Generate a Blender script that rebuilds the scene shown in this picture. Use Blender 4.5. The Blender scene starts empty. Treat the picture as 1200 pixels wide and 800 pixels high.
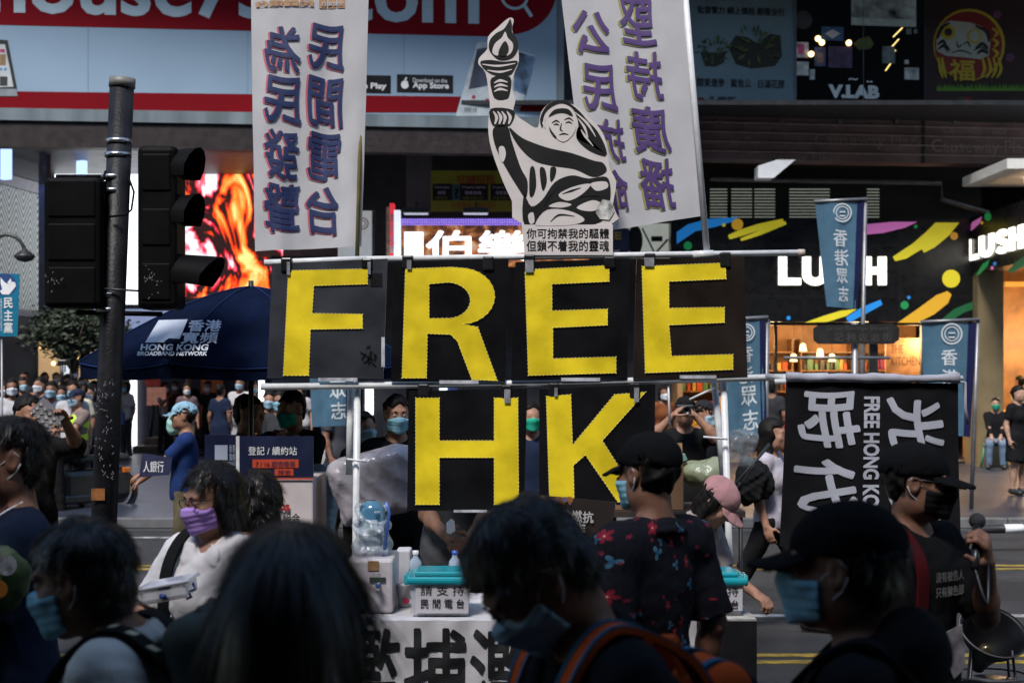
import bpy, bmesh, math, random
import numpy as np
from mathutils import Vector, Matrix
random.seed(7); RNG = np.random.default_rng(11)
SC = bpy.context.scene; COL = SC.collection
# ---------------------------------------------------------------- camera, sky, sun, exposure
LENS = 50.0; F = 1200*LENS/36; HOR = 435.0; H = 1.9
cam = bpy.data.cameras.new('camera'); cam.lens = LENS; cam.sensor_width = 36
cam.shift_y = 35/1200; cam.clip_start = .1; cam.clip_end = 500
cam.dof.use_dof = True; cam.dof.focus_distance = 7.1; cam.dof.aperture_fstop = 4.2
co = bpy.data.objects.new('camera', cam); co.location = (0, 0, H); co.rotation_euler = (math.pi/2, 0, 0)
COL.objects.link(co); SC.camera = co
W = bpy.data.worlds.new('World'); SC.world = W; W.use_nodes = True
nt = W.node_tree; bg = nt.nodes['Background']
sky = nt.nodes.new('ShaderNodeTexSky'); sky.sky_type = 'NISHITA'; sky.sun_disc = False
SUN_EL, SUN_ROT = math.radians(54), math.radians(-160)
sky.sun_elevation = SUN_EL; sky.sun_rotation = SUN_ROT
sky.air_density = 1.6; sky.dust_density = 0.6; sky.ozone_density = 3
nt.links.new(sky.outputs[0], bg.inputs[0]); bg.inputs[1].default_value = 0.09
sl = bpy.data.lights.new('sun', 'SUN'); sl.energy = 2.1; sl.angle = math.radians(16); sl.color = (1, .96, .9)
so = bpy.data.objects.new('sun', sl); COL.objects.link(so)
_sd = Vector((math.sin(SUN_ROT)*math.cos(SUN_EL), math.cos(SUN_ROT)*math.cos(SUN_EL), math.sin(SUN_EL)))
so.rotation_euler = _sd.to_track_quat('Z', 'Y').to_euler()
SC.view_settings.view_transform = 'Standard'; SC.view_settings.look = 'None'
SC.view_settings.exposure = 1.32; SC.view_settings.gamma = 1.0
SC.cycles.use_denoising = True
try: SC.cycles.denoiser = 'OPENIMAGEDENOISE'
except Exception: pass
SC.cycles.max_bounces = 6; SC.cycles.transparent_max_bounces = 12
SC.cycles.sample_clamp_indirect = 4
# ---------------------------------------------------------------- helpers
def at(px, py, Y): return Vector(((px-600)/F*Y, Y, H-(py-HOR)/F*Y))
def ax(px, Y): return (px-600)/F*Y
def az(py, Y): return H-(py-HOR)/F*Y
_mats = {}; EM = .5
def mat(name, col=(.5,.5,.5), rough=.6, var=.2, vscale=6, bump=.0, bscale=120, metal=0, emit=0, ecol=None, spec=.5, trans=0, alpha=1, ttrans=0, streak=False, sheen=0):
    if name in _mats: return _mats[name]
    m = bpy.data.materials.new(name); m.use_nodes = True; _mats[name] = m
    t = m.node_tree; b = t.nodes['Principled BSDF']
    b.inputs['Base Color'].default_value = (*col, 1); b.inputs['Roughness'].default_value = rough
    b.inputs['Metallic'].default_value = metal; b.inputs['Specular IOR Level'].default_value = spec
    if sheen: b.inputs['Sheen Weight'].default_value = sheen
    if trans: b.inputs['Transmission Weight'].default_value = trans
    if alpha < 1: b.inputs['Alpha'].default_value = alpha
    tc = t.nodes.new('ShaderNodeTexCoord')
    if var:
        n = t.nodes.new('ShaderNodeTexNoise'); n.inputs['Scale'].default_value = vscale; n.inputs['Detail'].default_value = 6
        mp = t.nodes.new('ShaderNodeMapping')
        if streak: mp.inputs['Scale'].default_value = (1, 1, .15)
        t.links.new(tc.outputs['Object'], mp.inputs[0]); t.links.new(mp.outputs[0], n.inputs['Vector'])
        mr = t.nodes.new('ShaderNodeMapRange'); mr.inputs[1].default_value = .3; mr.inputs[2].default_value = .7
        mr.inputs[3].default_value = 1-var; mr.inputs[4].default_value = 1+var
        t.links.new(n.outputs[0], mr.inputs[0])
        mx = t.nodes.new('ShaderNodeMix'); mx.data_type = 'RGBA'; mx.blend_type = 'MULTIPLY'; mx.inputs[0].default_value = 1
        mx.inputs[6].default_value = (*col, 1); t.links.new(mr.outputs[0], mx.inputs[7])
        t.links.new(mx.outputs[2], b.inputs['Base Color'])
        r2 = t.nodes.new('ShaderNodeMapRange'); r2.inputs[3].default_value = max(0, rough-.12); r2.inputs[4].default_value = min(1, rough+.1)
        t.links.new(n.outputs[0], r2.inputs[0]); t.links.new(r2.outputs[0], b.inputs['Roughness'])
    if bump:
        n2 = t.nodes.new('ShaderNodeTexNoise'); n2.inputs['Scale'].default_value = bscale; n2.inputs['Detail'].default_value = 4
        t.links.new(tc.outputs['Object'], n2.inputs['Vector'])
        bp = t.nodes.new('ShaderNodeBump'); bp.inputs['Strength'].default_value = bump; bp.inputs['Distance'].default_value = .01
        t.links.new(n2.outputs[0], bp.inputs['Height']); t.links.new(bp.outputs[0], b.inputs['Normal'])
    if emit:
        b.inputs['Emission Color'].default_value = (*(ecol or col), 1); b.inputs['Emission Strength'].default_value = emit*EM
    if ttrans:
        tr = t.nodes.new('ShaderNodeBsdfTranslucent'); tr.inputs[0].default_value = (*col, 1)
        ms = t.nodes.new('ShaderNodeMixShader'); ms.inputs[0].default_value = ttrans
        out = t.nodes['Material Output']
        t.links.new(b.outputs[0], ms.inputs[1]); t.links.new(tr.outputs[0], ms.inputs[2]); t.links.new(ms.outputs[0], out.inputs[0])
    return m
def cloth(name, col, var=.18, tt=0, sheen=0): return mat(name, col, .9, var, 9, .25, 260, spec=.06, ttrans=tt, sheen=sheen)
_glyph = {}
def glyphs(body, bold=0., ext=0., cuts=0):
    key = (body, bold, ext, cuts)
    if key in _glyph: return _glyph[key]
    c = bpy.data.curves.new('t', 'FONT'); c.body = body; c.resolution_u = 3; c.offset = bold; c.extrude = ext
    o = bpy.data.objects.new('t', c); COL.objects.link(o); bpy.context.view_layer.update()
    m = bpy.data.meshes.new_from_object(o.evaluated_get(bpy.context.evaluated_depsgraph_get()))
    bpy.data.objects.remove(o); bpy.data.curves.remove(c)
    if cuts:
        bm = bmesh.new(); bm.from_mesh(m)
        xs = [v.co.x for v in bm.verts]; ys = [v.co.y for v in bm.verts]
        for a, lo, hi in ((0, min(xs), max(xs)), (1, min(ys), max(ys))):
            n = max(1, int((hi-lo)*cuts))
            for i in range(1, n):
                p = [0, 0, 0]; p[a] = lo+(hi-lo)*i/n; d = [0, 0, 0]; d[a] = 1
                bmesh.ops.bisect_plane(bm, geom=bm.verts[:]+bm.edges[:]+bm.faces[:], plane_co=p, plane_no=d)
        bm.to_mesh(m); bm.free()
    v = np.array([tuple(q.co) for q in m.vertices]); f = [tuple(p.vertices) for p in m.polygons]
    bpy.data.meshes.remove(m); _glyph[key] = (v, f); return v, f
X_, Z_, N_ = Vector((1,0,0)), Vector((0,0,1)), Vector((0,-1,0))
class MB:
    def __init__(s): s.v = []; s.f = []; s.m = []; s.sm = []; s.mats = []
    def mi(s, m):
        if m not in s.mats: s.mats.append(m)
        return s.mats.index(m)
    def add(s, V, Fs, m, smooth=False):
        o = len(s.v); s.v += [tuple(p) for p in V]; i = s.mi(m)
        for f in Fs: s.f.append(tuple(a+o for a in f)); s.m.append(i); s.sm.append(smooth)
        return s
    def box(s, lo, hi, m, bev=0):
        x0,y0,z0 = lo; x1,y1,z1 = hi
        if bev <= 0:
            return s.add([(x0,y0,z0),(x1,y0,z0),(x1,y1,z0),(x0,y1,z0),(x0,y0,z1),(x1,y0,z1),(x1,y1,z1),(x0,y1,z1)],
                  [(0,3,2,1),(4,5,6,7),(0,1,5,4),(1,2,6,5),(2,3,7,6),(3,0,4,7)], m)
        b = min(bev, (x1-x0)*.45, (y1-y0)*.45, (z1-z0)*.45)
        bm = bmesh.new(); bmesh.ops.create_cube(bm, size=1)
        for q in bm.verts: q.co = Vector(((x0+x1)/2+q.co.x*(x1-x0), (y0+y1)/2+q.co.y*(y1-y0), (z0+z1)/2+q.co.z*(z1-z0)))
        bmesh.ops.bevel(bm, geom=bm.edges[:], offset=b, segments=2, affect='EDGES', profile=.5)
        bm.verts.index_update(); s.add([q.co for q in bm.verts], [[q.index for q in f.verts] for f in bm.faces], m); bm.free(); return s
    def pbox(s, x0, y0, x1, y1, Y, th, m, bev=0):          # a box whose front face sits at depth Y
        a = at(x0, y1, Y); b = at(x1, y0, Y); return s.box((a.x, Y, a.z), (b.x, Y+th, b.z), m, bev)
    def obox(s, c, size, R, m, bev=0):
        t = MB(); t.box([-q/2 for q in size], [q/2 for q in size], m, bev)
        return s.add([Vector(c)+R@Vector(p) for p in t.v], t.f, m)
    def tube(s, pts, r, m, n=8, cap=True, flat=None):
        pts = [Vector(p) for p in pts]; k = len(pts); rs = r if isinstance(r, (list, tuple)) else [r]*k
        V = []; up = Vector((0.03, 0.02, 1)); prev = None
        for i, p in enumerate(pts):
            t = (pts[min(i+1,k-1)]-pts[max(i-1,0)])
            t = t.normalized() if t.length > 1e-9 else Vector((0,0,1))
            if prev is None:
                a = up if abs(t.dot(up.normalized())) < .9 else Vector((1,.02,.03)); u = (a-t*a.dot(t)).normalized()
            else: u = (prev-t*prev.dot(t)).normalized()
            prev = u; w = t.cross(u)
            fu, fw = flat or (1, 1)
            for j in range(n):
                an = 2*math.pi*j/n; V.append(p+u*math.cos(an)*rs[i]*fu+w*math.sin(an)*rs[i]*fw)
        Fs = [(i*n+j, i*n+(j+1)%n, (i+1)*n+(j+1)%n, (i+1)*n+j) for i in range(k-1) for j in range(n)]
        if cap: Fs += [tuple(range(n-1,-1,-1)), tuple((k-1)*n+j for j in range(n))]
        return s.add(V, Fs, m, True)
    def lathe(s, c, prof, m, n=24, R=None):
        V = []; R = R or Matrix.Identity(3); c = Vector(c)
        for r, z in prof:
            for j in range(n):
                a = 2*math.pi*j/n; V.append(c+R@Vector((r*math.cos(a), r*math.sin(a), z)))
        k = len(prof)
        Fs = [(i*n+j, i*n+(j+1)%n, (i+1)*n+(j+1)%n, (i+1)*n+j) for i in range(k-1) for j in range(n)]
        return s.add(V, Fs, m, True)
    def ball(s, c, r, m, n=12, sc=(1,1,1)):
        pr = [(max(1e-4, math.sin(math.pi*i/n)), -math.cos(math.pi*i/n)) for i in range(n+1)]
        t = MB(); t.lathe((0,0,0), pr, m, 2*n)
        return s.add([Vector(c)+Vector((p[0]*r*sc[0], p[1]*r*sc[1], p[2]*r*sc[2])) for p in t.v], t.f, m, True)
    def poly(s, pts, c, u, v, th, m):                        # outline pts (2D) raised to thickness th towards u x v
        u = Vector(u); v = Vector(v); n = u.cross(v).normalized(); c = Vector(c); k = len(pts)
        A = [c+u*p[0]+v*p[1] for p in pts]; B = [p+n*th for p in A]
        Fs = [tuple(range(k, 2*k))]+[(i, (i+1)%k, k+(i+1)%k, k+i) for i in range(k)]
        return s.add(A+B, Fs, m)
    def text(s, body, c, w, h, m, u=X_, v=Z_, bold=0., ext=0., cuts=0, warp=None):
        if bold and any(ord(q) > 0x2E80 for q in body):      # heavy brush weight: the same strokes laid side by side
            n_ = u.cross(v).normalized(); r = bold*.62*h; step = .0002 if c[1] < 12 else .0008
            if n_.dot(Vector((0,-1,0))) < 0 and abs(u.y) < .2: n_ = -n_
            for i in range(8): s.text(body, Vector(c)+u*r*math.cos(i*math.pi/4)+v*r*math.sin(i*math.pi/4)+n_*step*i, w, h, m, u, v, 0., ext, cuts, warp)
            return s
        V, Fs = glyphs(body, bold, ext, cuts); lo = V.min(0); hi = V.max(0); d = np.maximum(hi-lo, 1e-6)
        c = Vector(c); out = []
        n = Vector((0,-1,0)) if abs(u.y) < 1e-6 and abs(v.y) < 1e-6 else u.cross(v)
        for q in V:
            a = (q[0]-(lo[0]+hi[0])/2)/d[0]*w; b = (q[1]-(lo[1]+hi[1])/2)/d[1]*h
            p = c+u*a+v*b+n*((q[2]-lo[2])/d[1]*h if ext else 0)
            out.append(warp(p) if warp else p)
        return s.add(out, Fs, m)
    def ptext(s, body, x0, y0, x1, y1, Y, m, **k):           # text filling a rectangle at depth Y
        a = at(x0, y1, Y); b = at(x1, y0, Y)
        return s.text(body, (a+b)/2, b.x-a.x, b.z-a.z, m, **k)
    def disc(s, c, r, m, u=X_, v=Z_, th=.004, n=24, sx=1, sy=1):
        return s.poly([(math.cos(2*math.pi*i/n)*r*sx, math.sin(2*math.pi*i/n)*r*sy) for i in range(n)], c, u, v, th, m)
    def ring(s, c, r, wd, m, u=X_, v=Z_, th=.003, n=32):
        c = Vector(c); nn = u.cross(v).normalized()*th; V = []
        for i in range(n):
            a = 2*math.pi*i/n; d = u*math.cos(a)+v*math.sin(a); V += [c+d*(r-wd)+nn, c+d*r+nn]
        return s.add(V, [(2*i, 2*i+1, (2*i+3)%(2*n), (2*i+2)%(2*n)) for i in range(n)], m)
    def build(s, name, parent=None, loc=None):
        me = bpy.data.meshes.new(name); loc = Vector(loc) if loc is not None else None
        V = [tuple(Vector(p)-loc) for p in s.v] if loc is not None else s.v
        me.from_pydata(V, [], s.f)
        for m in s.mats: me.materials.append(m)
        me.polygons.foreach_set('material_index', s.m); me.polygons.foreach_set('use_smooth', s.sm); me.update()
        o = bpy.data.objects.new(name, me); COL.objects.link(o)
        if loc is not None: o.location = loc
        if parent: o.parent = parent
        return o
def tag(o, label=None, cat=None, group=None, kind=None):
    if label: o['label'] = label
    if cat: o['category'] = cat
    if group: o['group'] = group
    if kind: o['kind'] = kind
    return o
def thing(name, label, cat, group=None, loc=(0,0,0), rz=0):
    o = bpy.data.objects.new(name, None); COL.objects.link(o); o.location = loc; o.rotation_euler = (0,0,rz); o.empty_display_size = .1
    return tag(o, label, cat, group)
def part(mb, name, root):                                    # world-space builder -> child of a placed (unrotated) thing
    o = mb.build(name); o.parent = root
    o.matrix_parent_inverse = Matrix.Translation(-Vector(root.location)); return o
def copy_tree(o, parent=None):
    c = o.copy(); COL.objects.link(c)
    if parent: c.parent = parent
    for ch in list(o.children): copy_tree(ch, c)
    return c
# ---------------------------------------------------------------- people: one continuous surface grown from a distance field
class Field:
    def __init__(s, lo, hi, res):
        s.lo = np.array(lo, float); s.res = res
        s.n = np.maximum(2, np.ceil((np.array(hi)-s.lo)/res).astype(int)+1)
        s.x = [(s.lo[i]+res*np.arange(s.n[i])).astype(np.float32) for i in range(3)]
        s.D = np.full(s.n, .5, np.float32)
    def blk(s, lo, hi):
        sl = []
        for i in range(3):
            a = int(max(0, math.floor((lo[i]-s.lo[i])/s.res))); b = int(min(s.n[i], math.ceil((hi[i]-s.lo[i])/s.res)+1))
            if a >= b: return None
            sl.append(slice(a, b))
        return tuple(sl), (s.x[0][sl[0]][:,None,None], s.x[1][sl[1]][None,:,None], s.x[2][sl[2]][None,None,:])
    def put(s, pr, k=.02, op='u'):
        fn, lo, hi = pr; mg = max(k, .0)+.03
        r = s.blk([q-mg for q in lo], [q+mg for q in hi])
        if r is None: return s
        sl, P = r; d = fn(P); D = s.D[sl]; k = max(k, 1e-4)
        if op == 'u': h = np.maximum(k-np.abs(D-d), 0)/k; s.D[sl] = np.minimum(D, d)-h*h*k*.25
        elif op == 's': d = -d; h = np.maximum(k-np.abs(D-d), 0)/k; s.D[sl] = np.maximum(D, d)+h*h*k*.25
        return s
    def clip(s, fn): s.D = np.maximum(s.D, fn((s.x[0][:,None,None], s.x[1][None,:,None], s.x[2][None,None,:]))).astype(np.float32); return s
    def noise(s, amp, fr, seed=0, ridge=False):
        g = np.random.default_rng(seed); x, y, z = s.x[0][:,None,None], s.x[1][None,:,None], s.x[2][None,None,:]
        t = 0
        for i in range(5):
            d = g.normal(size=3); d /= np.linalg.norm(d); f = fr*(1+.6*i); ph = g.uniform(0, 6.28)
            d2 = g.normal(size=3)
            w = np.sin((x*d2[0]+y*d2[1]+z*d2[2])*fr*.8+ph*2)
            q = np.sin((x*d[0]+y*d[1]+z*d[2])*f+ph+1.4*w); t = t+(2*np.abs(q)-1 if ridge else q)/(1+.5*i)
        s.D = (s.D+amp*t).astype(np.float32); return s
    def mesh(s):
        D = s.D.copy(); D[0]=D[-1]=1; D[:,0]=D[:,-1]=1; D[:,:,0]=D[:,:,-1]=1
        I = D < 0; c = I[:-1,:-1,:-1].astype(np.int8)
        for o in ((1,0,0),(0,1,0),(0,0,1),(1,1,0),(1,0,1),(0,1,1),(1,1,1)):
            c = c+I[o[0]:I.shape[0]-1+o[0], o[1]:I.shape[1]-1+o[1], o[2]:I.shape[2]-1+o[2]]
        act = (c > 0) & (c < 8); idx = np.full(act.shape, -1, np.int64); ii = np.argwhere(act); idx[act] = np.arange(len(ii))
        if len(ii) == 0: return np.zeros((0,3)), np.zeros((0,4), int)
        corner = [(a,b,d) for a in (0,1) for b in (0,1) for d in (0,1)]
        val = {q: D[ii[:,0]+q[0], ii[:,1]+q[1], ii[:,2]+q[2]] for q in corner}
        acc = np.zeros((len(ii),3)); cnt = np.zeros(len(ii))
        for a in corner:
            for ax_ in range(3):
                if a[ax_] == 0:
                    b = list(a); b[ax_] = 1; b = tuple(b); va, vb = val[a], val[b]; x = (va < 0) != (vb < 0)
                    t = np.where(x, va/np.where(x, va-vb, 1), 0); p = np.tile(np.array(a, float), (len(ii),1)); p[:,ax_] = t
                    acc += p*x[:,None]; cnt += x
        V = s.lo+(ii+acc/np.maximum(cnt,1)[:,None])*s.res
        Q = []
        for a in range(3):
            b, e = (a+1)%3, (a+2)%3
            s0 = [slice(1,-1)]*3; s0[a] = slice(0,-1); s1 = [slice(1,-1)]*3; s1[a] = slice(1,None)
            A, B = I[tuple(s0)], I[tuple(s1)]; cr = np.argwhere(A != B)
            if len(cr) == 0: continue
            fl = A[cr[:,0],cr[:,1],cr[:,2]]
            g = cr.copy(); g[:,b] += 1; g[:,e] += 1
            def cell(db, de):
                h = g.copy(); h[:,b] -= db; h[:,e] -= de; return idx[h[:,0],h[:,1],h[:,2]]
            q = np.stack([cell(1,1), cell(0,1), cell(0,0), cell(1,0)], 1); q[~fl] = q[~fl][:,::-1]; Q.append(q)
        Q = np.concatenate(Q); Q = Q[(Q >= 0).all(1)]
        return V, Q
def cone(a, b, r1, r2, cut=None):
    a = np.array(a, float); b = np.array(b, float); ba = b-a; L = max(float(ba@ba), 1e-9); m = max(r1, r2)
    def fn(P):
        x, y, z = P[0]-a[0], P[1]-a[1], P[2]-a[2]
        t = (x*ba[0]+y*ba[1]+z*ba[2])/L; h = np.clip(t, 0, 1)
        d = np.sqrt((x-ba[0]*h)**2+(y-ba[1]*h)**2+(z-ba[2]*h)**2)-(r1+(r2-r1)*h)
        if cut: d = np.maximum(d, (t-1)*math.sqrt(L))
        return d
    return fn, np.minimum(a, b)-m, np.maximum(a, b)+m
def ell(c, r, R=None):
    c = np.array(c, float); r = np.array(r, float); R = np.eye(3) if R is None else np.array(R); m = r.max()
    def fn(P):
        x, y, z = P[0]-c[0], P[1]-c[1], P[2]-c[2]
        q = [x*R[0][i]+y*R[1][i]+z*R[2][i] for i in range(3)]
        k0 = np.sqrt(sum((q[i]/r[i])**2 for i in range(3))); k1 = np.sqrt(sum((q[i]/r[i]**2)**2 for i in range(3)))+1e-6
        return k0*(k0-1)/k1
    return fn, c-m, c+m
def rbox(c, hs, rad, R=None):
    c = np.array(c, float); hs = np.array(hs, float); R = np.eye(3) if R is None else np.array(R); m = np.linalg.norm(hs)
    def fn(P):
        x, y, z = P[0]-c[0], P[1]-c[1], P[2]-c[2]
        q = [np.abs(x*R[0][i]+y*R[1][i]+z*R[2][i])-(hs[i]-rad) for i in range(3)]
        return np.sqrt(sum(np.maximum(a, 0)**2 for a in q))+np.minimum(np.maximum(np.maximum(q[0], q[1]), q[2]), 0)-rad
    return fn, c-m, c+m
def fobj(name, V, Q, m, parent, m2=None, n1=0):
    me = bpy.data.meshes.new(name); me.vertices.add(len(V)); me.vertices.foreach_set('co', np.asarray(V, np.float32).ravel())
    me.loops.add(Q.size); me.loops.foreach_set('vertex_index', Q.astype(np.int32).ravel())
    me.polygons.add(len(Q)); me.polygons.foreach_set('loop_start', np.arange(0, Q.size, Q.shape[1], dtype=np.int32))
    me.polygons.foreach_set('use_smooth', np.ones(len(Q), bool)); me.materials.append(m)
    if m2: me.materials.append(m2); mi_ = np.zeros(len(Q), np.int32); mi_[n1:] = 1; me.polygons.foreach_set('material_index', mi_)
    me.update(calc_edges=True); me.validate()
    o = bpy.data.objects.new(name, me); COL.objects.link(o)
    if parent: o.parent = parent
    return o
def Rx(a): a = math.radians(a); c, s = math.cos(a), math.sin(a); return np.array([[1,0,0],[0,c,-s],[0,s,c]])
def Ry(a): a = math.radians(a); c, s = math.cos(a), math.sin(a); return np.array([[c,0,s],[0,1,0],[-s,0,c]])
def Rz(a): a = math.radians(a); c, s = math.cos(a), math.sin(a); return np.array([[c,-s,0],[s,c,0],[0,0,1]])
def nrm(v): v = np.array(v, float); return v/max(np.linalg.norm(v), 1e-9)
def skin(tone=0):
    t = [(.25,.125,.078), (.29,.15,.10), (.19,.09,.058), (.36,.21,.15)][tone]
    return mat('skin_%d' % tone, t, .52, .22, 22, .25, 320, spec=.28)
HAIR = lambda: mat('black_hair', (.008,.0065,.006), .5, .3, 60, .3, 300, spec=.12)
def nrmv(d): return d/np.maximum(np.linalg.norm(d, axis=1), 1e-9)[:,None]
def strands(V, Q, rng, n, ln, flow, wid=.0016, lift=.25, seg=4, rnd=.25):
    """thin tapered ribbons lying along a hair surface"""
    T = V[Q].mean(1); a = V[Q[:,1]]-V[Q[:,0]]; b = V[Q[:,3]]-V[Q[:,0]]; Nn = np.cross(a, b); Nn /= np.maximum(np.linalg.norm(Nn, axis=1), 1e-12)[:,None]
    pick = rng.integers(0, len(T), n); P = T[pick]; N = Nn[pick]
    d = flow(P); d = nrmv(d)+rng.normal(size=d.shape)*rnd; d -= N*(d*N).sum(1)[:,None]; d /= np.maximum(np.linalg.norm(d, axis=1), 1e-9)[:,None]
    L = ln*rng.uniform(.5, 1.3, n); sd = np.cross(d, N); VV = []; QQ = []
    for i in range(seg+1):
        t = i/seg; w = wid*(1-.85*t)
        c = P+d*(L*t)[:,None]+N*((.002+lift*L*t*(1-.45*t)))[:,None]*1.0+np.array([0,0,-1])*(L*t*t*.25)[:,None]
        VV += [c-sd*w, c+sd*w]
    VV = np.stack(VV, 1).reshape(-1, 3); k = 2*(seg+1)
    base = (np.arange(n)*k)[:,None]
    for i in range(seg): QQ.append(base+np.array([[2*i, 2*i+1, 2*i+3, 2*i+2]]))
    return VV, np.concatenate(QQ)
def person(label, X, Y, h, yaw=0, z0=0, group=None, res=None, tone=0, lean=0, side=0, head=(0,0,0), headoff=(0,0,0), armL=None, armR=None, sit=None, stride=0,
           female=False, top=None, bottom=None, shoes=None, hair='short', haircol=None, cap=None, mask=None, glasses=None, curl=25, palmL=None, palmR=None, extra=None, strand=0, fat=1.0, spread=None):
    """faces the camera at yaw 0 (90 faces +X); arms are wrist targets (in body lengths of a 1.75 m figure) or None to hang"""
    s = h/1.75; root = thing('person', label, 'person', group, (X, Y, z0), math.radians(yaw))
    if res is None: res = min(.026, max(.0065, Y*.0013))
    hipz = .92 if sit is None else sit+.10
    Rl = Ry(side)@Rx(lean)                     # lean forward = towards -Y
    hip = np.array([0, 0, hipz])
    U = lambda p: (hip+Rl@(np.array(p, float)-np.array([0, 0, .92])))*s
    sw = .158 if female else .176; f_ = fat
    tor = [ell(U((0,.005,.95)), np.array((.160 if female else .155,.112,.13))*s*f_, Rl), ell(U((0,-.005,1.10)), np.array((.128 if female else .143,.10,.16))*s*f_, Rl),
           ell(U((0,.0,1.27)), np.array((.150 if female else .168,.118,.18))*s*f_, Rl), cone(U((-sw+.045,.015,1.405)), U((sw-.045,.015,1.405)), .062*s, .062*s)]
    if female: tor += [ell(U((-.07,-.085,1.26)), np.array((.06,.05,.06))*s), ell(U((.07,-.085,1.26)), np.array((.06,.05,.06))*s)]
    # head
    ho = np.array(headoff, float)
    Hc = U((ho[0], -.02+ho[1], 1.630+ho[2])); Rh = (Rl if True else np.eye(3))@Rz(head[0])@Rx(head[1])@Ry(head[2]); hs_ = .98*(.5+.5*s)
    hp = lambda p: Hc+Rh@(np.array(p, float)*hs_)
    hc = lambda a, b, r1, r2: cone(hp(a), hp(b), r1*hs_, r2*hs_)
    he = lambda c, r: ell(hp(c), np.array(r)*hs_, Rh)
    inv = lambda P: [((P[0]-Hc[0])*Rh[0][i]+(P[1]-Hc[1])*Rh[1][i]+(P[2]-Hc[2])*Rh[2][i])/hs_ for i in range(3)]
    neckb, neckt = U((0,.02,1.44)), hp((0,.025,-.07))
    # arms
    J = {}
    for sd, tgt in ((-1, armR), (1, armL)):
        S = U((sd*sw, .01, 1.41)); L1, L2 = .285*s, .255*s
        Wt = (np.array(tgt, float)*s) if tgt is not None else U((sd*(sw+.075), -.03, .895))
        d = Wt-S; dl = min(np.linalg.norm(d), (L1+L2)*.998); d = nrm(d); Wt = S+d*dl
        a = (L1*L1-L2*L2+dl*dl)/(2*dl); hh = math.sqrt(max(L1*L1-a*a, 0))
        hint = np.array([sd*.55, .6, -.75]) if tgt is not None else np.array([sd*.2, 1, 0]); hint = nrm(hint-d*(hint@d))
        E = S+d*a+hint*hh; J[sd] = (S, E, Wt)
    # legs
    LG = {}
    for sd in (-1, 1):
        hpj = hip*s+np.array([sd*.088, 0, 0])*s
        if sit is None:
            k = np.array([sd*.10, -.02-sd*stride*.22, .50])*s; an = np.array([sd*.105, .02-sd*stride*.30+abs(stride)*.0, .09])*s
            if stride*sd < 0: an = np.array([sd*.105, .02-sd*stride*.42, .13])*s
        else: k = np.array([sd*(spread or .12), -.42, sit+.06])*s; an = np.array([sd*(spread or .13), -.36, .09])*s
        LG[sd] = (hpj, k, an)
    pts = [U((0,0,1.4)), Hc+np.array([0,0,.2])*s, Hc-np.array([.15,.15,.2])*s, Hc+np.array([.15,.15,.1])*s]+[p for t in J.values() for p in t]+[p for t in LG.values() for p in t]
    lo = np.min(pts, 0)-.26*s; hi = np.max(pts, 0)+.26*s; lo[2] = max(lo[2], -.01); hi[2] = Hc[2]+.16*s if not any(t[2][2] > Hc[2] for t in J.values()) else hi[2]
    f = Field(lo, hi, res)
    for p in tor: f.put(p, .06*s)
    f.put(cone(neckb, neckt, .060*s, .054*s), .04*s)
    for sd in (-1, 1):
        f.put(cone(U((sd*.045,.02,1.455)), U((sd*(sw-.04),.015,1.415)), .04*s, .05*s), .04*s)
        a, b, c = LG[sd]
        f.put(cone(a, b, .088*s*f_, .06*s), .04*s); f.put(cone(b, c, .058*s, .038*s), .02*s); f.put(ell(b*.62+c*.38+np.array([0,.02,0])*s, np.array((.05,.052,.11))*s), .03*s)
        f.put(cone(c+np.array([0,.02,-.03])*s, c+np.array([sd*.02,-.17,-.045])*s, .042*s, .034*s), .03*s)
        S, E, Wt = J[sd]
        f.put(cone(S, E, .052*s, .042*s), .035*s); f.put(cone(E, Wt, .043*s, .029*s), .02*s)
        f.put(ell(E*.7+Wt*.3, np.array((.040,.040,.06))*s), .03*s)
        # hand: palm, four fingers, thumb
        fd = nrm(Wt-E); pn = palmL if sd == 1 else palmR
        pn = np.array(pn, float) if pn is not None else np.array([-sd, 0, 0]) if abs(fd[2]) > .7 else np.array([0, 0, -1.])
        pn = nrm(pn-fd*(pn@fd)); ac = np.cross(fd, pn); ths = 1 if (ac@np.array([0,-1,.3])) > 0 else -1
        if res < .022:
            f.put(ell(Wt+fd*.05*s, np.array((.042,.019,.056))*s, np.stack([ac, pn, fd], 1)), .02*s)
            for i in range(4):
                p = Wt+(fd*(.092-.004*abs(i-1.5))+ac*ths*(1.5-i)*.0195)*s; dd = fd.copy(); ang = 0
                for j, ln in enumerate((.040, .026, .020)):
                    ang += math.radians(curl*(1.15 if j else .8)+i*2); dd = fd*math.cos(ang)+pn*math.sin(ang)
                    q = p+dd*ln*(1, 1.1, 1.02, .82)[i]*s; f.put(cone(p, q, (.0098-.0008*j)*s, (.0092-.0010*j)*s), .005*s); p = q
            p = Wt+(fd*.025+ac*ths*.03)*s
            for j, ln in enumerate((.045, .03, .026)):
                dd = nrm(fd*(.55+.25*j)+ac*ths*(.75-.28*j)+pn*(.35+.2*j*curl/30)); q = p+dd*ln*s; f.put(cone(p, q, (.0135-.0015*j)*s, (.0118-.0013*j)*s), .008*s); p = q
        else: f.put(ell(Wt+fd*.07*s, np.array((.04,.022,.075))*s, np.stack([ac, pn, fd], 1)), .02*s)
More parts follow.
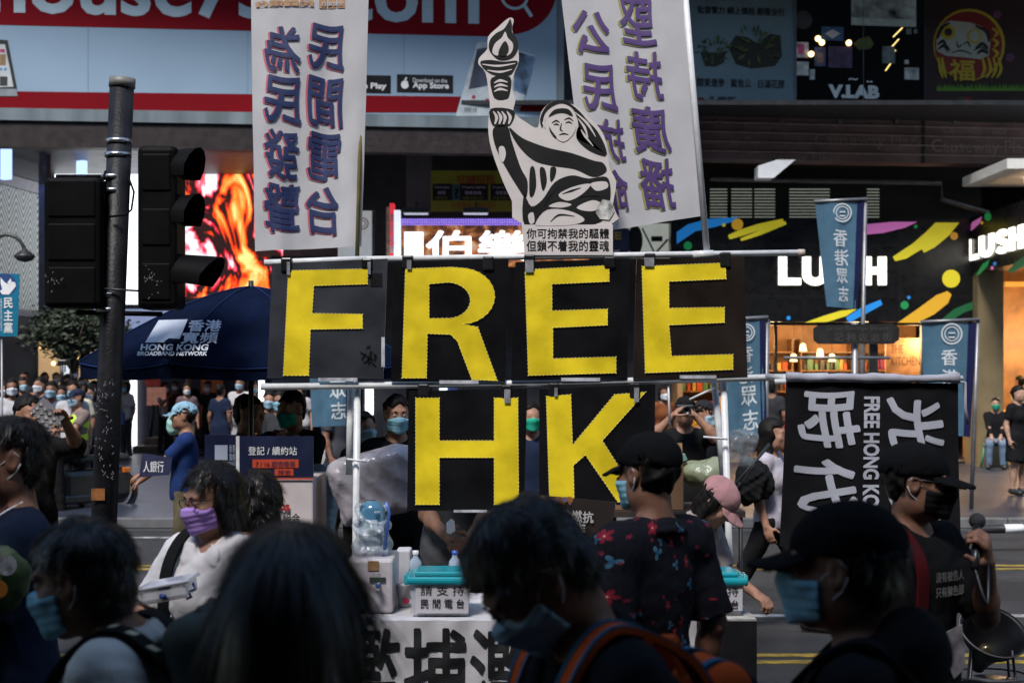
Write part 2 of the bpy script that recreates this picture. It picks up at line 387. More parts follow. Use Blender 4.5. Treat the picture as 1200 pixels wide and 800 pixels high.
    # head surface
    def skull(f, infl=0, full=True):
        f.put(he((0,.018,.035), (.074+infl,.096+infl,.086+infl)), .01)
        f.put(he((0,-.022,-.045), (.057+infl,.072+infl,.072+infl)), .035); f.put(hc((0,-.068,-.098), (0,-.072,-.094), .020+infl, .020+infl), .03)
        f.put(he((-.045,-.008,-.06), (.022+infl,.045+infl,.04+infl)), .03); f.put(he((.045,-.008,-.06), (.022+infl,.045+infl,.04+infl)), .03)
        if full:
            f.put(hc((-.035,-.078,.030), (.035,-.078,.030), .014, .014), .02)
            for q in (-1, 1):
                f.put(he((q*.031,-.096,.010), (.019,.014,.013)), .014, 's'); f.put(he((q*.031,-.079,.010), (.016,.0130,.0115)), .004)
                f.put(he((q*.042,-.066,-.022), (.02,.018,.018)), .025)
                f.put(he((q*.077,.012,-.002), (.011,.023,.034)), .010); f.put(he((q*.086,.006,.002), (.007,.011,.018)), .006, 's')
            f.put(hc((0,-.088,.016), (0,-.106,-.020), .008, .0125), .014); f.put(hc((-.013,-.094,-.026), (.013,-.094,-.026), .009, .009), .008)
            f.put(hc((-.02,-.086,-.054), (.02,-.086,-.054), .008, .008), .01); f.put(hc((-.017,-.085,-.066), (.017,-.085,-.066), .009, .009), .01); f.put(hc((-.03,-.098,-.0600), (.03,-.098,-.0600), .0035, .0035), .006, 's')
    skull(f)
    V, Q = f.mesh(); fobj('body', V, Q, skin(tone), root)
    hr = min(res, max(.0042, res*.75))
    def hfield(zl=-.16, zh=.15, w=.15, r=None):
        cs = [hp((a*w, b*w*1.15, c)) for a in (-1,1) for b in (-1,1) for c in (zl, zh)]
        return Field(np.min(cs, 0), np.max(cs, 0), r or hr)
    HC = haircol or HAIR()
    if res < .011:
        iris = mat('dark_iris', (.012,.008,.006), .15, 0); wht = mat('eye_white', (.5,.47,.44), .25, 0)
        for q in (-1, 1):
            e = MB(); e.ball(hp((q*.031,-.0822,.0095)), .0098*hs_, wht, 8); e.ball(hp((q*.031,-.0872,.0092)), .0056*hs_, iris, 8)
            e.build('eye', root); e = MB()
            b = [hp((q*x, y, z)) for x, y, z in ((.014,-.094,.031), (.03,-.091,.036), (.049,-.076,.031))]; e.tube(b, [.0026,.0032,.0015], HC, 5); e.build('eyebrow', root)
    # hair
    if hair != 'none':
        g = hfield(-.20 if hair in ('short','none') else -.62 if hair == 'long' else -.30, .165, .17)
        t_ = .009 if hair in ('short','capped') else .014
        g.put(he((0,.022,.042), (.075+t_,.097+t_,.086+t_)), .01)
        if hair == 'capped': g.put(he((0,.045,-.012), (.064,.062,.062)), .03)
        elif hair == 'short': g.put(he((0,.052,-.025), (.065,.064,.072)), .03)
        elif hair == 'bob':
            g.put(he((0,.045,-.05), (.083,.070,.105)), .04)
            for q in (-1, 1): g.put(hc((q*.072,.0,.03), (q*.073,-.002,-.09), .022,.020), .03)
        elif hair == 'bun': g.put(he((0,.05,-.02), (.07,.066,.075)), .03); g.put(he((0,.125,.03), (.045,.04,.045)), .02)
        elif hair == 'long':
            g.put(he((0,.05,-.08), (.084,.07,.15)), .05); g.put(he((0,.075,-.30), (.092,.055,.24)), .06)
            for q in (-1, 1): g.put(hc((q*.070,.01,.03), (q*.074,.03,-.32), .026, .026), .03)
        if hair == 'capped': g.clip(lambda P: np.maximum(inv(P)[2]-.045, -inv(P)[1]-.02))
        if cap and hair != 'capped': g.clip(lambda P: inv(P)[2]-.042)
        def face(P):
            x, y, z = inv(P)
            hl = .075 if hair in ('short','capped') else .082
            d1 = np.maximum(-(y+.0)-.030+.0*x, 0)+0                       # forward of the ears
            a = np.minimum(-y-.028+(z-.0)*.28, hl-z+np.abs(x)*-.25)       # in front of ear line and below hairline
            if hair in ('short','capped','bun'):
                b = np.minimum(-y+.012, .018-z+(y>0)*0)                    # clear the ears and cheeks
                c = (-.105 if hair != 'capped' else -.075)-z+0*x                                            # nape
                e2 = np.minimum(np.minimum(.040-np.abs(y-.005), .036-z), np.abs(x)-.052)
                a = np.maximum(np.maximum(np.maximum(a, b), c), e2)
            return a
        g.clip(face)
        g.noise(.0035 if hair != 'long' else .0025, 55 if hair != 'long' else 30, int(abs(X*100)))
        HV, HQ = g.mesh()
        if strand and len(HQ):
            iR = Rh
            def flow(P):
                q = (P-Hc)@iR; 
                if hair == 'long': d = np.stack([q[:,0]*3.0, q[:,1]*2+.05, -.3-0*q[:,2]], 1)
                else: d = np.stack([q[:,0]*2.2, (q[:,1]-.06)*2.2, -.1-.35*(.1-q[:,2])], 1)
                return d@iR.T
            qq = (HV[HQ].mean(1)-Hc)@iR; keepq = HQ[~(((np.abs(qq[:,0]) > .05)&(qq[:,2] < .05)&(qq[:,1] < .05))|((qq[:,1] < -.035)&(qq[:,2] < .095)))] if hair in ('short','capped') else HQ
            SV, SQ = strands(HV, keepq, RNG, strand, .034 if hair != 'long' else .11, flow, .0009, .15 if hair != 'long' else .02, rnd=.25 if hair != 'long' else .10)
            S2, Q2 = strands(HV, keepq, RNG, 900 if hair != 'long' else 350, .03 if hair != 'long' else .12, flow, .0005, .9 if hair != 'long' else .16, rnd=.5 if hair != 'long' else .15); SQ = np.concatenate([SQ, Q2+len(SV)]); SV = np.concatenate([SV, S2])
            n1_ = len(HQ); HQ = np.concatenate([HQ, SQ+len(HV)]); HV = np.concatenate([HV, SV])
        if len(HQ): fobj('hair', HV, HQ, HC, root, *((mat('hair_strand', (.010,.007,.006), .36, .3, 60, spec=.34), n1_) if strand else (None, 0)))
    # headwear
    if cap:
        m, ckind = cap
        g = hfield(-.12, .17, .19)
        g.put(he((0,.020,.045), (.090,.118,.092)), .01); g.put(he((0,.020,.03), (.085,.108,.094)), .004, 's')
        g.clip(lambda P: (.030-inv(P)[2])-.10*inv(P)[1])
        if ckind == 'brim':
            def bfn(P):
                x, y, z = inv(P); zz = .036-(x*x)*4.5-(-y-.09)*.28
                return np.maximum(np.maximum(np.abs(z-zz)-.0045, np.sqrt((x/.078)**2+((y+.075)/.112)**2)*.09-.09), y+.05)
            c0 = hp((0,-.13,.02)); g.put((bfn, c0-.12, c0+.12), .003)
        elif ckind == 'bucket':
            def bfn(P):
                x, y, z = inv(P); r = np.sqrt(x*x+(y-.02)**2); return np.maximum(np.maximum(np.abs(z-(.045-(r-.09)*.75))-.0045, r-.165), .095-r)
            g.put((bfn, Hc-.19, Hc+.19), .003)
        g.noise(.0008, 60, 5); CV, CQ = g.mesh(); fobj('cap', CV, CQ, m, root)
    if mask:
        g = hfield(-.17, .06, .13, min(hr, .0042) if res < .009 else min(hr, .006) if res < .02 else hr)
        skull(g, .0075, False)
        for q in (-1, 1): g.put(he((q*.042,-.066,-.022), (.028,.026,.026)), .02)
        g.put(hc((0,-.090,.008), (0,-.108,-.022), .016, .018), .03); g.put(hc((0,-.10,-.03), (0,-.088,-.095), .022, .020), .04)
        g.clip(lambda P: np.maximum(np.maximum(inv(P)[2]-(.002-np.abs(inv(P)[0])*.28+.0), -.112+np.abs(inv(P)[0])*.25-inv(P)[2]), inv(P)[1]+.030+np.abs(inv(P)[0])*.0))
        pl = .0009 if res < .012 else 0
        if pl: g.D = (g.D+pl*np.sin(inv((g.x[0][:,None,None], g.x[1][None,:,None], g.x[2][None,None,:]))[2]*300)).astype(np.float32)
        MV, MQ = g.mesh()
        if len(MQ):
            mo = fobj('face_mask', MV, MQ, mask, root)
            if res < .013:
                lm = mat('ear_loop', (.6,.6,.62), .7, 0)
                for q in (-1, 1):
                    lp = MB(); lp.tube([hp(p) for p in ((q*.060,-.034,-.020), (q*.072,-.012,-.002), (q*.081,.012,.028), (q*.086,.030,.010))], .0016, lm, 5)
                    lp.tube([hp(p) for p in ((q*.056,-.034,-.088), (q*.068,-.010,-.058), (q*.080,.018,-.034), (q*.087,.031,-.008))], .0016, lm, 5)
                    lp.build('ear_loop', mo)
    if glasses:
        lp = MB()
        for q in (-1, 1):
            ring = [hp((q*.033+.027*math.cos(a), -.101+.05*(.027*math.cos(a)*q)**2*100*.3, .008+.019*math.sin(a))) for a in [2*math.pi*i/16 for i in range(17)]]
            lp.tube(ring, .0017, glasses, 5); lp.tube([hp((q*.060,-.099,.014)), hp((q*.080,-.06,.016)), hp((q*.084,.012,.018)), hp((q*.083,.026,.0))], .0017, glasses, 5)
        lp.tube([hp((-.008,-.103,.010)), hp((0,-.106,.013)), hp((.008,-.103,.010))], .0016, glasses, 5)
        lp.build('glasses', root)
    # clothes
    cres = res*1.1
    if top:
        m = top['mat']; lz = top.get('loose', .009)*s; hem = top.get('hem', .86)
        g = Field(lo, hi, cres)
        infl = lambda p, a: ((lambda P, fn=p[0]: fn(P)-a), p[1]-a, p[2]+a)
        for p in tor: g.put(infl(p, lz), .07*s)
        for sd in (-1, 1): g.put(cone(U((sd*.05,.02,1.45)), U((sd*(sw-.04),.015,1.415)), .04*s+lz*.6, .05*s+lz*.8), .04*s)
        g.put(ell(U((0,.003,.93)), np.array((.176,.130,.24))*s*f_+lz*.5, Rl), .06*s)
        il = np.linalg.inv(Rl)
        g.clip(lambda P: (hem-.92)*s-(il[2][0]*(P[0]-hip[0]*s)+il[2][1]*(P[1]-hip[1]*s)+il[2][2]*(P[2]-hip[2]*s)))
        sl = top.get('sleeve', .7)
        for sd in (-1, 1):
            S, E, Wt = J[sd]
            if sl <= 1: g.put(cone(S, S+(E-S)*sl, .056*s+lz, .052*s+lz*1.5, True), .04*s)
            else:
                g.put(cone(S, E, .055*s+lz, .046*s+lz), .04*s); g.put(cone(E, E+(Wt-E)*(sl-1), .046*s+lz, .032*s+lz*.7, True), .02*s)
        if top.get('hood'): g.put(ell(U((0,.10,1.46)), np.array((.12,.075,.10))*s, Rl), .04*s)
        g.put(cone(U((0,.02,1.45)), U((0,-.06,1.58)), .058*s, .075*s), .01*s, 's')
        if top.get('vneck'): g.put(cone(U((0,-.06,1.50)), U((0,-.17,1.37)), .05*s, .012*s), .012*s, 's')
        if top.get('collar'):
            pc = lambda t, r, z: U((r*math.sin(t), .012+r*math.cos(t)*1.02, z-.05*(1-math.cos(t))*.5))
            for i in range(14):
                a = math.radians(-145+290*i/14); b = math.radians(-145+290*(i+1)/14)
                g.put(cone(pc(a,.070,1.492), pc(b,.070,1.492), .0075*s, .0075*s), .004*s); g.put(cone(pc(a,.080,1.480), pc(b,.080,1.480), .0085*s, .0085*s), .008*s)
                g.put(cone(pc(a,.094,1.462), pc(b,.094,1.462), .0085*s, .0085*s), .012*s)
            for sd in (-1, 1): g.put(ell(U((sd*.058,-.094,1.425)), np.array((.030,.010,.052))*s, Rl@Rx(-28)@Ry(sd*-22)), .008*s)
        g.noise(.0022*s if res < .012 else .001, 28, int(abs(X*37+Y)))
        if res < .012: g.noise(.0009, 75, int(abs(X*31+Y)))
        TV, TQ = g.mesh(); to = fobj(top.get('name', 'shirt'), TV, TQ, m, root)
    if bottom:
        m = bottom['mat']; g = Field(lo, [hi[0], hi[1], (hipz+.20)*s], cres*1.2)
        for p in tor[:2]: g.put(((lambda P, fn=p[0]: fn(P)-.006*s), p[1]-.01, p[2]+.01), .06*s)
        g.clip(lambda P: P[2]-(hipz+.12)*s+0*P[0])
        for sd in (-1, 1):
            a, b, c = LG[sd]
            if bottom.get('kind') == 'skirt': g.put(cone(a, (a+b)/2+(b-a)*.4, .12*s, .15*s, True), .12*s)
            elif bottom.get('kind') == 'shorts': g.put(cone(a, b, .10*s, .088*s, True), .05*s)
            else: g.put(cone(a, b, .098*s, .076*s), .05*s); g.put(cone(b, c+np.array([0,0,-.03])*s, .074*s, .058*s, True), .02*s)
        g.noise(.002*s, 25, 3); TV, TQ = g.mesh()
        if len(TQ): fobj('skirt' if bottom.get('kind') == 'skirt' else 'trousers', TV, TQ, m, root)
    sm = shoes or mat('dark_shoe', (.02,.02,.022), .5)
    for sd in (-1, 1):
        a, b, c = LG[sd]; g = Field(c-.24*s, c+.24*s, max(res, .012))
        g.put(cone(c+np.array([0,.02,-.028])*s, c+np.array([sd*.02,-.175,-.045])*s, .051*s, .043*s), .02); g.put(cone(c, c+np.array([0,0,.02])*s, .05*s, .048*s, True), .03)
        zf = c[2]-.088*s; g.clip(lambda P: zf-P[2]+0*P[0]); TV, TQ = g.mesh()
        if len(TQ): fobj('shoe', TV, TQ, sm, root)
    info = dict(U=U, hp=hp, J=J, s=s, Rh=Rh, Hc=Hc, root=root, hip=hip)
    return root, info
def local_to_world(root, p):
    a = root.rotation_euler.z; x, y, z = p; c, s = math.cos(a), math.sin(a)
    return Vector((root.location.x+c*x-s*y, root.location.y+s*x+c*y, root.location.z+z))
# ---------------------------------------------------------------- surfaces in the place: vertical planes facing the street
class Plane:
    """vertical plane y = Y0 + k x; photo directions meet it at real points"""
    def __init__(s, Y0, k=0.): s.Y0 = Y0; s.k = k; s.u = Vector((1, k, 0)).normalized(); s.v = Vector((0,0,1)); s.n = s.u.cross(s.v)
    def Y(s, px): return s.Y0/(1-s.k*(px-600)/F)
    def at(s, px, py, off=0): return at(px, py, s.Y(px))+s.n*off
    def box(s, mb, x0, y0, x1, y1, th, m, off=0, bev=0):
        a, b = s.at(x0, y1), s.at(x1, y0); cx = (x0+x1)/2; zt = s.at(cx, y0).z; zb = s.at(cx, y1).z
        w = (Vector((b.x, b.y, 0))-Vector((a.x, a.y, 0))).length; c = (Vector((a.x, a.y, 0))+Vector((b.x, b.y, 0)))/2; c.z = (zt+zb)/2
        c = c+s.n*(off-th/2); R = Matrix((s.u, -s.n, s.v)).transposed()
        return mb.obox(c, (w, th, zt-zb), R, m, bev)
    def poly(s, mb, pts, off, th, m):
        c = s.at(*pts[0]); q = [(s.at(*p)-c) for p in pts]; q = [(d.dot(s.u), d.z) for d in q]
        ar = sum(q[i][0]*q[(i+1)%len(q)][1]-q[(i+1)%len(q)][0]*q[i][1] for i in range(len(q)))
        if ar < 0: q = q[::-1]
        return mb.poly(q, c+s.n*off, s.u, s.v, th, m)
    def text(s, mb, body, x0, y0, x1, y1, off, m, mirror=False, rot=False, **k):
        cx, cy = (x0+x1)/2, (y0+y1)/2; c = s.at(cx, cy, off); w = (s.at(x1, cy)-s.at(x0, cy)).length; h = s.at(cx, y0).z-s.at(cx, y1).z
        u = s.u*(-1 if mirror else 1)
        if rot: return mb.text(body, c, h, w, m, u=-s.v, v=s.u, **k)
        return mb.text(body, c, w, h, m, u=u, v=s.v, **k)
    def disc(s, mb, px, py, r, off, m, ry=None, th=.004, n=28): return s.poly(mb, [(px+r*math.cos(2*math.pi*i/n), py+(ry or r)*math.sin(2*math.pi*i/n)) for i in range(n)], off, th, m)
    def ring(s, mb, px, py, r, w, off, m): return mb.ring(s.at(px, py, off), r*s.Y(px)/F, w*s.Y(px)/F, m, s.u, s.v)
    def stroke(s, mb, pts, wd, off, m, th=.004):           # a tapering brush mark through px points
        ws = wd if isinstance(wd, (list, tuple)) else [wd]*len(pts)
        if len(pts) > 2:                                     # round the path
            P_, W_, n_ = [], [], len(pts)
            for i in range(n_-1):
                p0, p1, p2, p3 = [np.array(pts[min(max(i+j-1, 0), n_-1)], float) for j in range(4)]
                for j in range(5): t = j/5; P_.append(.5*(2*p1+(p2-p0)*t+(2*p0-5*p1+4*p2-p3)*t*t+(3*p1-p0-3*p2+p3)*t**3)); W_.append(ws[i]*(1-t)+ws[i+1]*t)
            pts = P_+[pts[-1]]; ws = W_+[ws[-1]]
        pts = [Vector((p[0], p[1], 0)) for p in pts]; L = []; Rr = []; k = len(pts)
        for i, p in enumerate(pts):
            t = (pts[min(i+1, k-1)]-pts[max(i-1, 0)]).normalized(); nn = Vector((-t.y, t.x, 0)); L.append(p+nn*ws[i]); Rr.append(p-nn*ws[i])
        return s.poly(mb, [(p.x, p.y) for p in L+Rr[::-1]], off, th, m)
BK = mat('black_sign', (.010,.010,.012), .35, .2); WH = mat('white_paint', (.72,.72,.74), .5, .08)
MET = mat('galvanised_metal', (.20,.20,.21), .45, .25, metal=.6); DMET = mat('dark_metal', (.018,.018,.020), .45, .3)
PVC = mat('white_plastic_tube', (.62,.62,.63), .35, .12, 20); TAPE = mat('black_tape', (.012,.012,.013), .3, .3)
GLOWW = mat('white_light', (1,1,1), emit=1.6, ecol=(.92,.95,1), var=0); GLOWC = mat('cream_light', (1,.9,.7), emit=1.5, ecol=(1,.87,.66), var=0)
WARM = mat('warm_lamp', (1,.7,.4), emit=3.0, ecol=(1,.62,.27), var=0)
def ink(name, c): return mat('print_'+name, c, .55, .06)
YEL = ink('yellow', (.62,.42,.012)); INKW = ink('white', (.70,.70,.72)); INKK = ink('black', (.008,.008,.009))
def struct(mb, name): return tag(mb.build(name), kind='structure')
# ---- ground, road, pavement
asph = mat('asphalt', (.019,.019,.021), .75, .65, 1.6, .9, 70); pav = bpy.data.materials.new('paving_slabs'); pav.use_nodes = True
t = pav.node_tree; b = t.nodes['Principled BSDF']; tc = t.nodes.new('ShaderNodeTexCoord'); br = t.nodes.new('ShaderNodeTexBrick'); br.inputs['Scale'].default_value = 1
br.inputs['Color1'].default_value = (.042,.053,.082,1); br.inputs['Color2'].default_value = (.028,.036,.058,1); br.inputs['Mortar'].default_value = (.05,.05,.055,1)
br.inputs['Brick Width'].default_value = .6; br.inputs['Row Height'].default_value = .3; br.inputs['Mortar Size'].default_value = .008
t.links.new(tc.outputs['Object'], br.inputs['Vector']); nz = t.nodes.new('ShaderNodeTexNoise'); nz.inputs['Scale'].default_value = 1.2; nz.inputs['Detail'].default_value = 8
mx = t.nodes.new('ShaderNodeMix'); mx.data_type = 'RGBA'; mx.blend_type = 'MULTIPLY'; mx.inputs[0].default_value = .7
t.links.new(tc.outputs['Object'], nz.inputs['Vector']); t.links.new(br.outputs[0], mx.inputs[6]); t.links.new(nz.outputs[0], mx.inputs[7]); t.links.new(mx.outputs[2], b.inputs['Base Color'])
b.inputs['Roughness'].default_value = .38
g = MB(); g.box((-150,-100,-.3),(150,150,-.004), mat('bare_ground', (.05,.05,.05), .9)); struct(g, 'ground')
g = MB(); g.box((-90,-30,-.003),(90,17,0), asph); struct(g, 'road')
KY = 17.2
g = MB(); g.box((-90,KY+.15,-.003),(90,60,.12), pav); struct(g, 'pavement')
g = MB(); kb = mat('kerb_stone', (.10,.10,.105), .7, .3)
for i in range(-60, 60): g.box((i*1.0+.006,KY,0),((i+1)*1.0-.006,KY+.146,.124), kb, .012)
struct(g, 'kerb')
yl = mat('yellow_road_paint', (.22,.15,.02), .7, .75, 9); wl = mat('white_road_paint', (.22,.22,.22), .7, .75, 9)
g = MB()
for yy in (13.62, 13.86, 9.25, 9.47): g.box((-40,yy,.001),(40,yy+.10,.005), yl)
for x in (-14,-10.5,-7,-3.4,.2,3.8): g.box((x,11.0,.001),(x+2,11.12,.005), wl)
g.box((-40,16.2,.001),(-2.5,16.32,.005), wl)
struct(g, 'road_markings')
g = MB(); rp_ = random.Random(31); pm_ = mat('asphalt_patch', (.011,.011,.012), .8, .5, 4, .8, 80)
for k in range(16):
    x, y = rp_.uniform(-12,12), rp_.uniform(7.5,16); w, d = rp_.uniform(.5,2.4), rp_.uniform(.3,1.0); n_ = 12; ang = [2*math.pi*i/n_ for i in range(n_)]
    g.add([(x+w*(abs(math.cos(a))**.5)*(1 if math.cos(a)>0 else -1)*rp_.uniform(.85,1.05), y+d*(abs(math.sin(a))**.5)*(1 if math.sin(a)>0 else -1)*rp_.uniform(.85,1.05), .0004+.00001*k) for a in ang], [tuple(range(n_))], pm_)
struct(g, 'road_patches')
for k, (x, y, lab) in enumerate(((6.6,15.9,'round iron manhole cover in the road near the far kerb'),)):
    mh = thing('manhole_cover', lab, 'manhole cover', loc=(x,y,0)); g = MB(); g.disc((x,y,.001), .33, DMET, X_, Vector((0,1,0)), .008, 32); g.ring((x,y,.0095), .30, .03, MET, X_, Vector((0,1,0)), .001); part(g, 'plate', mh)
# ---- the shopping block: one building with its parts
FB = Plane(25.3, .1); FR = Plane(25.9, .12)
bld = thing('shopping_block', 'tall dark shopping block with overhanging upper floors above the lit shops', 'building', loc=(0,30,0))
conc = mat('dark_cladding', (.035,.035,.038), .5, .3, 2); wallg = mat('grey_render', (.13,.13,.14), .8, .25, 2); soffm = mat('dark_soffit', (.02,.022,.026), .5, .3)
g = MB(); Pw = Plane(26.2, .11); Pw.box(g, -260, -1500, 1500, 158, 7, conc); part(g, 'upper_wall', bld)
g = MB(); g.box((-16,33.2,.12),(-8.0,33.6,7), mat('back_wall', (.05,.052,.06), .6, .3)); g.box((-8,34.5,.12),(14,34.9,7), _mats['back_wall']); part(g, 'rear_wall', bld)
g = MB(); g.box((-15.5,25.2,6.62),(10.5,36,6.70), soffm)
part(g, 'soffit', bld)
# soffit lights under the overhang at the far end
for (x0,x1,y0,y1,w) in ((-9.6,-8.9,26.2,26.9,0),(-6.6,-5.9,26.2,26.9,0),(-7.9,-7.3,29.5,30.1,0),(-5.2,-4.7,30,30.5,0)):
    g = MB(); g.disc(((x0+x1)/2,(y0+y1)/2,6.61), .22, GLOWC, X_, Vector((0,-1,0)), .01); g.ring(((x0+x1)/2,(y0+y1)/2,6.60), .27, .05, WH, X_, Vector((0,-1,0)), .02)
    l = part(g, 'recessed_light', bld)
blue_l = mat('blue_strip_light', (.3,.4,.9), emit=1.5, ecol=(.38,.55,1), var=0)
for (x0,x1,y0,y1) in ((-13,-5.2,30.3,30.6),(-13,-5.2,31.3,31.5),(-13,-9.6,32.2,32.8),(-13,-9.4,26.9,27.5),(-9.8,-4.6,28.3,28.5),(-9,-8.2,30.4,33),(-6.4,-5.6,28.8,33),(-12.6,-11.6,28,33),(-10.9,-10.2,28,33),(-7.7,-7.3,26.5,33),(-5.1,-4.8,26.5,28)):
    g = MB(); g.box((x0,y0,6.58),(x1,y1,6.617), blue_l); part(g, 'strip_light', bld)
# lower grey walls seen between the signs
g = MB(); Pm = Plane(28.6)
Pm.box(g, 425, 176, 476, 560, .5, mat('dark_wall', (.03,.03,.034), .6, .3)); Pm.box(g, 476, 176, 506, 250, .5, wallg); Pm.box(g, 506, 176, 800, 262, .5, conc); Pm.box(g, 506, 300, 800, 560, .5, _mats['dark_wall'])
Pm.box(g, 318, 300, 425, 450, .5, _mats['dark_wall'])
part(g, 'shopfront_wall', bld)
g = MB(); Pm2 = Plane(27.6); Pm2.box(g, 735, 262, 786, 301, .3, mat('lit_white_wall', (.5,.5,.48), .7, .2, emit=.22, ecol=(.9,.95,.85)))
Pm2.disc(g, 744, 282, 9, .02, DMET, 18); Pm2.box(g, 763, 277, 776, 283, .05, BK, .05); Pm2.stroke(g, [(765,300),(782,281)], 1.2, .1, MET); Pm2.stroke(g, [(752,268),(766,296)], 1, .1, MET)
part(g, 'service_bay', bld)
g = MB()
for i, x in enumerate((476, 500, 523, 528)): pass
Plane(28).box(g, 428, 448, 437, 486, .1, GLOWW); Plane(28).box(g, 515, 447, 524, 486, .1, mat('lit_panel_blue', (.7,.8,1), emit=1.0, ecol=(.75,.85,1), var=0)); Plane(28.1).box(g, 524, 446, 536, 500, .1, mat('blue_panel', (.03,.06,.2), .5))
Plane(28).box(g, 303, 440, 309, 470, .1, GLOWW)
part(g, 'shop_light_strip', bld)
g = MB(); g.box((-30,22.6,10.9),(30,26.6,11.3), conc, .05); g.box((-30,22.5,10.8),(30,22.7,11.7), conc); part(g, 'added_shade_canopy', bld)  # canopy added above the view to shade the billboard and window posters
# fascia with slats and repeated lettering
g = MB(); fas = mat('purple_brown_panel', (.15,.10,.105), .45, .3, 2, streak=False); FR.box(g, 806, 138, 1290, 190, .5, fas)
for px in (806, 1082, 1290): FR.box(g, px-1, 137, px+1, 191, .1, soffm, .04)
f_o = part(g, 'fascia', bld)
g = MB(); sl_m = mat('fascia_slat', (.30,.24,.24), .5, .3)
for k, yy in enumerate((147.5, 158.5, 169.5, 180.5)): FR.box(g, 806, yy, 1290, yy+1.1, .06, sl_m, .045)
for px in (843, 915, 983, 1050, 1118, 1187): FR.disc(g, px, 143, 2.6, .01, MET, th=.05)
o = g.build('slats', f_o); 
g = MB(); ft = mat('fascia_lettering', (.25,.19,.195), .5, .2)
FR.text(g, 'Causeway Place', 872, 146, 925, 156, .004, ft); FR.text(g, 'Causeway Place', 955, 158, 1084, 175, .004, ft); FR.text(g, 'Causeway Place', 878, 179, 985, 190, .004, ft); FR.text(g, 'Causeway Place', 1092, 164, 1216, 184, .004, ft); FR.text(g, 'Causeway Place', 1104, 148, 1180, 159, .004, ft)
FR.text(g, 'Causeway Place', 812, 160, 900, 172, .004, ft)
g.build('lettering', f_o)
g = MB(); lou = mat('louvre_light', (.5,.5,.45), .5, emit=.14, ecol=(.9,1,.85)); Pl = Plane(27.9)
Pl.box(g, 800, 196, 1150, 258, .3, mat('louvre_back', (.012,.012,.013), .5))
for (x0, x1) in ((832, 852),(857, 881),(884, 908),(925, 972),(1016, 1030)):
    for j in range(10):
        yy = 221.5+j*3.6; Pl.box(g, x0, yy, x1, yy+1.0, .03, lou, .03)
part(g, 'vent_louvres', bld)
g = MB(); g.tube([Pl.at(830,212,.3), Pl.at(1098,217,.3), Pl.at(1098,236,.3), Pl.at(1155,252,.3)], .05, MET); part(g, 'conduit', bld)
g = MB(); cm = mat('beige_column', (.18,.135,.068), .6, .2, 2); g.box((ax(1146,26.7),26.7,.12),(ax(1176,26.7),27.5,az(296,26.7)), cm); part(g, 'column', bld)
g = MB(); g.box((ax(1005,26.5)+9,24,.12),(20,24.2,.2), cm)
# side shop beyond the column: warm interior
sw_ = mat('wood_wall', (.30,.15,.055), .6, .35, 3); 
g = MB(); g.box((ax(1176,27)+.02,29.3,.13),(13.5,29.5,4.4), sw_); g.box((ax(1176,27),27.0,.125),(13.5,29.3,.135), mat('shop_floor', (.25,.18,.12), .3)); g.box((ax(1170,27),26.9,4.40),(13.5,29.3,4.46), mat('shop_ceiling', (.6,.5,.38), .7))
for yy in (330, 480, 500): Plane(29.1).box(g, 1178, yy, 1290, yy+5, .3, mat('amber_shelf', (.6,.30,.06), .5, emit=.25, ecol=(1,.5,.1)))
part(g, 'side_shop_room', bld)
for (x, y) in ((10.0,27.8),(11.5,28.2),(10.6,28.9)):
    g = MB(); g.disc((x,y,4.38), .14, WARM, X_, Vector((0,-1,0)), .01); part(g, 'recessed_light', bld)
# main shop room behind the black sign
X0, X1 = ax(800,27.6), ax(1146,27.3)
g = MB(); g.box((X0,31.5,.13),(X1,31.7,3.0), sw_); g.box((X0,27.6,.122),(X1,31.5,.134), _mats['shop_floor']); g.box((X0,27.6,2.92),(X1,31.5,3.0), _mats['shop_ceiling']); g.box((X0-.1,27.6,.13),(X0,31.6,3), sw_)
part(g, 'shop_room', bld)
rs = random.Random(4)
for k in range(8):
    g = MB(); x = X0+.5+k*(X1-X0-.8)/7.3; g.disc((x, 28.4+(k%3)*1.0, 2.90), .10, WARM, X_, Vector((0,-1,0)), .01); part(g, 'recessed_light', bld)
prodc = [mat('product_%d' % i, c, .4) for i, c in enumerate(((.45,.08,.03),(.5,.33,.05),(.08,.2,.08),(.5,.42,.3),(.05,.04,.04),(.3,.05,.12)))]
for k in range(4):
    g = MB(); x = X0+.35+k*1.32; shm = mat('shelf_wood', (.22,.11,.04), .5)
    for z in (.55, 1.0, 1.45, 1.9, 2.3): g.box((x,30.9,z),(x+1.1,31.45,z+.03), shm)
    g.box((x-.03,30.9,.14),(x,31.45,2.6), shm); g.box((x+1.1,30.9,.14),(x+1.13,31.45,2.6), shm); sh = part(g, 'display_shelf', bld)
    g = MB()
    for z in (.58, 1.03, 1.48, 1.93):
        xx = x+.04
        while xx < x+1.0:
            w = rs.uniform(.05,.13); h_ = rs.uniform(.12,.32); g.box((xx,31.0,z),(xx+w,31.2,z+h_), rs.choice(prodc), .01); xx += w+rs.uniform(.01,.06)
    o = g.build('product', sh); tag(o, kind='stuff')
g = MB(); Pd = Plane(27.45)
for (a, c2) in ((868,873),(908,911),(1009,1014),(1019,1029),(1080,1084),(1141,1147)): Pd.box(g, a, 378, c2, 556, .12, DMET)
Pd.box(g, 868, 376, 1147, 381, .12, DMET, .01); Pd.box(g, 868, 540, 1147, 556, .12, DMET, .01); part(g, 'shop_window_frame', bld)
g = MB(); Pn = Plane(28.6); Pn.box(g, 1038, 396, 1092, 440, .05, mat('chipboard', (.42,.22,.10), .7, .3)); Pn.text(g, 'THE\nKITCHEN', 1044, 404, 1078, 428, .004, ink('brown', (.10,.05,.025))); part(g, 'hanging_board', bld)
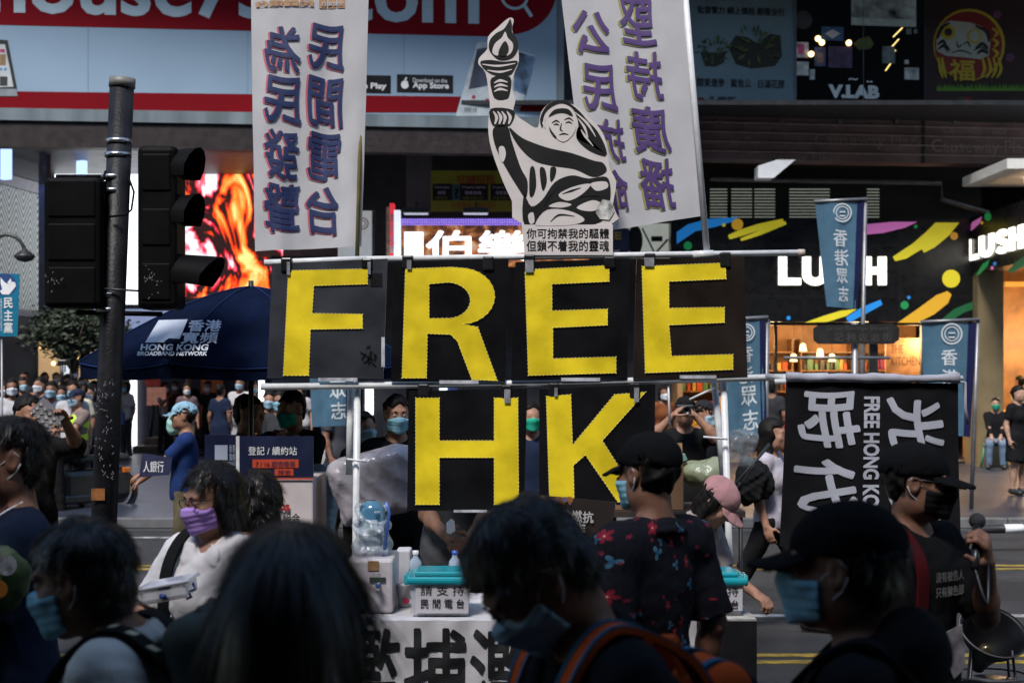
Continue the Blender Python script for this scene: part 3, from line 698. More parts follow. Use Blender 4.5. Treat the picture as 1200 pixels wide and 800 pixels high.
for k, px in enumerate((884, 896, 930, 941, 961, 975)):
    g = MB(); P = Plane(28.2).at(px, 402+6*(k%3)); g.tube([P, P+Vector((0,0,2.9-P.z))], .006, DMET, 5); g.lathe(P, [(.002,0),(.05,-.02),(.075,-.16),(.0,-.16)], WARM, 12); part(g, 'pendant_lamp', bld)
for (x, y, e) in ((5.2,29.3,60),(7.2,29.3,70),(8.2,28.4,35),(10.6,28.2,70)):
    ld = bpy.data.lights.new('shop_light', 'POINT'); ld.energy = e; ld.color = (1,.66,.34); ld.shadow_soft_size = .3; lo_ = bpy.data.objects.new('shop_light', ld); lo_.location = (x,y,2.5); COL.objects.link(lo_)
# ---- left shops under the overhang
g = MB(); Q = Plane(33)
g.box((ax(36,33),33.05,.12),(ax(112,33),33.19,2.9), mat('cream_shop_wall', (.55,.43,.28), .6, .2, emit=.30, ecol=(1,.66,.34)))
Q.box(g, 12, 392, 36, 520, .5, wallg); Q.box(g, -30, 395, 12, 520, .2, mat('teal_dark', (.01,.03,.035), .4))
Q.box(g, 36, 385, 320, 400, .5, conc, .3)
Q.box(g, 155, 436, 162, 526, .1, GLOWW, .2); Q.box(g, 162, 436, 300, 526, .1, mat('navy_shop', (.012,.013,.03), .5, .3)); Q.box(g, 236, 436, 262, 500, .1, mat('orange_goods', (.35,.09,.02), .6, .3), .06)
Q.box(g, 300, 436, 480, 526, .1, _mats['navy_shop']); Q.box(g, 1, 398, 4, 480, .05, mat('green_neon', (.1,.6,.4), emit=.6, ecol=(.1,.9,.6), var=0), .02)
part(g, 'side_shopfront', bld)
for k in range(14):
    g = MB(); P = Q.at(40+rs.uniform(0, 62), 402+rs.uniform(0, 24), .35); g.ball(P, .05, WARM, 6); part(g, 'shop_lamp', bld)
g = MB(); st = mat('step_stone', (.20,.14,.10), .5, .3); g.box((ax(158,31.4),31.2,.12),(ax(212,31.4),32.9,.26), st, .01); g.box((ax(164,31.6),31.9,.26),(ax(214,31.6),32.9,.40), st, .01); part(g, 'entrance_step', bld)
# neighbour with the pale herringbone screen wall, on the side street
nb = thing('corner_building', 'pale building clad in herringbone screen panels beyond the black traffic signals', 'building', loc=(-11,31,0))
hb = bpy.data.materials.new('herringbone_screen'); hb.use_nodes = True; t = hb.node_tree; b = t.nodes['Principled BSDF']; tc = t.nodes.new('ShaderNodeTexCoord')
sp = t.nodes.new('ShaderNodeSeparateXYZ'); t.links.new(tc.outputs['Object'], sp.inputs[0])
def mth(t, op, a, b_=None, c=None):
    n = t.nodes.new('ShaderNodeMath'); n.operation = op
    for i, q in enumerate((a, b_, c)):
        if q is None: continue
        if isinstance(q, (int, float)): n.inputs[i].default_value = q
        else: t.links.new(q, n.inputs[i])
    return n.outputs[0]
def ramp(t, v, stops, mode='LINEAR'):
    n = t.nodes.new('ShaderNodeValToRGB'); n.color_ramp.interpolation = mode
    while len(n.color_ramp.elements) < len(stops): n.color_ramp.elements.new(.5)
    for e, (p, c) in zip(n.color_ramp.elements, stops): e.position = p; e.color = (*c, 1)
    t.links.new(v, n.inputs[0]); return n.outputs[0]
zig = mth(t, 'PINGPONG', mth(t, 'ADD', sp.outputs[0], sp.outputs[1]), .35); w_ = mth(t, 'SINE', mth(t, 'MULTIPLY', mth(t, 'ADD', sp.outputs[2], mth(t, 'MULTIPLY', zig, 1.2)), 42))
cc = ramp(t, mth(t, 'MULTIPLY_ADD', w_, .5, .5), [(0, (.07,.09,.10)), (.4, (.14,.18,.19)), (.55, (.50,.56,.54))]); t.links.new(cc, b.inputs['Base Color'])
t.links.new(cc, b.inputs['Emission Color']); b.inputs['Emission Strength'].default_value = .25*EM  # weak glow in the material stands in for light on the facade
def wallq(mb, a, c2, z0, z1, m, th=.3):
    a = Vector((a[0], a[1], 0)); c2 = Vector((c2[0], c2[1], 0)); u = (c2-a).normalized(); n = u.cross(Z_); mid = (a+c2)/2-n*th/2; mid.z = (z0+z1)/2
    return mb.obox(mid, ((c2-a).length, th, z1-z0), Matrix((u, -n, Z_)).transposed(), m)
A_, B_ = (ax(-40,27.0), 27.0), (ax(45,30.0), 30.0)
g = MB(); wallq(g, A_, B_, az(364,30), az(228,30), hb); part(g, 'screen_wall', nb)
g = MB(); wallq(g, A_, B_, az(227,30), az(214,30), MET, .5); wallq(g, A_, B_, az(372,30), az(365,30), MET, .5); part(g, 'metal_trim', nb)
g = MB(); wallq(g, A_, B_, az(213,30), 16, conc, .4); wallq(g, A_, B_, .12, az(373,30), mat('dark_wall', (.03,.03,.034), .6, .3), .4); part(g, 'wall', nb)
for k in range(7):
    g = MB(); wallq(g, (A_[0]+k*.5,A_[1]+k*.8), (A_[0]+k*.5+.06,A_[1]+k*.8+.1), az(226,30), az(176,30), blue_l if k%2 else MET, .2); part(g, 'clerestory_bar', nb)
# ---- the rest of the street canyon: neighbours along the far side and the block across the road
for nm, lab, x0, x1, y0, y1, hh in (('office_block','dark office block further along the street beyond the shops',12.6,60,27.9,45,34),('office_block','dark tower block down the street past the herringbone building',-60,-17.5,27,45,30),('opposite_block','dark concrete block across the road facing the shops',-70,70,-26,-15,30.3)):
    t0 = thing(nm, lab, 'building', loc=((x0+x1)/2,(y0+y1)/2,0)); g = MB(); g.box((x0,y0,0),(x1,y1,hh), conc); part(g, 'wall', t0)
    g = MB(); yf = y1 if y1 < 0 else y0; sg_ = 1 if y1 < 0 else -1
    for lv in range(1, int(hh/3.4)): g.box((x0+.5, min(yf, yf+sg_*.03), lv*3.4+.9), (x1-.5, max(yf, yf+sg_*.03), lv*3.4+2.6), mat('block_window', (.012,.014,.018), .2, 0))
    part(g, 'window_band', t0)
shade_deck = thing('footbridge', 'concrete footbridge deck crossing over the near carriageway', 'footbridge', loc=(0,0,4.6)); g = MB(); g.box((-40,-3.5,4.6),(40,1.3,5.1), mat('shade_deck_concrete', (.16,.16,.155), .85, .3, 1.5)); part(g, 'deck', shade_deck)  # unseen overhead deck, added to keep sun and sky off the front row
for yy in (-3.45, 1.1):
    g = MB(); g.box((-40,yy,5.1),(40,yy+.15,6.1), _mats['shade_deck_concrete']); part(g, 'parapet', shade_deck)
for xx in (-26, 26):
    g = MB(); g.box((xx-.5,-.6,0),(xx+.5,.6,4.6), _mats['shade_deck_concrete'], .05); part(g, 'pier', shade_deck)
# ---- LED screen
scr = thing('led_screen', 'bright outdoor screen with red and orange flames on white behind the signals', 'screen', loc=(ax(230,31.5),31.5,4))
sm_ = bpy.data.materials.new('screen_picture'); sm_.use_nodes = True; t = sm_.node_tree; b = t.nodes['Principled BSDF']; tc = t.nodes.new('ShaderNodeTexCoord'); mp = t.nodes.new('ShaderNodeMapping'); mp.inputs['Scale'].default_value = (1.15,1,.55)
mp.inputs['Location'].default_value = (3.3,0,1.7)
t.links.new(tc.outputs['Object'], mp.inputs[0]); nz = t.nodes.new('ShaderNodeTexNoise'); nz.inputs['Scale'].default_value = 1.05; nz.inputs['Detail'].default_value = 3.5; nz.inputs['Distortion'].default_value = 1.3; t.links.new(mp.outputs[0], nz.inputs['Vector'])
sp = t.nodes.new('ShaderNodeSeparateXYZ'); t.links.new(tc.outputs['Object'], sp.inputs[0])
fl = mth(t, 'ADD', nz.outputs[0], mth(t, 'MULTIPLY', sp.outputs[0], -.012))
cc = ramp(t, fl, [(0,(.9,.95,1)),(.42,(.9,.93,1)),(.445,(1,.25,.35)),(.475,(.75,.01,.02)),(.49,(.02,.01,.012)),(.56,(.03,.012,.01)),(.58,(.9,.04,.01)),(.62,(1,.25,.03)),(.68,(1,.75,.25))])
px_ = mth(t, 'MULTIPLY', mth(t, 'GREATER_THAN', mth(t, 'FRACT', mth(t, 'MULTIPLY', sp.outputs[2], 22)), .22), mth(t, 'GREATER_THAN', mth(t, 'FRACT', mth(t, 'MULTIPLY', sp.outputs[0], 22)), .16))
mx = t.nodes.new('ShaderNodeMix'); mx.data_type = 'RGBA'; mx.blend_type = 'MULTIPLY'; mx.inputs[0].default_value = .8; t.links.new(cc, mx.inputs[6]); t.links.new(px_, mx.inputs[7])
t.links.new(mx.outputs[2], b.inputs['Emission Color']); b.inputs['Emission Strength'].default_value = 1.5*EM; b.inputs['Base Color'].default_value = (.01,.01,.01,1)
g = MB(); Ps = Plane(31.5); Ps.box(g, 196, 199, 330, 348, .2, sm_); o = g.build('display', scr, scr.location); o.location = (0,0,0)
g = MB(); Ps.box(g, 96, 199, 196, 356, .2, GLOWW); Ps.box(g, 64, 199, 96, 232, .2, GLOWW); part(g, 'white_area', scr)
g = MB(); Ps.box(g, 60, 195, 334, 198.5, .3, DMET, .05); Ps.box(g, 60, 357, 334, 361, .3, DMET, .05); part(g, 'screen_frame', scr)
g = MB(); Plane(30.8).box(g, 110, 362, 330, 385, .2, mat('lightbox', (.4,.45,.6), emit=.35, ecol=(.5,.6,1), var=.5)); part(g, 'lower_sign', scr)
# ---- red and white billboard
bb = thing('billboard', 'huge red and white property billboard behind the white cloth banners', 'billboard', loc=(ax(300,25),25,8))
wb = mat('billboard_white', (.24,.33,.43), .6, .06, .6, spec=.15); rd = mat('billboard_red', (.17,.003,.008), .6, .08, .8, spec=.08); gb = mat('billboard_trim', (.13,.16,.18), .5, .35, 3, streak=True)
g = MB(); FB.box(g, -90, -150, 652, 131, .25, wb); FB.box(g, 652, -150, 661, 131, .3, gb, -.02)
for px in (103, 290, 473): FB.box(g, px, -140, px+.6, 130, .02, gb, .0015)
part(g, 'panel', bb)
g = MB(); FB.box(g, -90, -150, 598, 35.5, .02, rd, .004); FB.poly(g, [(598+54*math.sin(a), -10.5-51*math.cos(a)) for a in [math.pi*i/24 for i in range(25)]][::1], -.014, .018, rd); FB.poly(g, [(-90,106),(543,113.5),(537,132),(-90,132)], .002, .004, rd); FB.poly(g, [(612,118),(652,118),(652,131),(609,131)], .002, .004, rd)
part(g, 'red_band', bb)
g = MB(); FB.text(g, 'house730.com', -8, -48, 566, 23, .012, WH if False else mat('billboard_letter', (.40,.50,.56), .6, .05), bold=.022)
FB.ring(g, 603, -5, 17, 3.2, .010, _mats['billboard_letter']); FB.stroke(g, [(614,6),(623,20)], 2, .010, _mats['billboard_letter'])
part(g, 'lettering', bb)
g = MB()
for (x0, x1, a, b2) in ((378, 458, '▶', 'Google Play'), (465, 531, '', 'App Store')):
    FB.box(g, x0, 88, x1, 109, .01, BK, .006, .0)
    if b2 == 'App Store': FB.text(g, 'Download on the', 484, 92, 524, 97, .009, INKW); FB.disc(g, 474.5, 99.5, 4.6, .008, INKW, 4.8, .001); FB.disc(g, 479.5, 98.5, 1.5, .0095, BK, th=.001); FB.stroke(g, [(474.5,94.2),(476.5,91.2)], .9, .008, INKW, .001)
    FB.text(g, b2, x0+18.5, 97, x1-5, 106, .009, INKW, bold=.03)
part(g, 'download_badge', bb)
g = MB(); FB.poly(g, [(559,51),(566,49),(604,58),(628,66),(612,124),(596,136),(534,136)], .004, .006, mat('phone_graphic', (.42,.47,.50), .5)); FB.poly(g, [(559,58),(571,56),(578,60),(574,100),(549,105)], .011, .003, mat('phone_photo', (.04,.05,.08), .5, .8, 2)); FB.poly(g, [(603,60),(627,67),(616,112),(602,106)], .011, .003, mat('skyline_photo', (.10,.18,.30), .5, .9, 3))
for (x, y) in ((555,114),(571,118)): FB.disc(g, x, y, 2.2, .0115, ink('red', (.35,.02,.03)))
FB.text(g, '買樓', 552, 118, 560, 121, .011, INKK); FB.text(g, '搵樓易 大屋', 544, 126, 559, 132, .011, INKK)
FB.poly(g, [(-40,44),(9,47.5),(20,104),(-40,112)], .004, .008, INKK); FB.poly(g, [(-40,50),(6,52.5),(16,102),(-40,104)], .012, .002, mat('laptop_page', (.40,.42,.44), .5)); FB.poly(g, [(-40,104.5),(19,104.5),(21,113),(-40,113)], .013, .003, mat('laptop_base', (.2,.22,.24), .4))
for (x, y, w, h, c) in ((0,58,6,4,(.3,.02,.1)),(0,64,7,13,(.2,.12,.05)),(0,80,3,3,(.05,.2,.4)),(5,80,3,3,(.05,.2,.4)),(0,90,9,11,(.02,.02,.02))): FB.box(g, x, y, x+w, y+h, .002, ink('page%d%d' % (x, y), c), .016)
part(g, 'advert_picture', bb)
g = MB(); FB.box(g, -90, 132, 661, 146, .35, gb, .05); part(g, 'bottom_trim', bb)
enq = thing('advertising_strip', 'dark brown strip sign with dim lettering below the red billboard', 'sign', loc=(0,25.4,6))
g = MB(); FB.box(g, -90, 147, 806, 177, .3, mat('enquiry_board', (.016,.010,.011), .5, .3), 0); part(g, 'board', enq)
g = MB(); FB.text(g, 'for Advertising Enquiry', 424, 157, 622, 177, .004, mat('enquiry_letter', (.035,.022,.022), .4)); FB.text(g, '2890 0088', 700, 157, 790, 172, .004, _mats['enquiry_letter']) if False else None; part(g, 'lettering', enq)
# ---- window posters above the slatted fascia
pa = thing('window_poster', 'blue grey poster of two leafy pot plants beside the dark studio window', 'poster', loc=(ax(868,26),26.3,8))
g = MB(); pb = mat('poster_blue', (.16,.24,.28), .5, .15, 1.2); FR.box(g, 805, -160, 931, 136, .06, pb, .02); part(g, 'sheet', pa)
g = MB(); FR.text(g, '批發實力 網上價格 顛覆全行', 817, 9, 919, 18, .026, INKK, bold=.012); FR.text(g, '關東遼參 · 鱉魚公 · 白溜花膠', 817, 93, 919, 103, .026, INKK, bold=.012); FR.text(g, '永樂街', 829, 113, 862, 126, .026, INKK, bold=.02); FR.text(g, 'www.winglokst.com.hk', 872, 125, 922, 129, .026, INKK)
FR.disc(g, 821, 119.5, 5.2, .026, ink('dim_red', (.12,.02,.02))); part(g, 'lettering', pa)
rs = random.Random(8); g = MB(); lg = [ink('leaf%d' % i, c) for i, c in enumerate(((.03,.06,.02),(.06,.11,.03),(.11,.15,.04),(.04,.045,.022)))]
FR.poly(g, [(820,62),(850,62),(848,74),(838,79),(826,78)], .0215, .003, ink('pot', (.018,.018,.012))); FR.poly(g, [(853,55),(862,42),(875,44),(888,52),(902,40),(914,42),(916,66),(908,78),(880,81),(862,76)], .0215, .003, ink('pot2', (.025,.022,.012)))
for k in range(90):
    cx, cy, sr = ((835, 60, 17) if k < 55 else (884, 56, 27)); a = rs.uniform(0, 6.28); r = sr*rs.uniform(.2, 1.0); x, y = cx+r*math.cos(a), cy+r*math.sin(a)*.75; L = rs.uniform(4, 8) if k < 55 else rs.uniform(7, 12); d = a+rs.uniform(-.5,.5)
    FR.poly(g, [(x, y), (x+L*.5*math.cos(d+.3), y+L*.5*math.sin(d+.3)), (x+L*math.cos(d), y+L*math.sin(d)), (x+L*.5*math.cos(d-.3), y+L*.5*math.sin(d-.3))], .025+.0004*k, .0003, rs.choice(lg))
part(g, 'plant_picture', pa)
vw = thing('studio_window', 'dark shop window with white lettering, small stickers and warm bulbs inside', 'window', loc=(ax(1007,26),26.3,8))
g = MB(); FR.box(g, 932, -160, 1082, 138, .06, mat('dark_glass', (.006,.006,.007), .12, 0), .02); part(g, 'glass', vw)
g = MB(); vt = mat('window_lettering', (.75,.80,.80), .5, .1); FR.text(g, 'V.LAB', 970, 100, 1030, 116, .026, vt, bold=.06); FR.text(g, 'www.vlab.com.hk', 981, 123, 1019, 127, .026, vt); FR.text(g, 'vlabhk    vlabhk', 986, 128.5, 1019, 131.5, .026, vt); FR.box(g, 1002, 127.5, 1007, 132, .001, vt, .027); FR.box(g, 981, 127.5, 985, 132, .001, mat('grey_icon', (.1,.1,.1), .5), .027); FR.text(g, '~  ..', 994, 92, 1022, 97, .026, vt, bold=.03); part(g, 'lettering', vw)
g = MB(); rsn = mat('mono_photo', (.42,.50,.52), .5, 1.0, 3.5); FR.box(g, 997, -60, 1073, 22, .004, rsn, .025); FR.box(g, 997, 22.2, 1073, 31, .004, mat('photo_border', (.60,.70,.70), .5), .025)
for k, (x0,y0,x1,y1,c) in enumerate(((962,32,988,48,(.03,.07,.16)),(932,50,947,68,(.42,.40,.40)),(934,52,942,64,(.42,.08,.16)),(954,56,967,78,(.05,.06,.12)),(957,62,964,74,(.25,.14,.10)),(970,55,998,80,(.05,.03,.07)),(1033,55,1048,75,(.10,.13,.13)),(933,73,947,89,(.30,.32,.32)),(1059,80,1076,94,(.30,.32,.31)),(1061,34,1067,41,(.10,.12,.12)),(1070,35,1074,40,(.12,.15,.15)),(1059,71,1064,76,(.3,.3,.3)),(933,124,940,137,(.20,.25,.26)),(948,82,954,94,(.28,.30,.3)))): FR.box(g, x0, y0, x1, y1, .002, mat('sticker_%d' % k, tuple(min(.8, q*1.8) for q in c), .5, .5, 8), .024+.0015*k)
FR.disc(g, 941, 24, 10, .022, mat('grey_sticker', (.055,.055,.055), .5), 11); FR.poly(g, [(1000,52),(1006,46),(1018,43),(1024,52),(1019,58),(1006,59)], .022, .003, mat('green_sticker', (.09,.13,.03), .5)); FR.poly(g, [(966,40),(975,35),(984,40),(975,46)], .03, .001, INKW)
part(g, 'sticker', vw)
for (x, y) in ((962.5,50.5),(994,51),(950,64),(958,46)):
    g = MB(); g.ball(FR.at(x, y, .03), .055, WARM, 8); part(g, 'bulb', vw)
g = MB()
for k in range(4): x, y = 1052-3.6*k, 38+13.2*k; FR.stroke(g, [(x-6*(1-.1*k),y+6),(x+5*(1-.1*k),y-5)], .7, .026, mat('amber_tube', (1,.7,.2), emit=1.2, ecol=(1,.75,.25), var=0))
part(g, 'tube_reflection', vw)
g = MB(); FR.box(g, 931, -160, 932.5, 137, .09, MET, .05); FR.box(g, 1081.5, -160, 1085, 139, .09, DMET, .05); FR.box(g, 1011, -160, 1011.6, 138, .01, MET, .028); part(g, 'mullion', vw)
dp = thing('doll_poster', 'dark poster of a round red and yellow roly-poly doll on green grass', 'poster', loc=(ax(1140,26.5),26.6,8))
g = MB(); FR.box(g, 1085, -160, 1300, 143, .06, mat('poster_dark_red', (.030,.007,.007), .5, .3), .02); part(g, 'sheet', dp)
g = MB(); dr, dy, dw = ink('doll_red', (.24,.014,.010)), ink('doll_yellow', (.55,.40,.02)), ink('doll_white', (.45,.48,.42))
FR.disc(g, 1135, 53, 42, .022, dy, 42); FR.disc(g, 1134, 54, 39.5, .027, dr, 40); FR.poly(g, [(1097,46),(1102,30),(1112,25),(1135,27),(1150,32),(1160,48),(1158,66),(1148,70),(1130,68),(1108,66),(1096,60)], .032, .002, dw)
for x, y in ((1110,38.5),(1141,43)): FR.disc(g, x, y, 8.5, .035, dy); FR.disc(g, x, y, 6.2, .040, dw if x > 1120 else dy)
FR.disc(g, 1110, 38.5, 4.6, .045, INKK)
for st_ in ([(1098,46),(1103,33),(1112,28)],[(1158,50),(1155,38),(1142,31)],[(1096,60),(1104,55),(1110,62)],[(1140,60),(1150,56),(1158,62)],[(1114,63),(1125,60),(1138,64)],[(1120,50),(1122,56),(1126,53)],[(1128,53),(1133,50),(1136,56)]): FR.stroke(g, st_, [1,2.2,1] if st_[0][1] < 55 and st_[0][0] not in (1120,1128) else [.5,.9,.5], .036, INKK)
for st_ in ([(1098,53),(1104,49),(1108,55)],[(1099,58),(1106,54),(1112,60)],[(1142,58),(1150,52),(1157,58)],[(1144,64),(1150,60),(1157,64)]): FR.stroke(g, st_, [.8,2.2,.8], .0365, INKK)
FR.text(g, '福', 1112, 71, 1141, 95, .034, dy, bold=.04)
for x in (1101, 1105, 1148, 1155, 1161, 1167): FR.stroke(g, [(x+ (2 if x > 1130 else -2),68),(x+(5 if x > 1130 else 0),82),(x+(0 if x > 1130 else 3),92)], [1,2,.8], .033, dy)
for y in (34, 46, 58): FR.stroke(g, [(1162,y),(1168,y+5),(1164,y+10)], [1,2,1], .033, dy)
part(g, 'doll_picture', dp)
rs = random.Random(3); g = MB(); gg = [ink('blade%d' % i, c) for i, c in enumerate(((.09,.24,.015),(.16,.36,.03)))]
for k in range(140):
    x = 1097+k*1.3; FR.poly(g, [(x, 107), (x+rs.uniform(-1,2.5), 98+rs.uniform(-1,3)), (x+2.2, 107)], .024+.0002*(k%7), .0002, gg[k%2])
part(g, 'grass_picture', dp)
g = MB(); FR.poly(g, [(1121,119),(1146,122),(1147,139),(1122,140)], .024, .003, dw); FR.disc(g, 1134, 129, 7.5, .028, INKK); FR.box(g, 1122, 114, 1128, 119, .003, ink('icon_stripe', (.02,.06,.02)), .026); FR.box(g, 1128.5, 114.5, 1138, 120, .003, dr, .026); FR.text(g, 'Bosonlab', 1154, 130, 1222, 141, .026, dw, bold=.01)
for x, y in ((1168,18),(1183,68)): 
    for k in range(5): FR.disc(g, x+3*math.cos(k*1.257), y+3*math.sin(k*1.257), 2.3, .026+.0005*k, ink('blossom', (.16,.05,.14)), th=.0003)
part(g, 'lettering', dp)
# ---- black shop sign with brush marks, and its return on the corner
LS = Plane(27.0); sg = thing('shop_sign', 'long black shop sign with white capitals and bright brush strokes', 'sign', loc=(ax(970,27),27,4))
g = MB(); LS.box(g, 786, 257, 1151, 377, .35, mat('sign_black', (.008,.008,.009), .3, .15), 0)
for y in (287, 347): LS.box(g, 786, y, 1151, y+.5, .01, DMET, .003)
LS.box(g, 1054, 258, 1054.5, 377, .01, DMET, .003)
part(g, 'board', sg)
letL = [(0,0),(26,0),(26,8),(9.5,8),(9.5,33),(0,33)]; letH = [(0,0),(9.5,0),(9.5,12.5),(17.5,12.5),(17.5,0),(27,0),(27,33),(17.5,33),(17.5,21),(9.5,21),(9.5,33),(0,33)]
letU = [(0,33),(0,12)]+[(15-15*math.cos(a), 12-12.6*math.sin(a)) for a in [math.pi*i/12 for i in range(1,12)]]+[(30,12),(30,33),(20.5,33),(20.5,13)]+[(15+5.5*math.cos(a), 12.5-4.2*math.sin(a)) for a in [math.pi*i/8 for i in range(1,8)]]+[(9.5,13),(9.5,33)]
def sarc(cx, cy, rx, ry, a0, a1, n=9): return [(cx+rx*math.cos(math.radians(a0+(a1-a0)*i/n)), cy+ry*math.sin(math.radians(a0+(a1-a0)*i/n))) for i in range(n+1)]
mid = sarc(14,24,9,6.2,20,270)+sarc(14,9.6,9,6.2,90,-160)       # the S as a thick centre line
def thick(pts, w):
    pts = [Vector((p[0],p[1],0)) for p in pts]; L=[]; R=[]
    for i,p in enumerate(pts):
        t_=(pts[min(i+1,len(pts)-1)]-pts[max(i-1,0)]).normalized(); n_=Vector((-t_.y,t_.x,0)); L.append(p+n_*w); R.append(p-n_*w)
    return [(p.x,p.y) for p in L+R[::-1]]
letS = thick(mid, 4.3)
LIT = mat('lit_letter', (1,.95,.85), emit=1.7, ecol=(1,.93,.78), var=0)
for (pts, ox) in ((letL,912),(letU,940),(letS,976),(letH,1011)):
    g = MB(); LS.poly(g, [(ox+p[0], 334-p[1]) for p in pts], .012, .05, LIT); part(g, 'letter', sg)
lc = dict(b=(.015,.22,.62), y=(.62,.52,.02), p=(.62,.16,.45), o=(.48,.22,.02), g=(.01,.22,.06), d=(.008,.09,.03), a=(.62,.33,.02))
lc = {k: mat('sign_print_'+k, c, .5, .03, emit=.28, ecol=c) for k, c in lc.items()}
g = MB()
LS.poly(g, [(793,286),(793,272),(806,263),(830,256.5),(866,254.5),(858,260),(838,266),(815,271)], .004, .003, lc['b'])
for (x,y,r,c) in ((864,263,6.8,'a'),(848,263.5,2.2,'y'),(806,288,5,'g'),(1118,276.5,4.6,'o'),(1114.5,326.5,10.5,'y'),(1060,357.5,4.8,'g'),(1065,348.5,2,'b'),(924,372.5,2.4,'b'),(1073,265.5,2.2,'g')): LS.disc(g, x, y, r, .004, lc[c], th=.003)
LS.stroke(g, [(854,278),(868,273),(890,266),(918,259)], [2.6,3.8,3.8,2.6], .004, lc['y'], .003); LS.stroke(g, [(868,281),(890,273),(921,261)], [1.6,2.8,2], .0042, lc['y'], .003)
LS.poly(g, [(1014,263),(1045,260),(1075,260),(1060,267),(1035,273),(1014,275)], .004, .003, lc['p'])
LS.poly(g, [(1046,301),(1070,285),(1085,272),(1096,261),(1124,261),(1112,276),(1095,290),(1083,296),(1080,292),(1062,303),(1049,306)], .004, .003, lc['y'])
LS.poly(g, [(1052,378),(1075,362),(1097,346),(1110,341),(1115,345),(1111,355),(1095,368),(1075,378)], .004, .003, lc['a']); LS.poly(g, [(1100,377),(1118,362),(1138,354),(1150,353),(1150,359),(1130,366),(1112,377)], .004, .003, lc['d'])
LS.stroke(g, [(993,375),(1012,364),(1033,354)], [3.5,4.5,3], .004, lc['b'], .003); LS.poly(g, [(943,378),(965,370),(985,364),(1004,362),(992,370),(970,377)], .0045, .003, lc['y'])
part(g, 'brush_mark', sg)
class Side(Plane):                                           # plane facing -X at x = x0; photo x picks the depth
    def __init__(s, x0): s.x0 = x0; s.u = Vector((0,-1,0)); s.v = Vector((0,0,1)); s.n = Vector((-1,0,0))
    def Y(s, px): return s.x0/((px-600)/F)
LC = Side(8.72); cs = thing('corner_sign', 'black return sign with white capitals on the corner above the column', 'sign', loc=(8.72,25.5,4))
g = MB(); g.box((8.72,23.2,az(320,27.0)),(9.1,27.2,az(255,27.0)), _mats['sign_black']); part(g, 'board', cs)
zb, zt = az(305,26.9), az(280,26.9); yA, yB = LC.Y(1134), LC.Y(1201); sc_ = (yA-yB)/98.
for (pts, ox) in ((letL,0),(letU,29),(letS,62),(letH,90)):
    g = MB(); g.poly([((ox+p[0])*.84*sc_*1.0, p[1]/33*(zt-zb)) for p in pts], (8.712, yA, zb), Vector((0,-1,0)), Z_, .03, LIT); part(g, 'letter', cs)
g = MB()
def lc_poly(pts, m, off=.004):
    q = [(LC.at(*p)) for p in pts]; c = q[0]; p2 = [((d-c).dot(LC.u), d.z-c.z) for d in q]
    ar = sum(p2[i][0]*p2[(i+1)%len(p2)][1]-p2[(i+1)%len(p2)][0]*p2[i][1] for i in range(len(p2)))
    g.poly(p2[::-1] if ar < 0 else p2, c+LC.n*off, LC.u, LC.v, .003, m)
lc_poly([(1133,272),(1140,260),(1151,254),(1148,262),(1138,271)], lc['p']); lc_poly([(1144,322),(1152,309),(1160,304),(1158,311),(1148,322)], lc['g']); lc_poly([(1180,319),(1190,308),(1201,300),(1201,312),(1188,319)], lc['d'])
for (x,y,r,c) in ((1158,254,5,'g'),(1151,261,2,'a'),(1166,309,2.2,'b'),(1163,314,2.2,'p')): lc_poly([(x+r*.8*math.cos(a*.524), y+r*math.sin(a*.524)) for a in range(12)], lc[c], .005)
part(g, 'brush_mark', cs)
g = MB(); wsof = mat('white_soffit', (.62,.60,.56), .6, .1); g.box((ax(1140,26),24.2,az(214,26)),(14,26.6,az(203,26)), wsof); g.box((ax(1140,26),26.0,az(214,26)),(14,26.6,az(260,26)), cm) if False else None
part(g, 'corner_soffit', bld)
for (x, y) in ((9.2,25.2),(10.2,25.2),(9.4,24.5)):
    g = MB(); z = az(214,26)-.02; g.lathe((x,y,z-.14), [(.001,0),(.11,0),(.12,.14)], GLOWC, 14); part(g, 'downlight', bld)
g = MB(); a = Plane(26.2); a.poly(g, [(884,212),(902,212),(927,191),(906,191),(884,198)], 0, .4, WH); part(g, 'sloping_lightbox', bld)
# ---- hanging advertisement, glowing restaurant sign, floodlights
la = thing('letting_banner', 'yellow and black shop-to-let banner hung above the glowing characters', 'banner', loc=(ax(556,27.2),27.2,5))
yb = ink('banner_yellow', (.27,.30,.02)); P7 = Plane(27.2)
g = MB(); P7.box(g, 505, 200, 607, 248, .02, yb); part(g, 'sheet', la)
g = MB(); P7.text(g, '旺舖招租', 536, 205, 580, 216, .004, ink('banner_red', (.32,.05,.01)), bold=.03); P7.text(g, '查詢電話: 9612 3456' if False else '好意難得，機不可失', 529, 237, 582, 245, .004, ink('banner_red', (.32,.05,.01)))
for (x0,x1) in ((507,530),(539,572),(575,606)):
    P7.box(g, x0, 215.5, x1, 235, .003, INKK, .005)
    P7.text(g, 'Property Agency', x0+3, 218, x1-3, 221.5, .007, INKW); P7.text(g, '租售查詢', x0+6, 224, x1-8, 228, .007, INKW); P7.text(g, '地產代理公司', x0+3, 230, x1-6, 234, .007, yb)
P7.box(g, 530, 216, 539, 235, .003, ink('banner_teal', (.05,.15,.12)), .005); P7.text(g, '?', 532, 220, 538, 233, .010, INKK, bold=.05)
part(g, 'lettering', la)
gs = thing('glowing_sign', 'glowing white two-character restaurant sign under a purple dotted light strip', 'sign', loc=(ax(550,26.6),26.6,4))
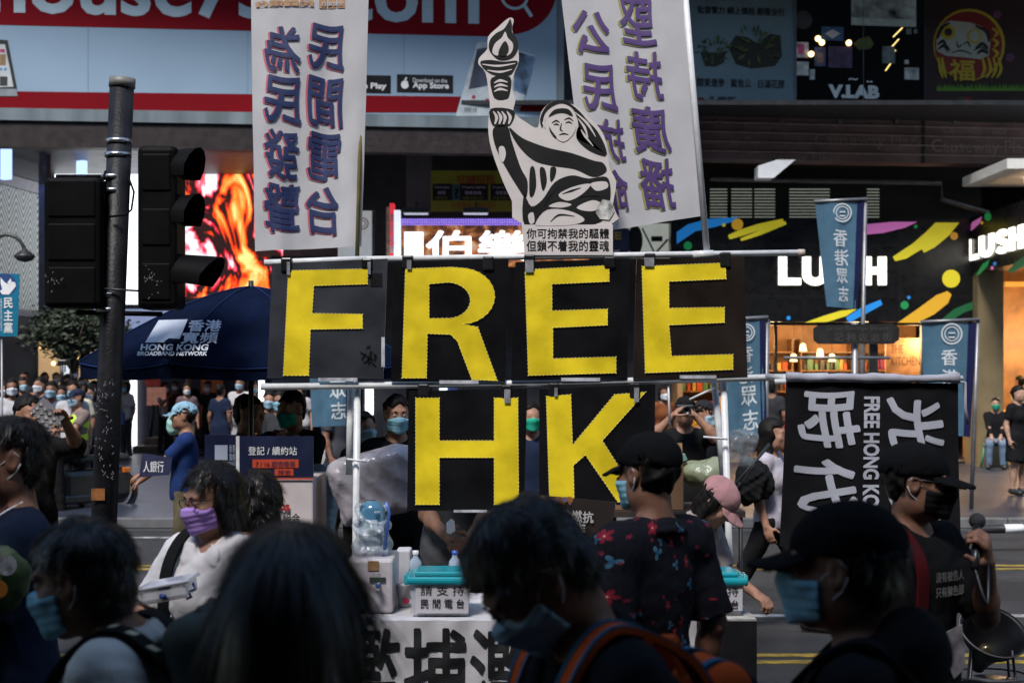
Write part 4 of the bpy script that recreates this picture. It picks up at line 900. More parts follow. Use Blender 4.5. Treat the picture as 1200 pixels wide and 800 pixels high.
P6 = Plane(26.6); sgm = bpy.data.materials.new('food_photo'); sgm.use_nodes = True; t = sgm.node_tree; b = t.nodes['Principled BSDF']; tc = t.nodes.new('ShaderNodeTexCoord'); nz = t.nodes.new('ShaderNodeTexNoise'); nz.inputs['Scale'].default_value = 2.6; nz.inputs['Detail'].default_value = 4; nz.inputs['Distortion'].default_value = 1.5
t.links.new(tc.outputs['Object'], nz.inputs['Vector']); cc = ramp(t, nz.outputs[0], [(.3,(.03,.012,.008)),(.45,(.14,.05,.025)),(.55,(.42,.14,.03)),(.68,(.62,.38,.25))]); t.links.new(cc, b.inputs['Base Color']); t.links.new(cc, b.inputs['Emission Color']); b.inputs['Emission Strength'].default_value = .45*EM
g = MB(); P6.box(g, 470, 264, 690, 312, .2, sgm); part(g, 'picture_board', gs)
g = MB(); P6.box(g, 474, 272, 496, 312, .02, GLOWW, .02); P6.text(g, '伯樂', 500, 271, 617, 306, .02, GLOWW, bold=.045); part(g, 'lettering', gs)
pdot = bpy.data.materials.new('dotted_led'); pdot.use_nodes = True; t = pdot.node_tree; b = t.nodes['Principled BSDF']; tc = t.nodes.new('ShaderNodeTexCoord'); vo = t.nodes.new('ShaderNodeTexVoronoi'); vo.inputs['Scale'].default_value = 22; vo.inputs['Randomness'].default_value = .1; t.links.new(tc.outputs['Object'], vo.inputs['Vector'])
cc = ramp(t, vo.outputs['Distance'], [(0,(.5,.4,1)),(.35,(.18,.10,.55)),(.6,(.03,.02,.12))]); t.links.new(cc, b.inputs['Emission Color']); b.inputs['Emission Strength'].default_value = 1.2*EM; b.inputs['Base Color'].default_value = (.02,.02,.05,1)
g = MB(); P6.box(g, 466, 256, 690, 263.5, .22, pdot, .01); part(g, 'light_strip', gs)
for k, (px, py) in enumerate(((489,250),(558,250))):
    fl_ = thing('floodlight', ('black floodlight above the lit white block of the glowing sign', 'black floodlight above the middle of the two glowing characters')[k], 'lamp', 'floodlights over the glowing sign', loc=P6.at(px, py, .35))
    c = P6.at(px, py, .35); g = MB(); g.box((c.x-.24,c.y-.12,c.z-.04),(c.x+.24,c.y+.12,c.z+.06), DMET, .02); part(g, 'housing', fl_)
    g = MB(); g.box((c.x-.22,c.y-.11,c.z-.055),(c.x+.22,c.y+.11,c.z-.041), mat('flood_glass', (.7,.72,.75), .3, 0, emit=.35)); part(g, 'glass', fl_)
    g = MB(); g.tube([c+Vector((0,.02,.06)), c+Vector((0,.02,.16)), c+Vector((0,.6,.2))], .02, DMET); part(g, 'bracket', fl_)
vs = thing('upright_sign', 'narrow red and white lit sign set edge-on beside the glowing characters', 'sign', loc=P6.at(462,276))
g = MB(); P6.box(g, 454, 244, 458, 302, .3, mat('collage', (.2,.13,.1), .5, 1.0, 6, emit=.25), .25); P6.box(g, 458, 240, 463, 302, .25, mat('lit_red', (.6,.02,.03), .5, emit=.55, ecol=(.9,.05,.08)), .25); P6.box(g, 463, 248, 470, 302, .2, mat('lit_white_blue', (.8,.85,1), emit=.75, ecol=(.8,.88,1), var=.4), .25); part(g, 'panel', vs)
g = MB()
for k in range(4): P6.text(g, '壽司拉麵'[k], 458.6, 252+12*k, 462.4, 262+12*k, .262, INKW, bold=.03)
part(g, 'lettering', vs)
ws_ = thing('round_logo_sign', 'pale lit sign with a small red ring behind the banner edge', 'sign', loc=Plane(27).at(424,275))
g = MB(); P27 = Plane(27); P27.box(g, 396, 247, 438, 302, .2, mat('pale_lit', (.5,.5,.5), .5, emit=.22, ecol=(.9,.95,1))); P27.box(g, 436, 246, 439, 302, .25, MET, .02); part(g, 'panel', ws_)
g = MB(); P27.ring(g, 425, 262, 7, 1.2, .006, ink('ring_red', (.5,.03,.05))); P27.ring(g, 425, 262, 4, .9, .006, ink('ring_red', (.5,.03,.05))); part(g, 'ring_mark', ws_)
bs_ = thing('navy_sign', 'small navy sign with gold lettering beside the white service bay', 'sign', loc=P27.at(724,285))
g = MB(); P27.box(g, 700, 268, 737, 304, .15, mat('navy_board', (.012,.014,.05), .5), .05); part(g, 'panel', bs_)
g = MB(); P27.text(g, 'E', 720, 272, 728, 281, .054, ink('gold', (.35,.22,.03)), bold=.04); P27.text(g, 'NG', 717, 293, 726, 298, .054, INKW); part(g, 'lettering', bs_)
# ---- tree, street lamp beyond
tr = thing('street_tree', 'small dark street tree in front of the warm lit shop', 'tree', loc=(ax(86,26),26,.12))
bark = mat('bark', (.05,.035,.025), .9, .4, 12, .6, 40); g = MB(); lf = [mat('leaf_%d' % i, c, .6, .3) for i, c in enumerate(((.008,.014,.006),(.014,.024,.009),(.022,.034,.014)))]
g.tube([(ax(86,26),26,.1),(ax(87,26),26,1.4),(ax(85,26),26.1,2.3)], [.09,.07,.05], bark)
for k in range(6):
    a = k*1.05; g.tube([(ax(86,26),26,1.9),(ax(86,26)+.35*math.cos(a),26+.35*math.sin(a),2.4),(ax(86,26)+.75*math.cos(a),26+.75*math.sin(a),2.75)], [.04,.025,.01], bark, 6)
part(g, 'trunk', tr); g = MB(); rs = random.Random(2)
cl_ = [(rs.uniform(-.6,.6), rs.uniform(-.5,.5), rs.uniform(-.3,.3)) for _ in range(16)]
for k in range(5200):
    c = cl_[k%16]; d = Vector((rs.gauss(0,.16)+c[0], rs.gauss(0,.16)+c[1], rs.gauss(0,.13)+c[2])); P = Vector((ax(86,26),26,2.65))+d
    a = Vector((rs.gauss(0,1),rs.gauss(0,1),rs.gauss(0,.6))).normalized(); b2 = a.orthogonal(); L = rs.uniform(.025,.075)
    g.add([P-a*L, P+b2*L*.4, P+a*L, P-b2*L*.4], [(0,1,2,3)], lf[(k//3)%3])
part(g, 'crown', tr)
sl_ = thing('street_lamp', 'curved swan-neck street lamp in front of the herringbone wall', 'lamp', loc=(ax(-60,24),24,.12))
g = MB(); pts = [(ax(-14,24),24,.12),(ax(-14,24),24,az(300,24))]+[at(-14+22+ -22*math.cos(a), 300-25*math.sin(a), 24) for a in [math.pi*i/10*.95 for i in range(1,11)]]; g.tube(pts, [.05]*2+[.03]*10, DMET, 8); part(g, 'post', sl_)
g = MB(); c = at(29,297,24); g.lathe(c, [(.02,.10),(.05,.06),(.16,-.02),(.18,-.05),(.12,-.12),(.001,-.15)], DMET, 18); part(g, 'lamp_head', sl_)
# ---------------------------------------------------------------- tube frame with letter boards
FY = 7.2; PF = Plane(FY); rs = random.Random(5)
frm = thing('tube_frame', 'white plastic tube frame holding up the yellow letter boards', 'frame', loc=(ax(630,FY),FY,0))
def tub(a, b, r=.0165, Y=FY, mb=None, n=10):
    g = mb or MB(); g.tube([at(a[0],a[1],Y), at(b[0],b[1],Y)], r, PVC, n); return g
part(tub((310,308),(430,303.5), Y=FY).tube([at(426,303.7,FY),at(940,296,FY)], .0155, PVC, 10), 'top_rail', frm)
g = MB(); g.tube([at(306,453,FY-.01), at(630,449,FY), at(970,440.5,FY-.02)], .0175, PVC, 10); part(g, 'middle_rail', frm)
for (px, pt, lean) in ((418.5,448,-2),(849,444,6),):
    g = MB(); a = at(px-lean*.2, pt, FY+.03); b = Vector((ax(px+lean*2.4, FY), FY+.03, 0)); g.tube([a, b], .0175, PVC, 10); part(g, 'upright', frm)
g = MB(); g.tube([at(411,446,FY+.08), at(409,556,FY+.08)], .0175, PVC); g.tube([at(837,446,FY+.08), at(848,563,FY+.07)], .0175, PVC); part(g, 'spare_upright', frm)
g = MB(); P = at(418,540,FY); g.tube([P+Vector((-.05,.0,.01)), P+Vector((.05,-.02,0))], .006, PVC, 6); P = at(845,514,FY); g.tube([P+Vector((-.09,.0,.01)), P+Vector((.03,-.02,0))], .006, PVC, 6); g.tube([at(783,446,FY), at(785,500,FY)], .006, PVC, 6); g.tube([at(840,453,FY), at(808,468,FY)], .006, PVC, 6); part(g, 'cable_tie', frm)
g = MB(); P = at(940,296.3,FY); g.tube([P-Vector((.02,0,0)), P+Vector((.012,0,0))], .019, mat('tube_cap', (.5,.42,.35), .5)); g.tube([at(812,299,FY), at(836,298,FY)], .022, PVC); part(g, 'end_cap', frm)
bkm = mat('black_board', (.007,.007,.008), .3, .35, 5, .35, 9, spec=.3); bkg = mat('faded_black_board', (.028,.030,.038), .4, .45, 4, .3, 9)
led = mat('dot_bulb', (.85,.80,.55), .4, 0)
def boundary_dots(mb, loops, Y, step=.0185, r=.0031):
    for lp in loops:
        P = [at(x, y, Y) for x, y in lp]
        for i in range(len(P)):
            a, b = P[i], P[(i+1)%len(P)]; n = max(1, int((b-a).length/step))
            for k in range(n):
                p = a+(b-a)*k/n; mb.add([p+Vector((-r,0,0)), p+Vector((0,0,-r)), p+Vector((r,0,0)), p+Vector((0,0,r)), p+Vector((0,-r,0))], [(0,1,4),(1,2,4),(2,3,4),(3,0,4)], led)
def arc(cx, cy, rx, ry, a0, a1, n=14): return [(cx+rx*math.cos(math.radians(a0+(a1-a0)*i/n)), cy+ry*math.sin(math.radians(a0+(a1-a0)*i/n))) for i in range(n+1)]
ylm = mat('yellow_letter', (.76,.57,.014), .42, .24, 5, .22, 14)
BO = [
 ('F', [(319,309),(454,303),(449,444),(313,443)], bkg, [[(338,317),(431,315),(431,333),(368,335),(366,367),(425,368),(425,385),(364,386),(362,440),(332,440)]], 'grey-black board with a yellow capital F at the start of the upper row'),
 ('R', [(461,307),(596,303),(592,447),(458,447)], bkm, [[(475,315)]+[(530,313)]+arc(540,347,40,33,-80,85)+[(560,383),(583,446),(553,445),(536,400),(528,392),(501,391),(500,443),(471,443)], [(503,333),(524,331)]+arc(524,352,27,21,-80,80)+[(503,373)]], 'glossy black board with a yellow capital R'),
 ('E', [(604,307),(738,303),(735,444),(599,446)], bkm, [[(615,316),(714,311),(714,330),(647,333),(647,364),(712,362),(712,381),(648,384),(648,420),(722,418),(722,437),(619,440)]], 'black board with a yellow capital E beneath the torch placard'),
 ('E', [(746,304),(872,301),(876,441),(742,444)], mat('brown_black_board', (.016,.011,.009), .3, .5, 4, .3, 9), [[(752,312),(850,308),(851,327),(784,330),(784,361),(849,360),(849,378),(784,381),(787,417),(859,415),(859,433),(756,437)]], 'black board with a yellow capital E at the end of the upper row'),
 ('H', [(479,458),(618,455),(614,598),(477,598)], bkm, [[(487,466),(515,466),(515,516),(579,516),(579,466),(607,466),(608,591),(579,591),(579,536),(515,536),(515,591),(487,591)]], 'black board with a yellow capital H in the lower row'),
 ('K', [(632,456),(768,450),(766,590),(632,594)], bkm, [[(640,464),(669,462),(671,521),(720,462),(757,459),(706,516),(735,562),(758,588),(724,588),(686,533),(672,545),(673,590),(644,590)]], 'black board with a yellow capital K behind the black-capped man in the floral shirt')]
for k, (ch, quad, bm_, loops, lab) in enumerate(BO):
    Yb = FY-.03-.004*(k%2); c = at(sum(q[0] for q in quad)/4, sum(q[1] for q in quad)/4, Yb); t_ = thing('letter_board', lab, 'sign', 'letter boards spelling the slogan', loc=c)
    Pb = Plane(Yb); g = MB(); Pb.poly(g, [quad[0], quad[1], quad[2], quad[3]], -.012, .012, bm_); part(g, 'board', t_)
    g = MB()
    if len(loops) == 2:                                      # R: outer outline bridged to the counter
        o_, i_ = loops; 
        def near(a, b): return (a[0]-b[0])**2+(a[1]-b[1])**2
        ib = min(range(len(o_)), key=lambda j: near(o_[j], i_[0])); pl = o_[:ib+1]+[i_[0]]+i_[1:][::-1]+[i_[0]]+o_[ib:]
        bmx = bmesh.new()
        for lp in loops:
            vs_ = [bmx.verts.new(Pb.at(x, y, .006)) for x, y in lp]
            for i in range(len(vs_)): bmx.edges.new((vs_[i], vs_[(i+1)%len(vs_)]))
        bmesh.ops.triangle_fill(bmx, edges=bmx.edges[:], use_beauty=True); bmx.verts.index_update()
        g.add([v.co for v in bmx.verts], [[v.index for v in f.verts] for f in bmx.faces], ylm); bmx.free()
    else: Pb.poly(g, loops[0], .001, .005, ylm)
    lt = part(g, 'letter', t_)
    g = MB(); boundary_dots(g, loops, Yb-.006); part(g, 'edge_bulbs', t_)
    x0, x1 = quad[0][0], quad[1][0]; yt = quad[0][1]
    for f_ in (.12, .82): 
        px = x0+(x1-x0)*f_; g = MB(); Pb.box(g, px-6, yt-7+rs.uniform(-2,1), px+7, yt+6+rs.uniform(0,5), .05, TAPE, .012, .008); part(g, 'clip', t_); g = MB()
        if rs.random() < .8: Pb.box(g, px-3+rs.uniform(-5,5), yt-2, px+5, yt+12+rs.uniform(-4,3), .002, mat('grey_tape', (.22,.22,.24), .4, .4, 20), .016); part(g, 'tape', t_)
    g = MB()
    if k < 4: Pb.box(g, x0+(x1-x0)*.40, quad[2][1]-1.5, x0+(x1-x0)*.74, quad[2][1]+2.5, .004, mat('clear_tape', (.42,.42,.46), .3, .4, 20), .006)
    else: Pb.box(g, x0+(x1-x0)*.38, quad[2][1]-1, x0+(x1-x0)*.66, quad[2][1]+2, .004, _mats['clear_tape'], .006)
    part(g, 'tape', t_)
    if ch == 'F':
        g = MB()
        for _ in range(16): px, py = 433+rs.gauss(0,4), 417+rs.gauss(0,4); Pb.stroke(g, [(px,py),(px+rs.uniform(-6,6),py+rs.uniform(-6,6))], .7, .0045, TAPE, .001)
        part(g, 'scuff', t_); g = MB()
        Pb.box(g, 447, 395, 451, 430, .003, _mats['clear_tape'], .006); Pb.box(g, 434, 320, 448, 336, .001, TAPE, .002)
        part(g, 'tape', t_)
# ---- cloth banners seen from behind (mirrored writing)
def cloth_banner(label, quad, Y, m, texts, fold=.026, nx=26, ny=40, name='cloth_banner', seed=1, hems=None, group=None):
    """quad px: tl, tr, br, bl"""
    tl, tr, br_, bl = [at(q[0], q[1], Y) for q in quad]; c = (tl+tr+br_+bl)/4; t_ = thing(name, label, 'banner', group, loc=c)
    rr = random.Random(seed); ph = [rr.uniform(0, 6.28) for _ in range(6)]; w = (tr-tl).length
    def S(a, b, off=0):                                      # a across, b down
        p = (tl*(1-a)+tr*a)*(1-b)+(bl*(1-a)+br_*a)*b
        d = fold*(math.sin(a*31+ph[3]+b*6)*.10+math.sin(b*23+ph[4]+a*11)*.10+math.sin(a*9+ph[0]+b*1.5)*.6+math.sin(a*17+ph[1]-b*2.2)*.25+math.sin(b*5+ph[2]+a*3)*.5)*(0.25+.75*min(1, b*1.5+.15))
        return p+Vector((0, d-off, 0))
    g = MB(); V = [S(i/nx, j/ny, 0) for j in range(ny+1) for i in range(nx+1)]
    g.add(V, [(j*(nx+1)+i, (j+1)*(nx+1)+i, (j+1)*(nx+1)+i+1, j*(nx+1)+i+1) for j in range(ny) for i in range(nx)], m, True); o = part(g, 'cloth', t_)
    if texts:
        g = MB(); iw = 1/w
        for (body, a0, b0, a1, b1, mm, kw) in texts:
            kw = dict(kw); mir = kw.pop('mirror', False); rot = kw.pop('rot', 0); off = kw.pop('off', .004); jit = kw.pop('dx', 0)
            bo = kw.get('bold', 0); lat = all(ord(q) < 0x2E80 for q in body)
            V, Fs = glyphs(body, bo if lat else 0, 0, 9); lo = V.min(0); d = np.maximum(V.max(0)-lo, 1e-6)
            for kk in range(1 if lat or not bo else 8):
                pts = []; sx_ = 0 if lat or not bo else bo*.7*math.cos(kk*math.pi/4); sy_ = 0 if lat or not bo else bo*.7*math.sin(kk*math.pi/4)
                for q in V:
                    u_ = (q[0]-lo[0])/d[0]+sx_; v_ = 1-(q[1]-lo[1])/d[1]+sy_
                    if kw.get('brush'): u_ += .05*math.sin(v_*3.1)-.02*math.sin(u_*7); v_ += .04*math.sin(u_*4)-.06*(u_-.5)
                    if rot: u_, v_ = 1-v_, u_
                    if mir: u_ = 1-u_
                    pts.append(S(a0+(a1-a0)*u_, b0+(b1-b0)*v_, off+.00015*kk))
                g.add(pts, Fs, mm)
        part(g, 'lettering', t_)
    return t_, S
wc = cloth('white_cloth', (.70,.69,.72), .06, .40); BL = ink('navy_brush', (.016,.028,.105)); RE = ink('red_outline', (.50,.12,.16)); PU = ink('purple_brush', (.075,.038,.165)); GO = ink('olive_outline', (.30,.30,.10)); TAN = ink('tan_print', (.42,.24,.13))
def chars(col, s, x0, x1, ys, quad, fill, outl, odx, bold=.030):
    tx = []; (l, t_), (r, _), (_, b_), _ = quad
    for ch, (y0, y1) in zip(s, ys):
        f = lambda px, py: ((px-(quad[0][0]+(quad[3][0]-quad[0][0])*(py-quad[0][1])/(quad[3][1]-quad[0][1])))/(quad[1][0]-quad[0][0]), (py-quad[0][1])/(quad[3][1]-quad[0][1]))
        a0, b0 = f(x0, y0); a1, b1 = f(x1, y1); 
        tx.append((ch, a0-.004+odx, b0+.0015, a1+.004+odx, b1+.0025, outl, dict(bold=bold+.010, mirror=True, off=.004, brush=1)))
        tx.append((ch, a0, b0, a1, b1, fill, dict(bold=bold, mirror=True, off=.0075, brush=1)))
    return tx
q1 = [(293,-70),(434,-70),(424,289),(298,294)]
T = chars(0, '民間電台', 366, 408, [(31,83),(93,149),(158,212),(220,276)], q1, BL, RE, -.012)+chars(0, '為民發聲', 313, 357, [(32,85),(92,146),(154,209),(216,273)], q1, BL, RE, -.012)
T += [('民間電台', .04, .197, .53, .217, TAN, dict(mirror=True, bold=.03, off=.006)), ('▬▬▬', .03, .17, .53, .188, TAN, dict(mirror=True, bold=.02)), ('■■■', .58, .17, .80, .222, TAN, dict(mirror=True, bold=.01)), ('全民電台', .60, .20, .79, .215, wc, dict(mirror=True, bold=.02, off=.008))]
cloth_banner('white cloth banner with mirrored navy brush characters edged in red', q1, FY+.12, wc, T, seed=3)
q2 = [(657,-70),(797,-70),(828,253),(716,270)]; q2 = [(650,-70),(795,-70),(828,252),(690,274)]
T = chars(0, '堅持廣播', 726, 768, [(0,54),(62,118),(127,182),(190,247)], [(650,-70),(795,-70),(828,265),(690,265)], PU, GO, .012)
q2b = [(650,-70),(795,-70),(828,265),(690,265)]
for ch, x0, x1, y0, y1 in (('堅',728,771,0,53),('持',736,783,63,118),('廣',742,792,127,182),('播',752,798,192,247)): pass
T = []
for ch, x0, x1, y0, y1 in (('堅',726,771,0,53),('持',735,782,63,118),('廣',742,791,127,182),('播',752,798,190,247),('公',671,719,12,62),('民',682,726,75,128),('抗',700,737,138,186),('命',708,742,196,246)):
    T += chars(0, ch, x0, x1, [(y0,y1)], q2b, PU, GO, -.012)
cloth_banner('white cloth banner with mirrored purple brush characters edged in olive', q2, FY+.10, wc, T, seed=9, fold=.012)
bp = thing('banner_pole', 'white tube pole rising behind the hem of the purple-lettered banner', 'pole', loc=at(826,297,FY+.02))
g = MB(); g.tube([at(828.5,297,FY+.02), at(796,-90,FY+.13)], .0165, PVC); part(g, 'tube', bp)
wp = thing('banner_pole', 'thin bamboo cane under the hem of the navy-lettered banner', 'pole', loc=at(419,300,FY+.1))
g = MB(); g.tube([at(418.5,302,FY+.05), at(424,100,FY+.15), at(431,-80,FY+.16)], .011, mat('bamboo', (.32,.27,.10), .5, .3, 9)); part(g, 'cane', wp)
# ---- torch placard: black and white cut-out of a robed figure with a raised torch
pk = thing('torch_placard', 'black and white cut-out placard of a robed figure raising a torch', 'placard', loc=at(650,297,FY))
PK = Plane(FY-.02); pw = mat('placard_white', (.60,.55,.54), .5, .07, 8); pkk = mat('placard_black', (.007,.007,.008), .45, .1)
outl = [(615,300),(611,262),(600,236),(589,212),(576,176),(572,150),(574,126),(573,112),(569,86),(561,76),(562,68),(571,58),(572,44),(583,33),(596,22),(602,24),(600,36),(606,52),(608,72),(602,88),(600,104),(604,118),(602,132),(617,144),(630,150),(634,132),(646,120),(660,120),(678,126),(692,140),(702,150),(710,166),(714,196),(722,214),(718,240),(717,262),(718,296)]
def sm(pts, n=4):
    k = len(pts); out = []
    for i in range(k):
        p0, p1, p2, p3 = [np.array(pts[(i+j-1)%k], float) for j in range(4)]
        for j in range(n):
            t = j/n; out.append(tuple(p1+.5*((p2-p0)*t*.8+(2*p0-5*p1+4*p2-p3)*t*t*.8+(3*p1-p0-3*p2+p3)*t**3*.8)*1.0 if False else .5*(2*p1+(p2-p0)*t+(2*p0-5*p1+4*p2-p3)*t*t+(3*p1-p0-3*p2+p3)*t**3)))
    return out
g = MB(); PK.poly(g, sm(outl[1:-1], 3)[:-2]+[outl[-1], outl[0]], 0, .008, pw); part(g, 'sheet', pk)
g = MB()
def K(pts, m=pkk, off=.0085, smooth=True): PK.poly(g, sm(pts) if smooth else pts, off, .0012, m)
K([(578,66),(573,58),(574,48),(581,40),(590,35),(595,28),(598,23),(600,30),(600,38),(606,47),(607,58),(602,67),(594,71),(585,71)])        # flame, then the bowl of the torch
K([(577,62),(580,52),(588,45),(592,38),(595,45),(601,52),(600,61),(594,66),(588,60),(583,66)], pw, .0100)
K([(584,64),(587,55),(592,49),(596,56),(595,63),(590,67)], pkk, .0115)
K([(563,73),(575,71),(590,73),(606,72),(604,80),(597,89),(580,89),(568,82)], pkk, .0087)
for st_ in ([(565,76),(584,78),(604,75)],[(571,83),(586,85),(600,82)]): PK.stroke(g, st_, [.4,1.3,.4], .0102, pw, .0008)
K([(576,92),(598,91),(597,112),(592,117),(582,117),(577,110)]);
for yy in (97,102,107): PK.stroke(g, [(579,yy+1),(586,yy-2),(595,yy)], [.4,1.6,.4], .0100, pw, .0008)
K([(575,128),(602,130),(599,146),(589,149),(577,147)]);
for xx in (578,583,588,594): PK.stroke(g, [(xx,131),(xx+4,138),(xx+2,146)], [.5,1.9,.8], .0100, pw, .0008)
def zq(pts): return [(550+x/2.757, 10+y/2.757) for x, y in pts]
K(zq([(78,388),(122,382),(136,425),(150,470),(168,520),(188,560),(182,612),(152,572),(112,505),(82,440)]))                     # raised arm in its sleeve
K(zq([(128,385),(172,420),(250,450),(330,468),(400,492),(432,500),(442,528),(400,545),(340,520),(262,508),(205,490),(155,440)]))   # shade under the crossing arm
K(zq([(176,602),(200,640),(236,618),(276,562),(330,540),(384,550),(442,545),(456,585),(450,640),(424,690),(340,704),(270,706),(180,704)]))
K(zq([(196,520),(210,516),(216,570),(206,606),(194,600)])); K(zq([(228,516),(244,520),(250,560),(238,590),(230,560)])); K(zq([(262,516),(280,516),(276,545),(262,560)]))
for p_ in ([(96,450),(112,448),(118,474),(108,498),(98,480)],[(288,602),(338,576),(392,568),(362,602),(318,622)],[(214,694),(250,652),(320,654),(372,682),(330,700),(232,702)],[(346,644),(400,620),(434,640),(392,656)],[(392,566),(440,560),(446,580),(410,590)],[(256,640),(290,626),(330,634),(300,644)],[(190,668),(206,660),(210,690),(196,696)]): K(zq(p_), pw, .0100)
for st_ in ([(262,690),(290,668),(340,672)],[(300,600),(330,590),(360,580)],[(240,640),(262,600),(290,574)],[(352,610),(380,604),(420,606)]): PK.stroke(g, zq(st_), [.3,1.3,.3], .0115, pkk, .0006)
K(zq([(236,388),(242,345),(268,318),(300,308),(330,322),(346,350),(352,384),(346,418),(384,440),(424,462),(444,474),(436,440),(412,396),(384,366),(352,330),(310,300),(270,302),(244,322),(228,360)]))
K(zq([(346,420),(352,384),(372,398),(398,432),(440,474),(424,476),(380,456)]))
K(zq([(256,352),(290,334),(328,344),(344,382),(330,414),(302,432),(272,412),(258,384)]), pw, .0100)
K(zq([(256,352),(276,328),(318,326),(334,350),(306,340),(280,342)]), pkk, .0115)
for st_ in ([(266,372),(280,364),(292,370)],[(306,362),(322,356),(336,366)],[(298,372),(294,392),(302,398)],[(290,410),(304,406),(320,409)],[(272,378),(281,375),(290,379)],[(310,372),(321,368),(332,374)]): PK.stroke(g, zq(st_), [.3,1.0,.3], .0118, pkk, .0006)
K(zq([(258,384),(268,400),(282,418),(272,414),(260,396)]), pkk, .0118)
for st_ in ([(350,356),(372,386),(384,424)],[(340,336),(380,372),(408,416)],[(360,392),(374,414),(400,446)],[(246,352),(240,372),(246,388)]): PK.stroke(g, zq(st_), [.3,1.5,.3], .0100, pw, .0008)
PK.poly(g, [(614,263.5),(718,263.5),(718,299),(614,299)], .0086, .0012, pw)
PK.text(g, '你可拘禁我的驅體', 617, 268, 713.5, 279.5, .0105, pkk, bold=.018); PK.text(g, '但鎖不着我的靈魂', 617, 282, 713.5, 294.5, .0105, pkk, bold=.018)
part(g, 'print', pk)
g = MB(); PK.poly(g, [(700,242),(706,234),(716,236),(720,248),(714,258),(703,257),(698,250)], .0120, .001, mat('torn_sticker', (.40,.40,.38), .5, .9, 22)); part(g, 'sticker', pk)
# ---- feather flags
fb = cloth('flag_blue', (.080,.165,.245), .1, .3); fnv = cloth('flag_navy', (.012,.014,.05), .1); fw = ink('flag_white', (.46,.50,.54))
def flag(label, quad, pole, Y, chs, mirror=True, small='Demosisto', seed=0):
    t_, S = cloth_banner(label, quad, Y, fb, [(ch, a0, b0, a1, b1, fw, dict(mirror=mirror, bold=.02)) for ch, a0, b0, a1, b1 in chs], fold=.03, nx=12, ny=30, name='street_flag', seed=seed, group='blue party flags on poles')
    g = MB(); V = []
    for j in range(25): V += [S(.86, j/24, .006), S(1.0, j/24, .006)]
    g.add(V, [(2*j, 2*j+2, 2*j+3, 2*j+1) for j in range(24)], fnv, True); part(g, 'navy_edge', t_)
    g = MB(); c = S(.55, .10, .01); w = (S(1,.1)-S(0,.1)).length
    g.ring(c, w*.20, w*.03, fw, X_, Z_); g.ring(c, w*.14, w*.022, fw, X_, Z_); g.box((c.x-w*.06,c.y-.006,c.z-w*.08),(c.x+w*.06,c.y-.003,c.z-w*.05), fw); g.box((c.x-w*.06,c.y-.006,c.z+w*.0),(c.x+w*.06,c.y-.003,c.z+w*.03), fw); part(g, 'emblem', t_)
    g = MB(); g.tube([at(pole[0],pole[1],Y+.03), Vector((ax(pole[2],Y),Y+.03,0 if Y < KY else .12))], .028, MET); g.tube([S(-.02,0)+Vector((0,0,.02)), S(1.06,0)+Vector((0,0,.03))], .022, MET); part(g, 'pole', t_)
    return t_
four = [('香',.34,.26,.66,.42),('港',.34,.45,.70,.60),('眾',.36,.63,.68,.77),('志',.40,.80,.70,.94)]
flag('tall blue flag hiding a letter of the long black shop sign', [(955,238),(1013,236),(1004,362),(969,359)], (1014,234,1008), 18.6, four, seed=1)
flag('dull blue flag on a grey pole behind the black slogan flag', [(1080,379),(1144,377),(1137,512),(1084,506)], (1146,375,1139), 18.4, [('香',.36,.24,.66,.38),('港',.36,.42,.68,.56),('眾',.36,.60,.68,.74),('志',.38,.78,.68,.92)], False, seed=2)
flag('blue flag hanging between the end letter board and the seated stroller', [(846,377),(897,375),(898,507),(851,515)], (899,374,896), 15.5, [('香',.34,.22,.70,.36),('港',.34,.40,.70,.54),('眾',.40,.57,.78,.74),('志',.44,.78,.80,.95)], True, seed=3)
flag('blue flag seen under the capital F board', [(360,384),(414,384),(412,498),(366,500)], (416,380,414), 15.0, [('香',.34,.22,.70,.36),('港',.34,.38,.70,.50),('眾',.46,.54,.86,.72),('志',.50,.76,.86,.93)], True, seed=5)
dv = thing('street_flag', 'bright blue flag with a white dove and three white characters', 'banner', loc=at(8,356,15))
g = MB(); PD = Plane(15); cy = cloth('cyan_flag', (.02,.20,.34), .1, .35); PD.poly(g, [(-32,319),(23.5,321),(20.5,394),(-32,394)], 0, .004, cy); part(g, 'cloth', dv)
g = MB(); PD.disc(g, 6, 333.5, 13.5, .005, ink('deep_blue', (.012,.045,.16)), 13, .001)
PD.poly(g, [(1,325),(6,331),(10,333),(15,330),(18,331),(19,335),(16,339),(11,345),(3,345),(0,341),(3,339),(1,332)], .0070, .001, INKW); PD.poly(g, [(9,331),(13,326),(14,331),(12,335)], .0085, .001, INKW)
for k, ch in enumerate('民主黨'): PD.text(g, ch, 5, 349+14.5*k, 15, 361+14.5*k, .006, INKW, bold=.03)
PD.text(g, 'DEMOCRATIC PARTY', .5, 350, 2.5, 388, .006, INKW, rot=True); part(g, 'lettering', dv)
g = MB(); g.tube([at(-34,312,15.03), Vector((ax(-34,15),15.03,0))], .025, MET); g.tube([at(2,394,15.03), Vector((ax(2,15),15.03,0))], .012, MET); part(g, 'pole', dv)
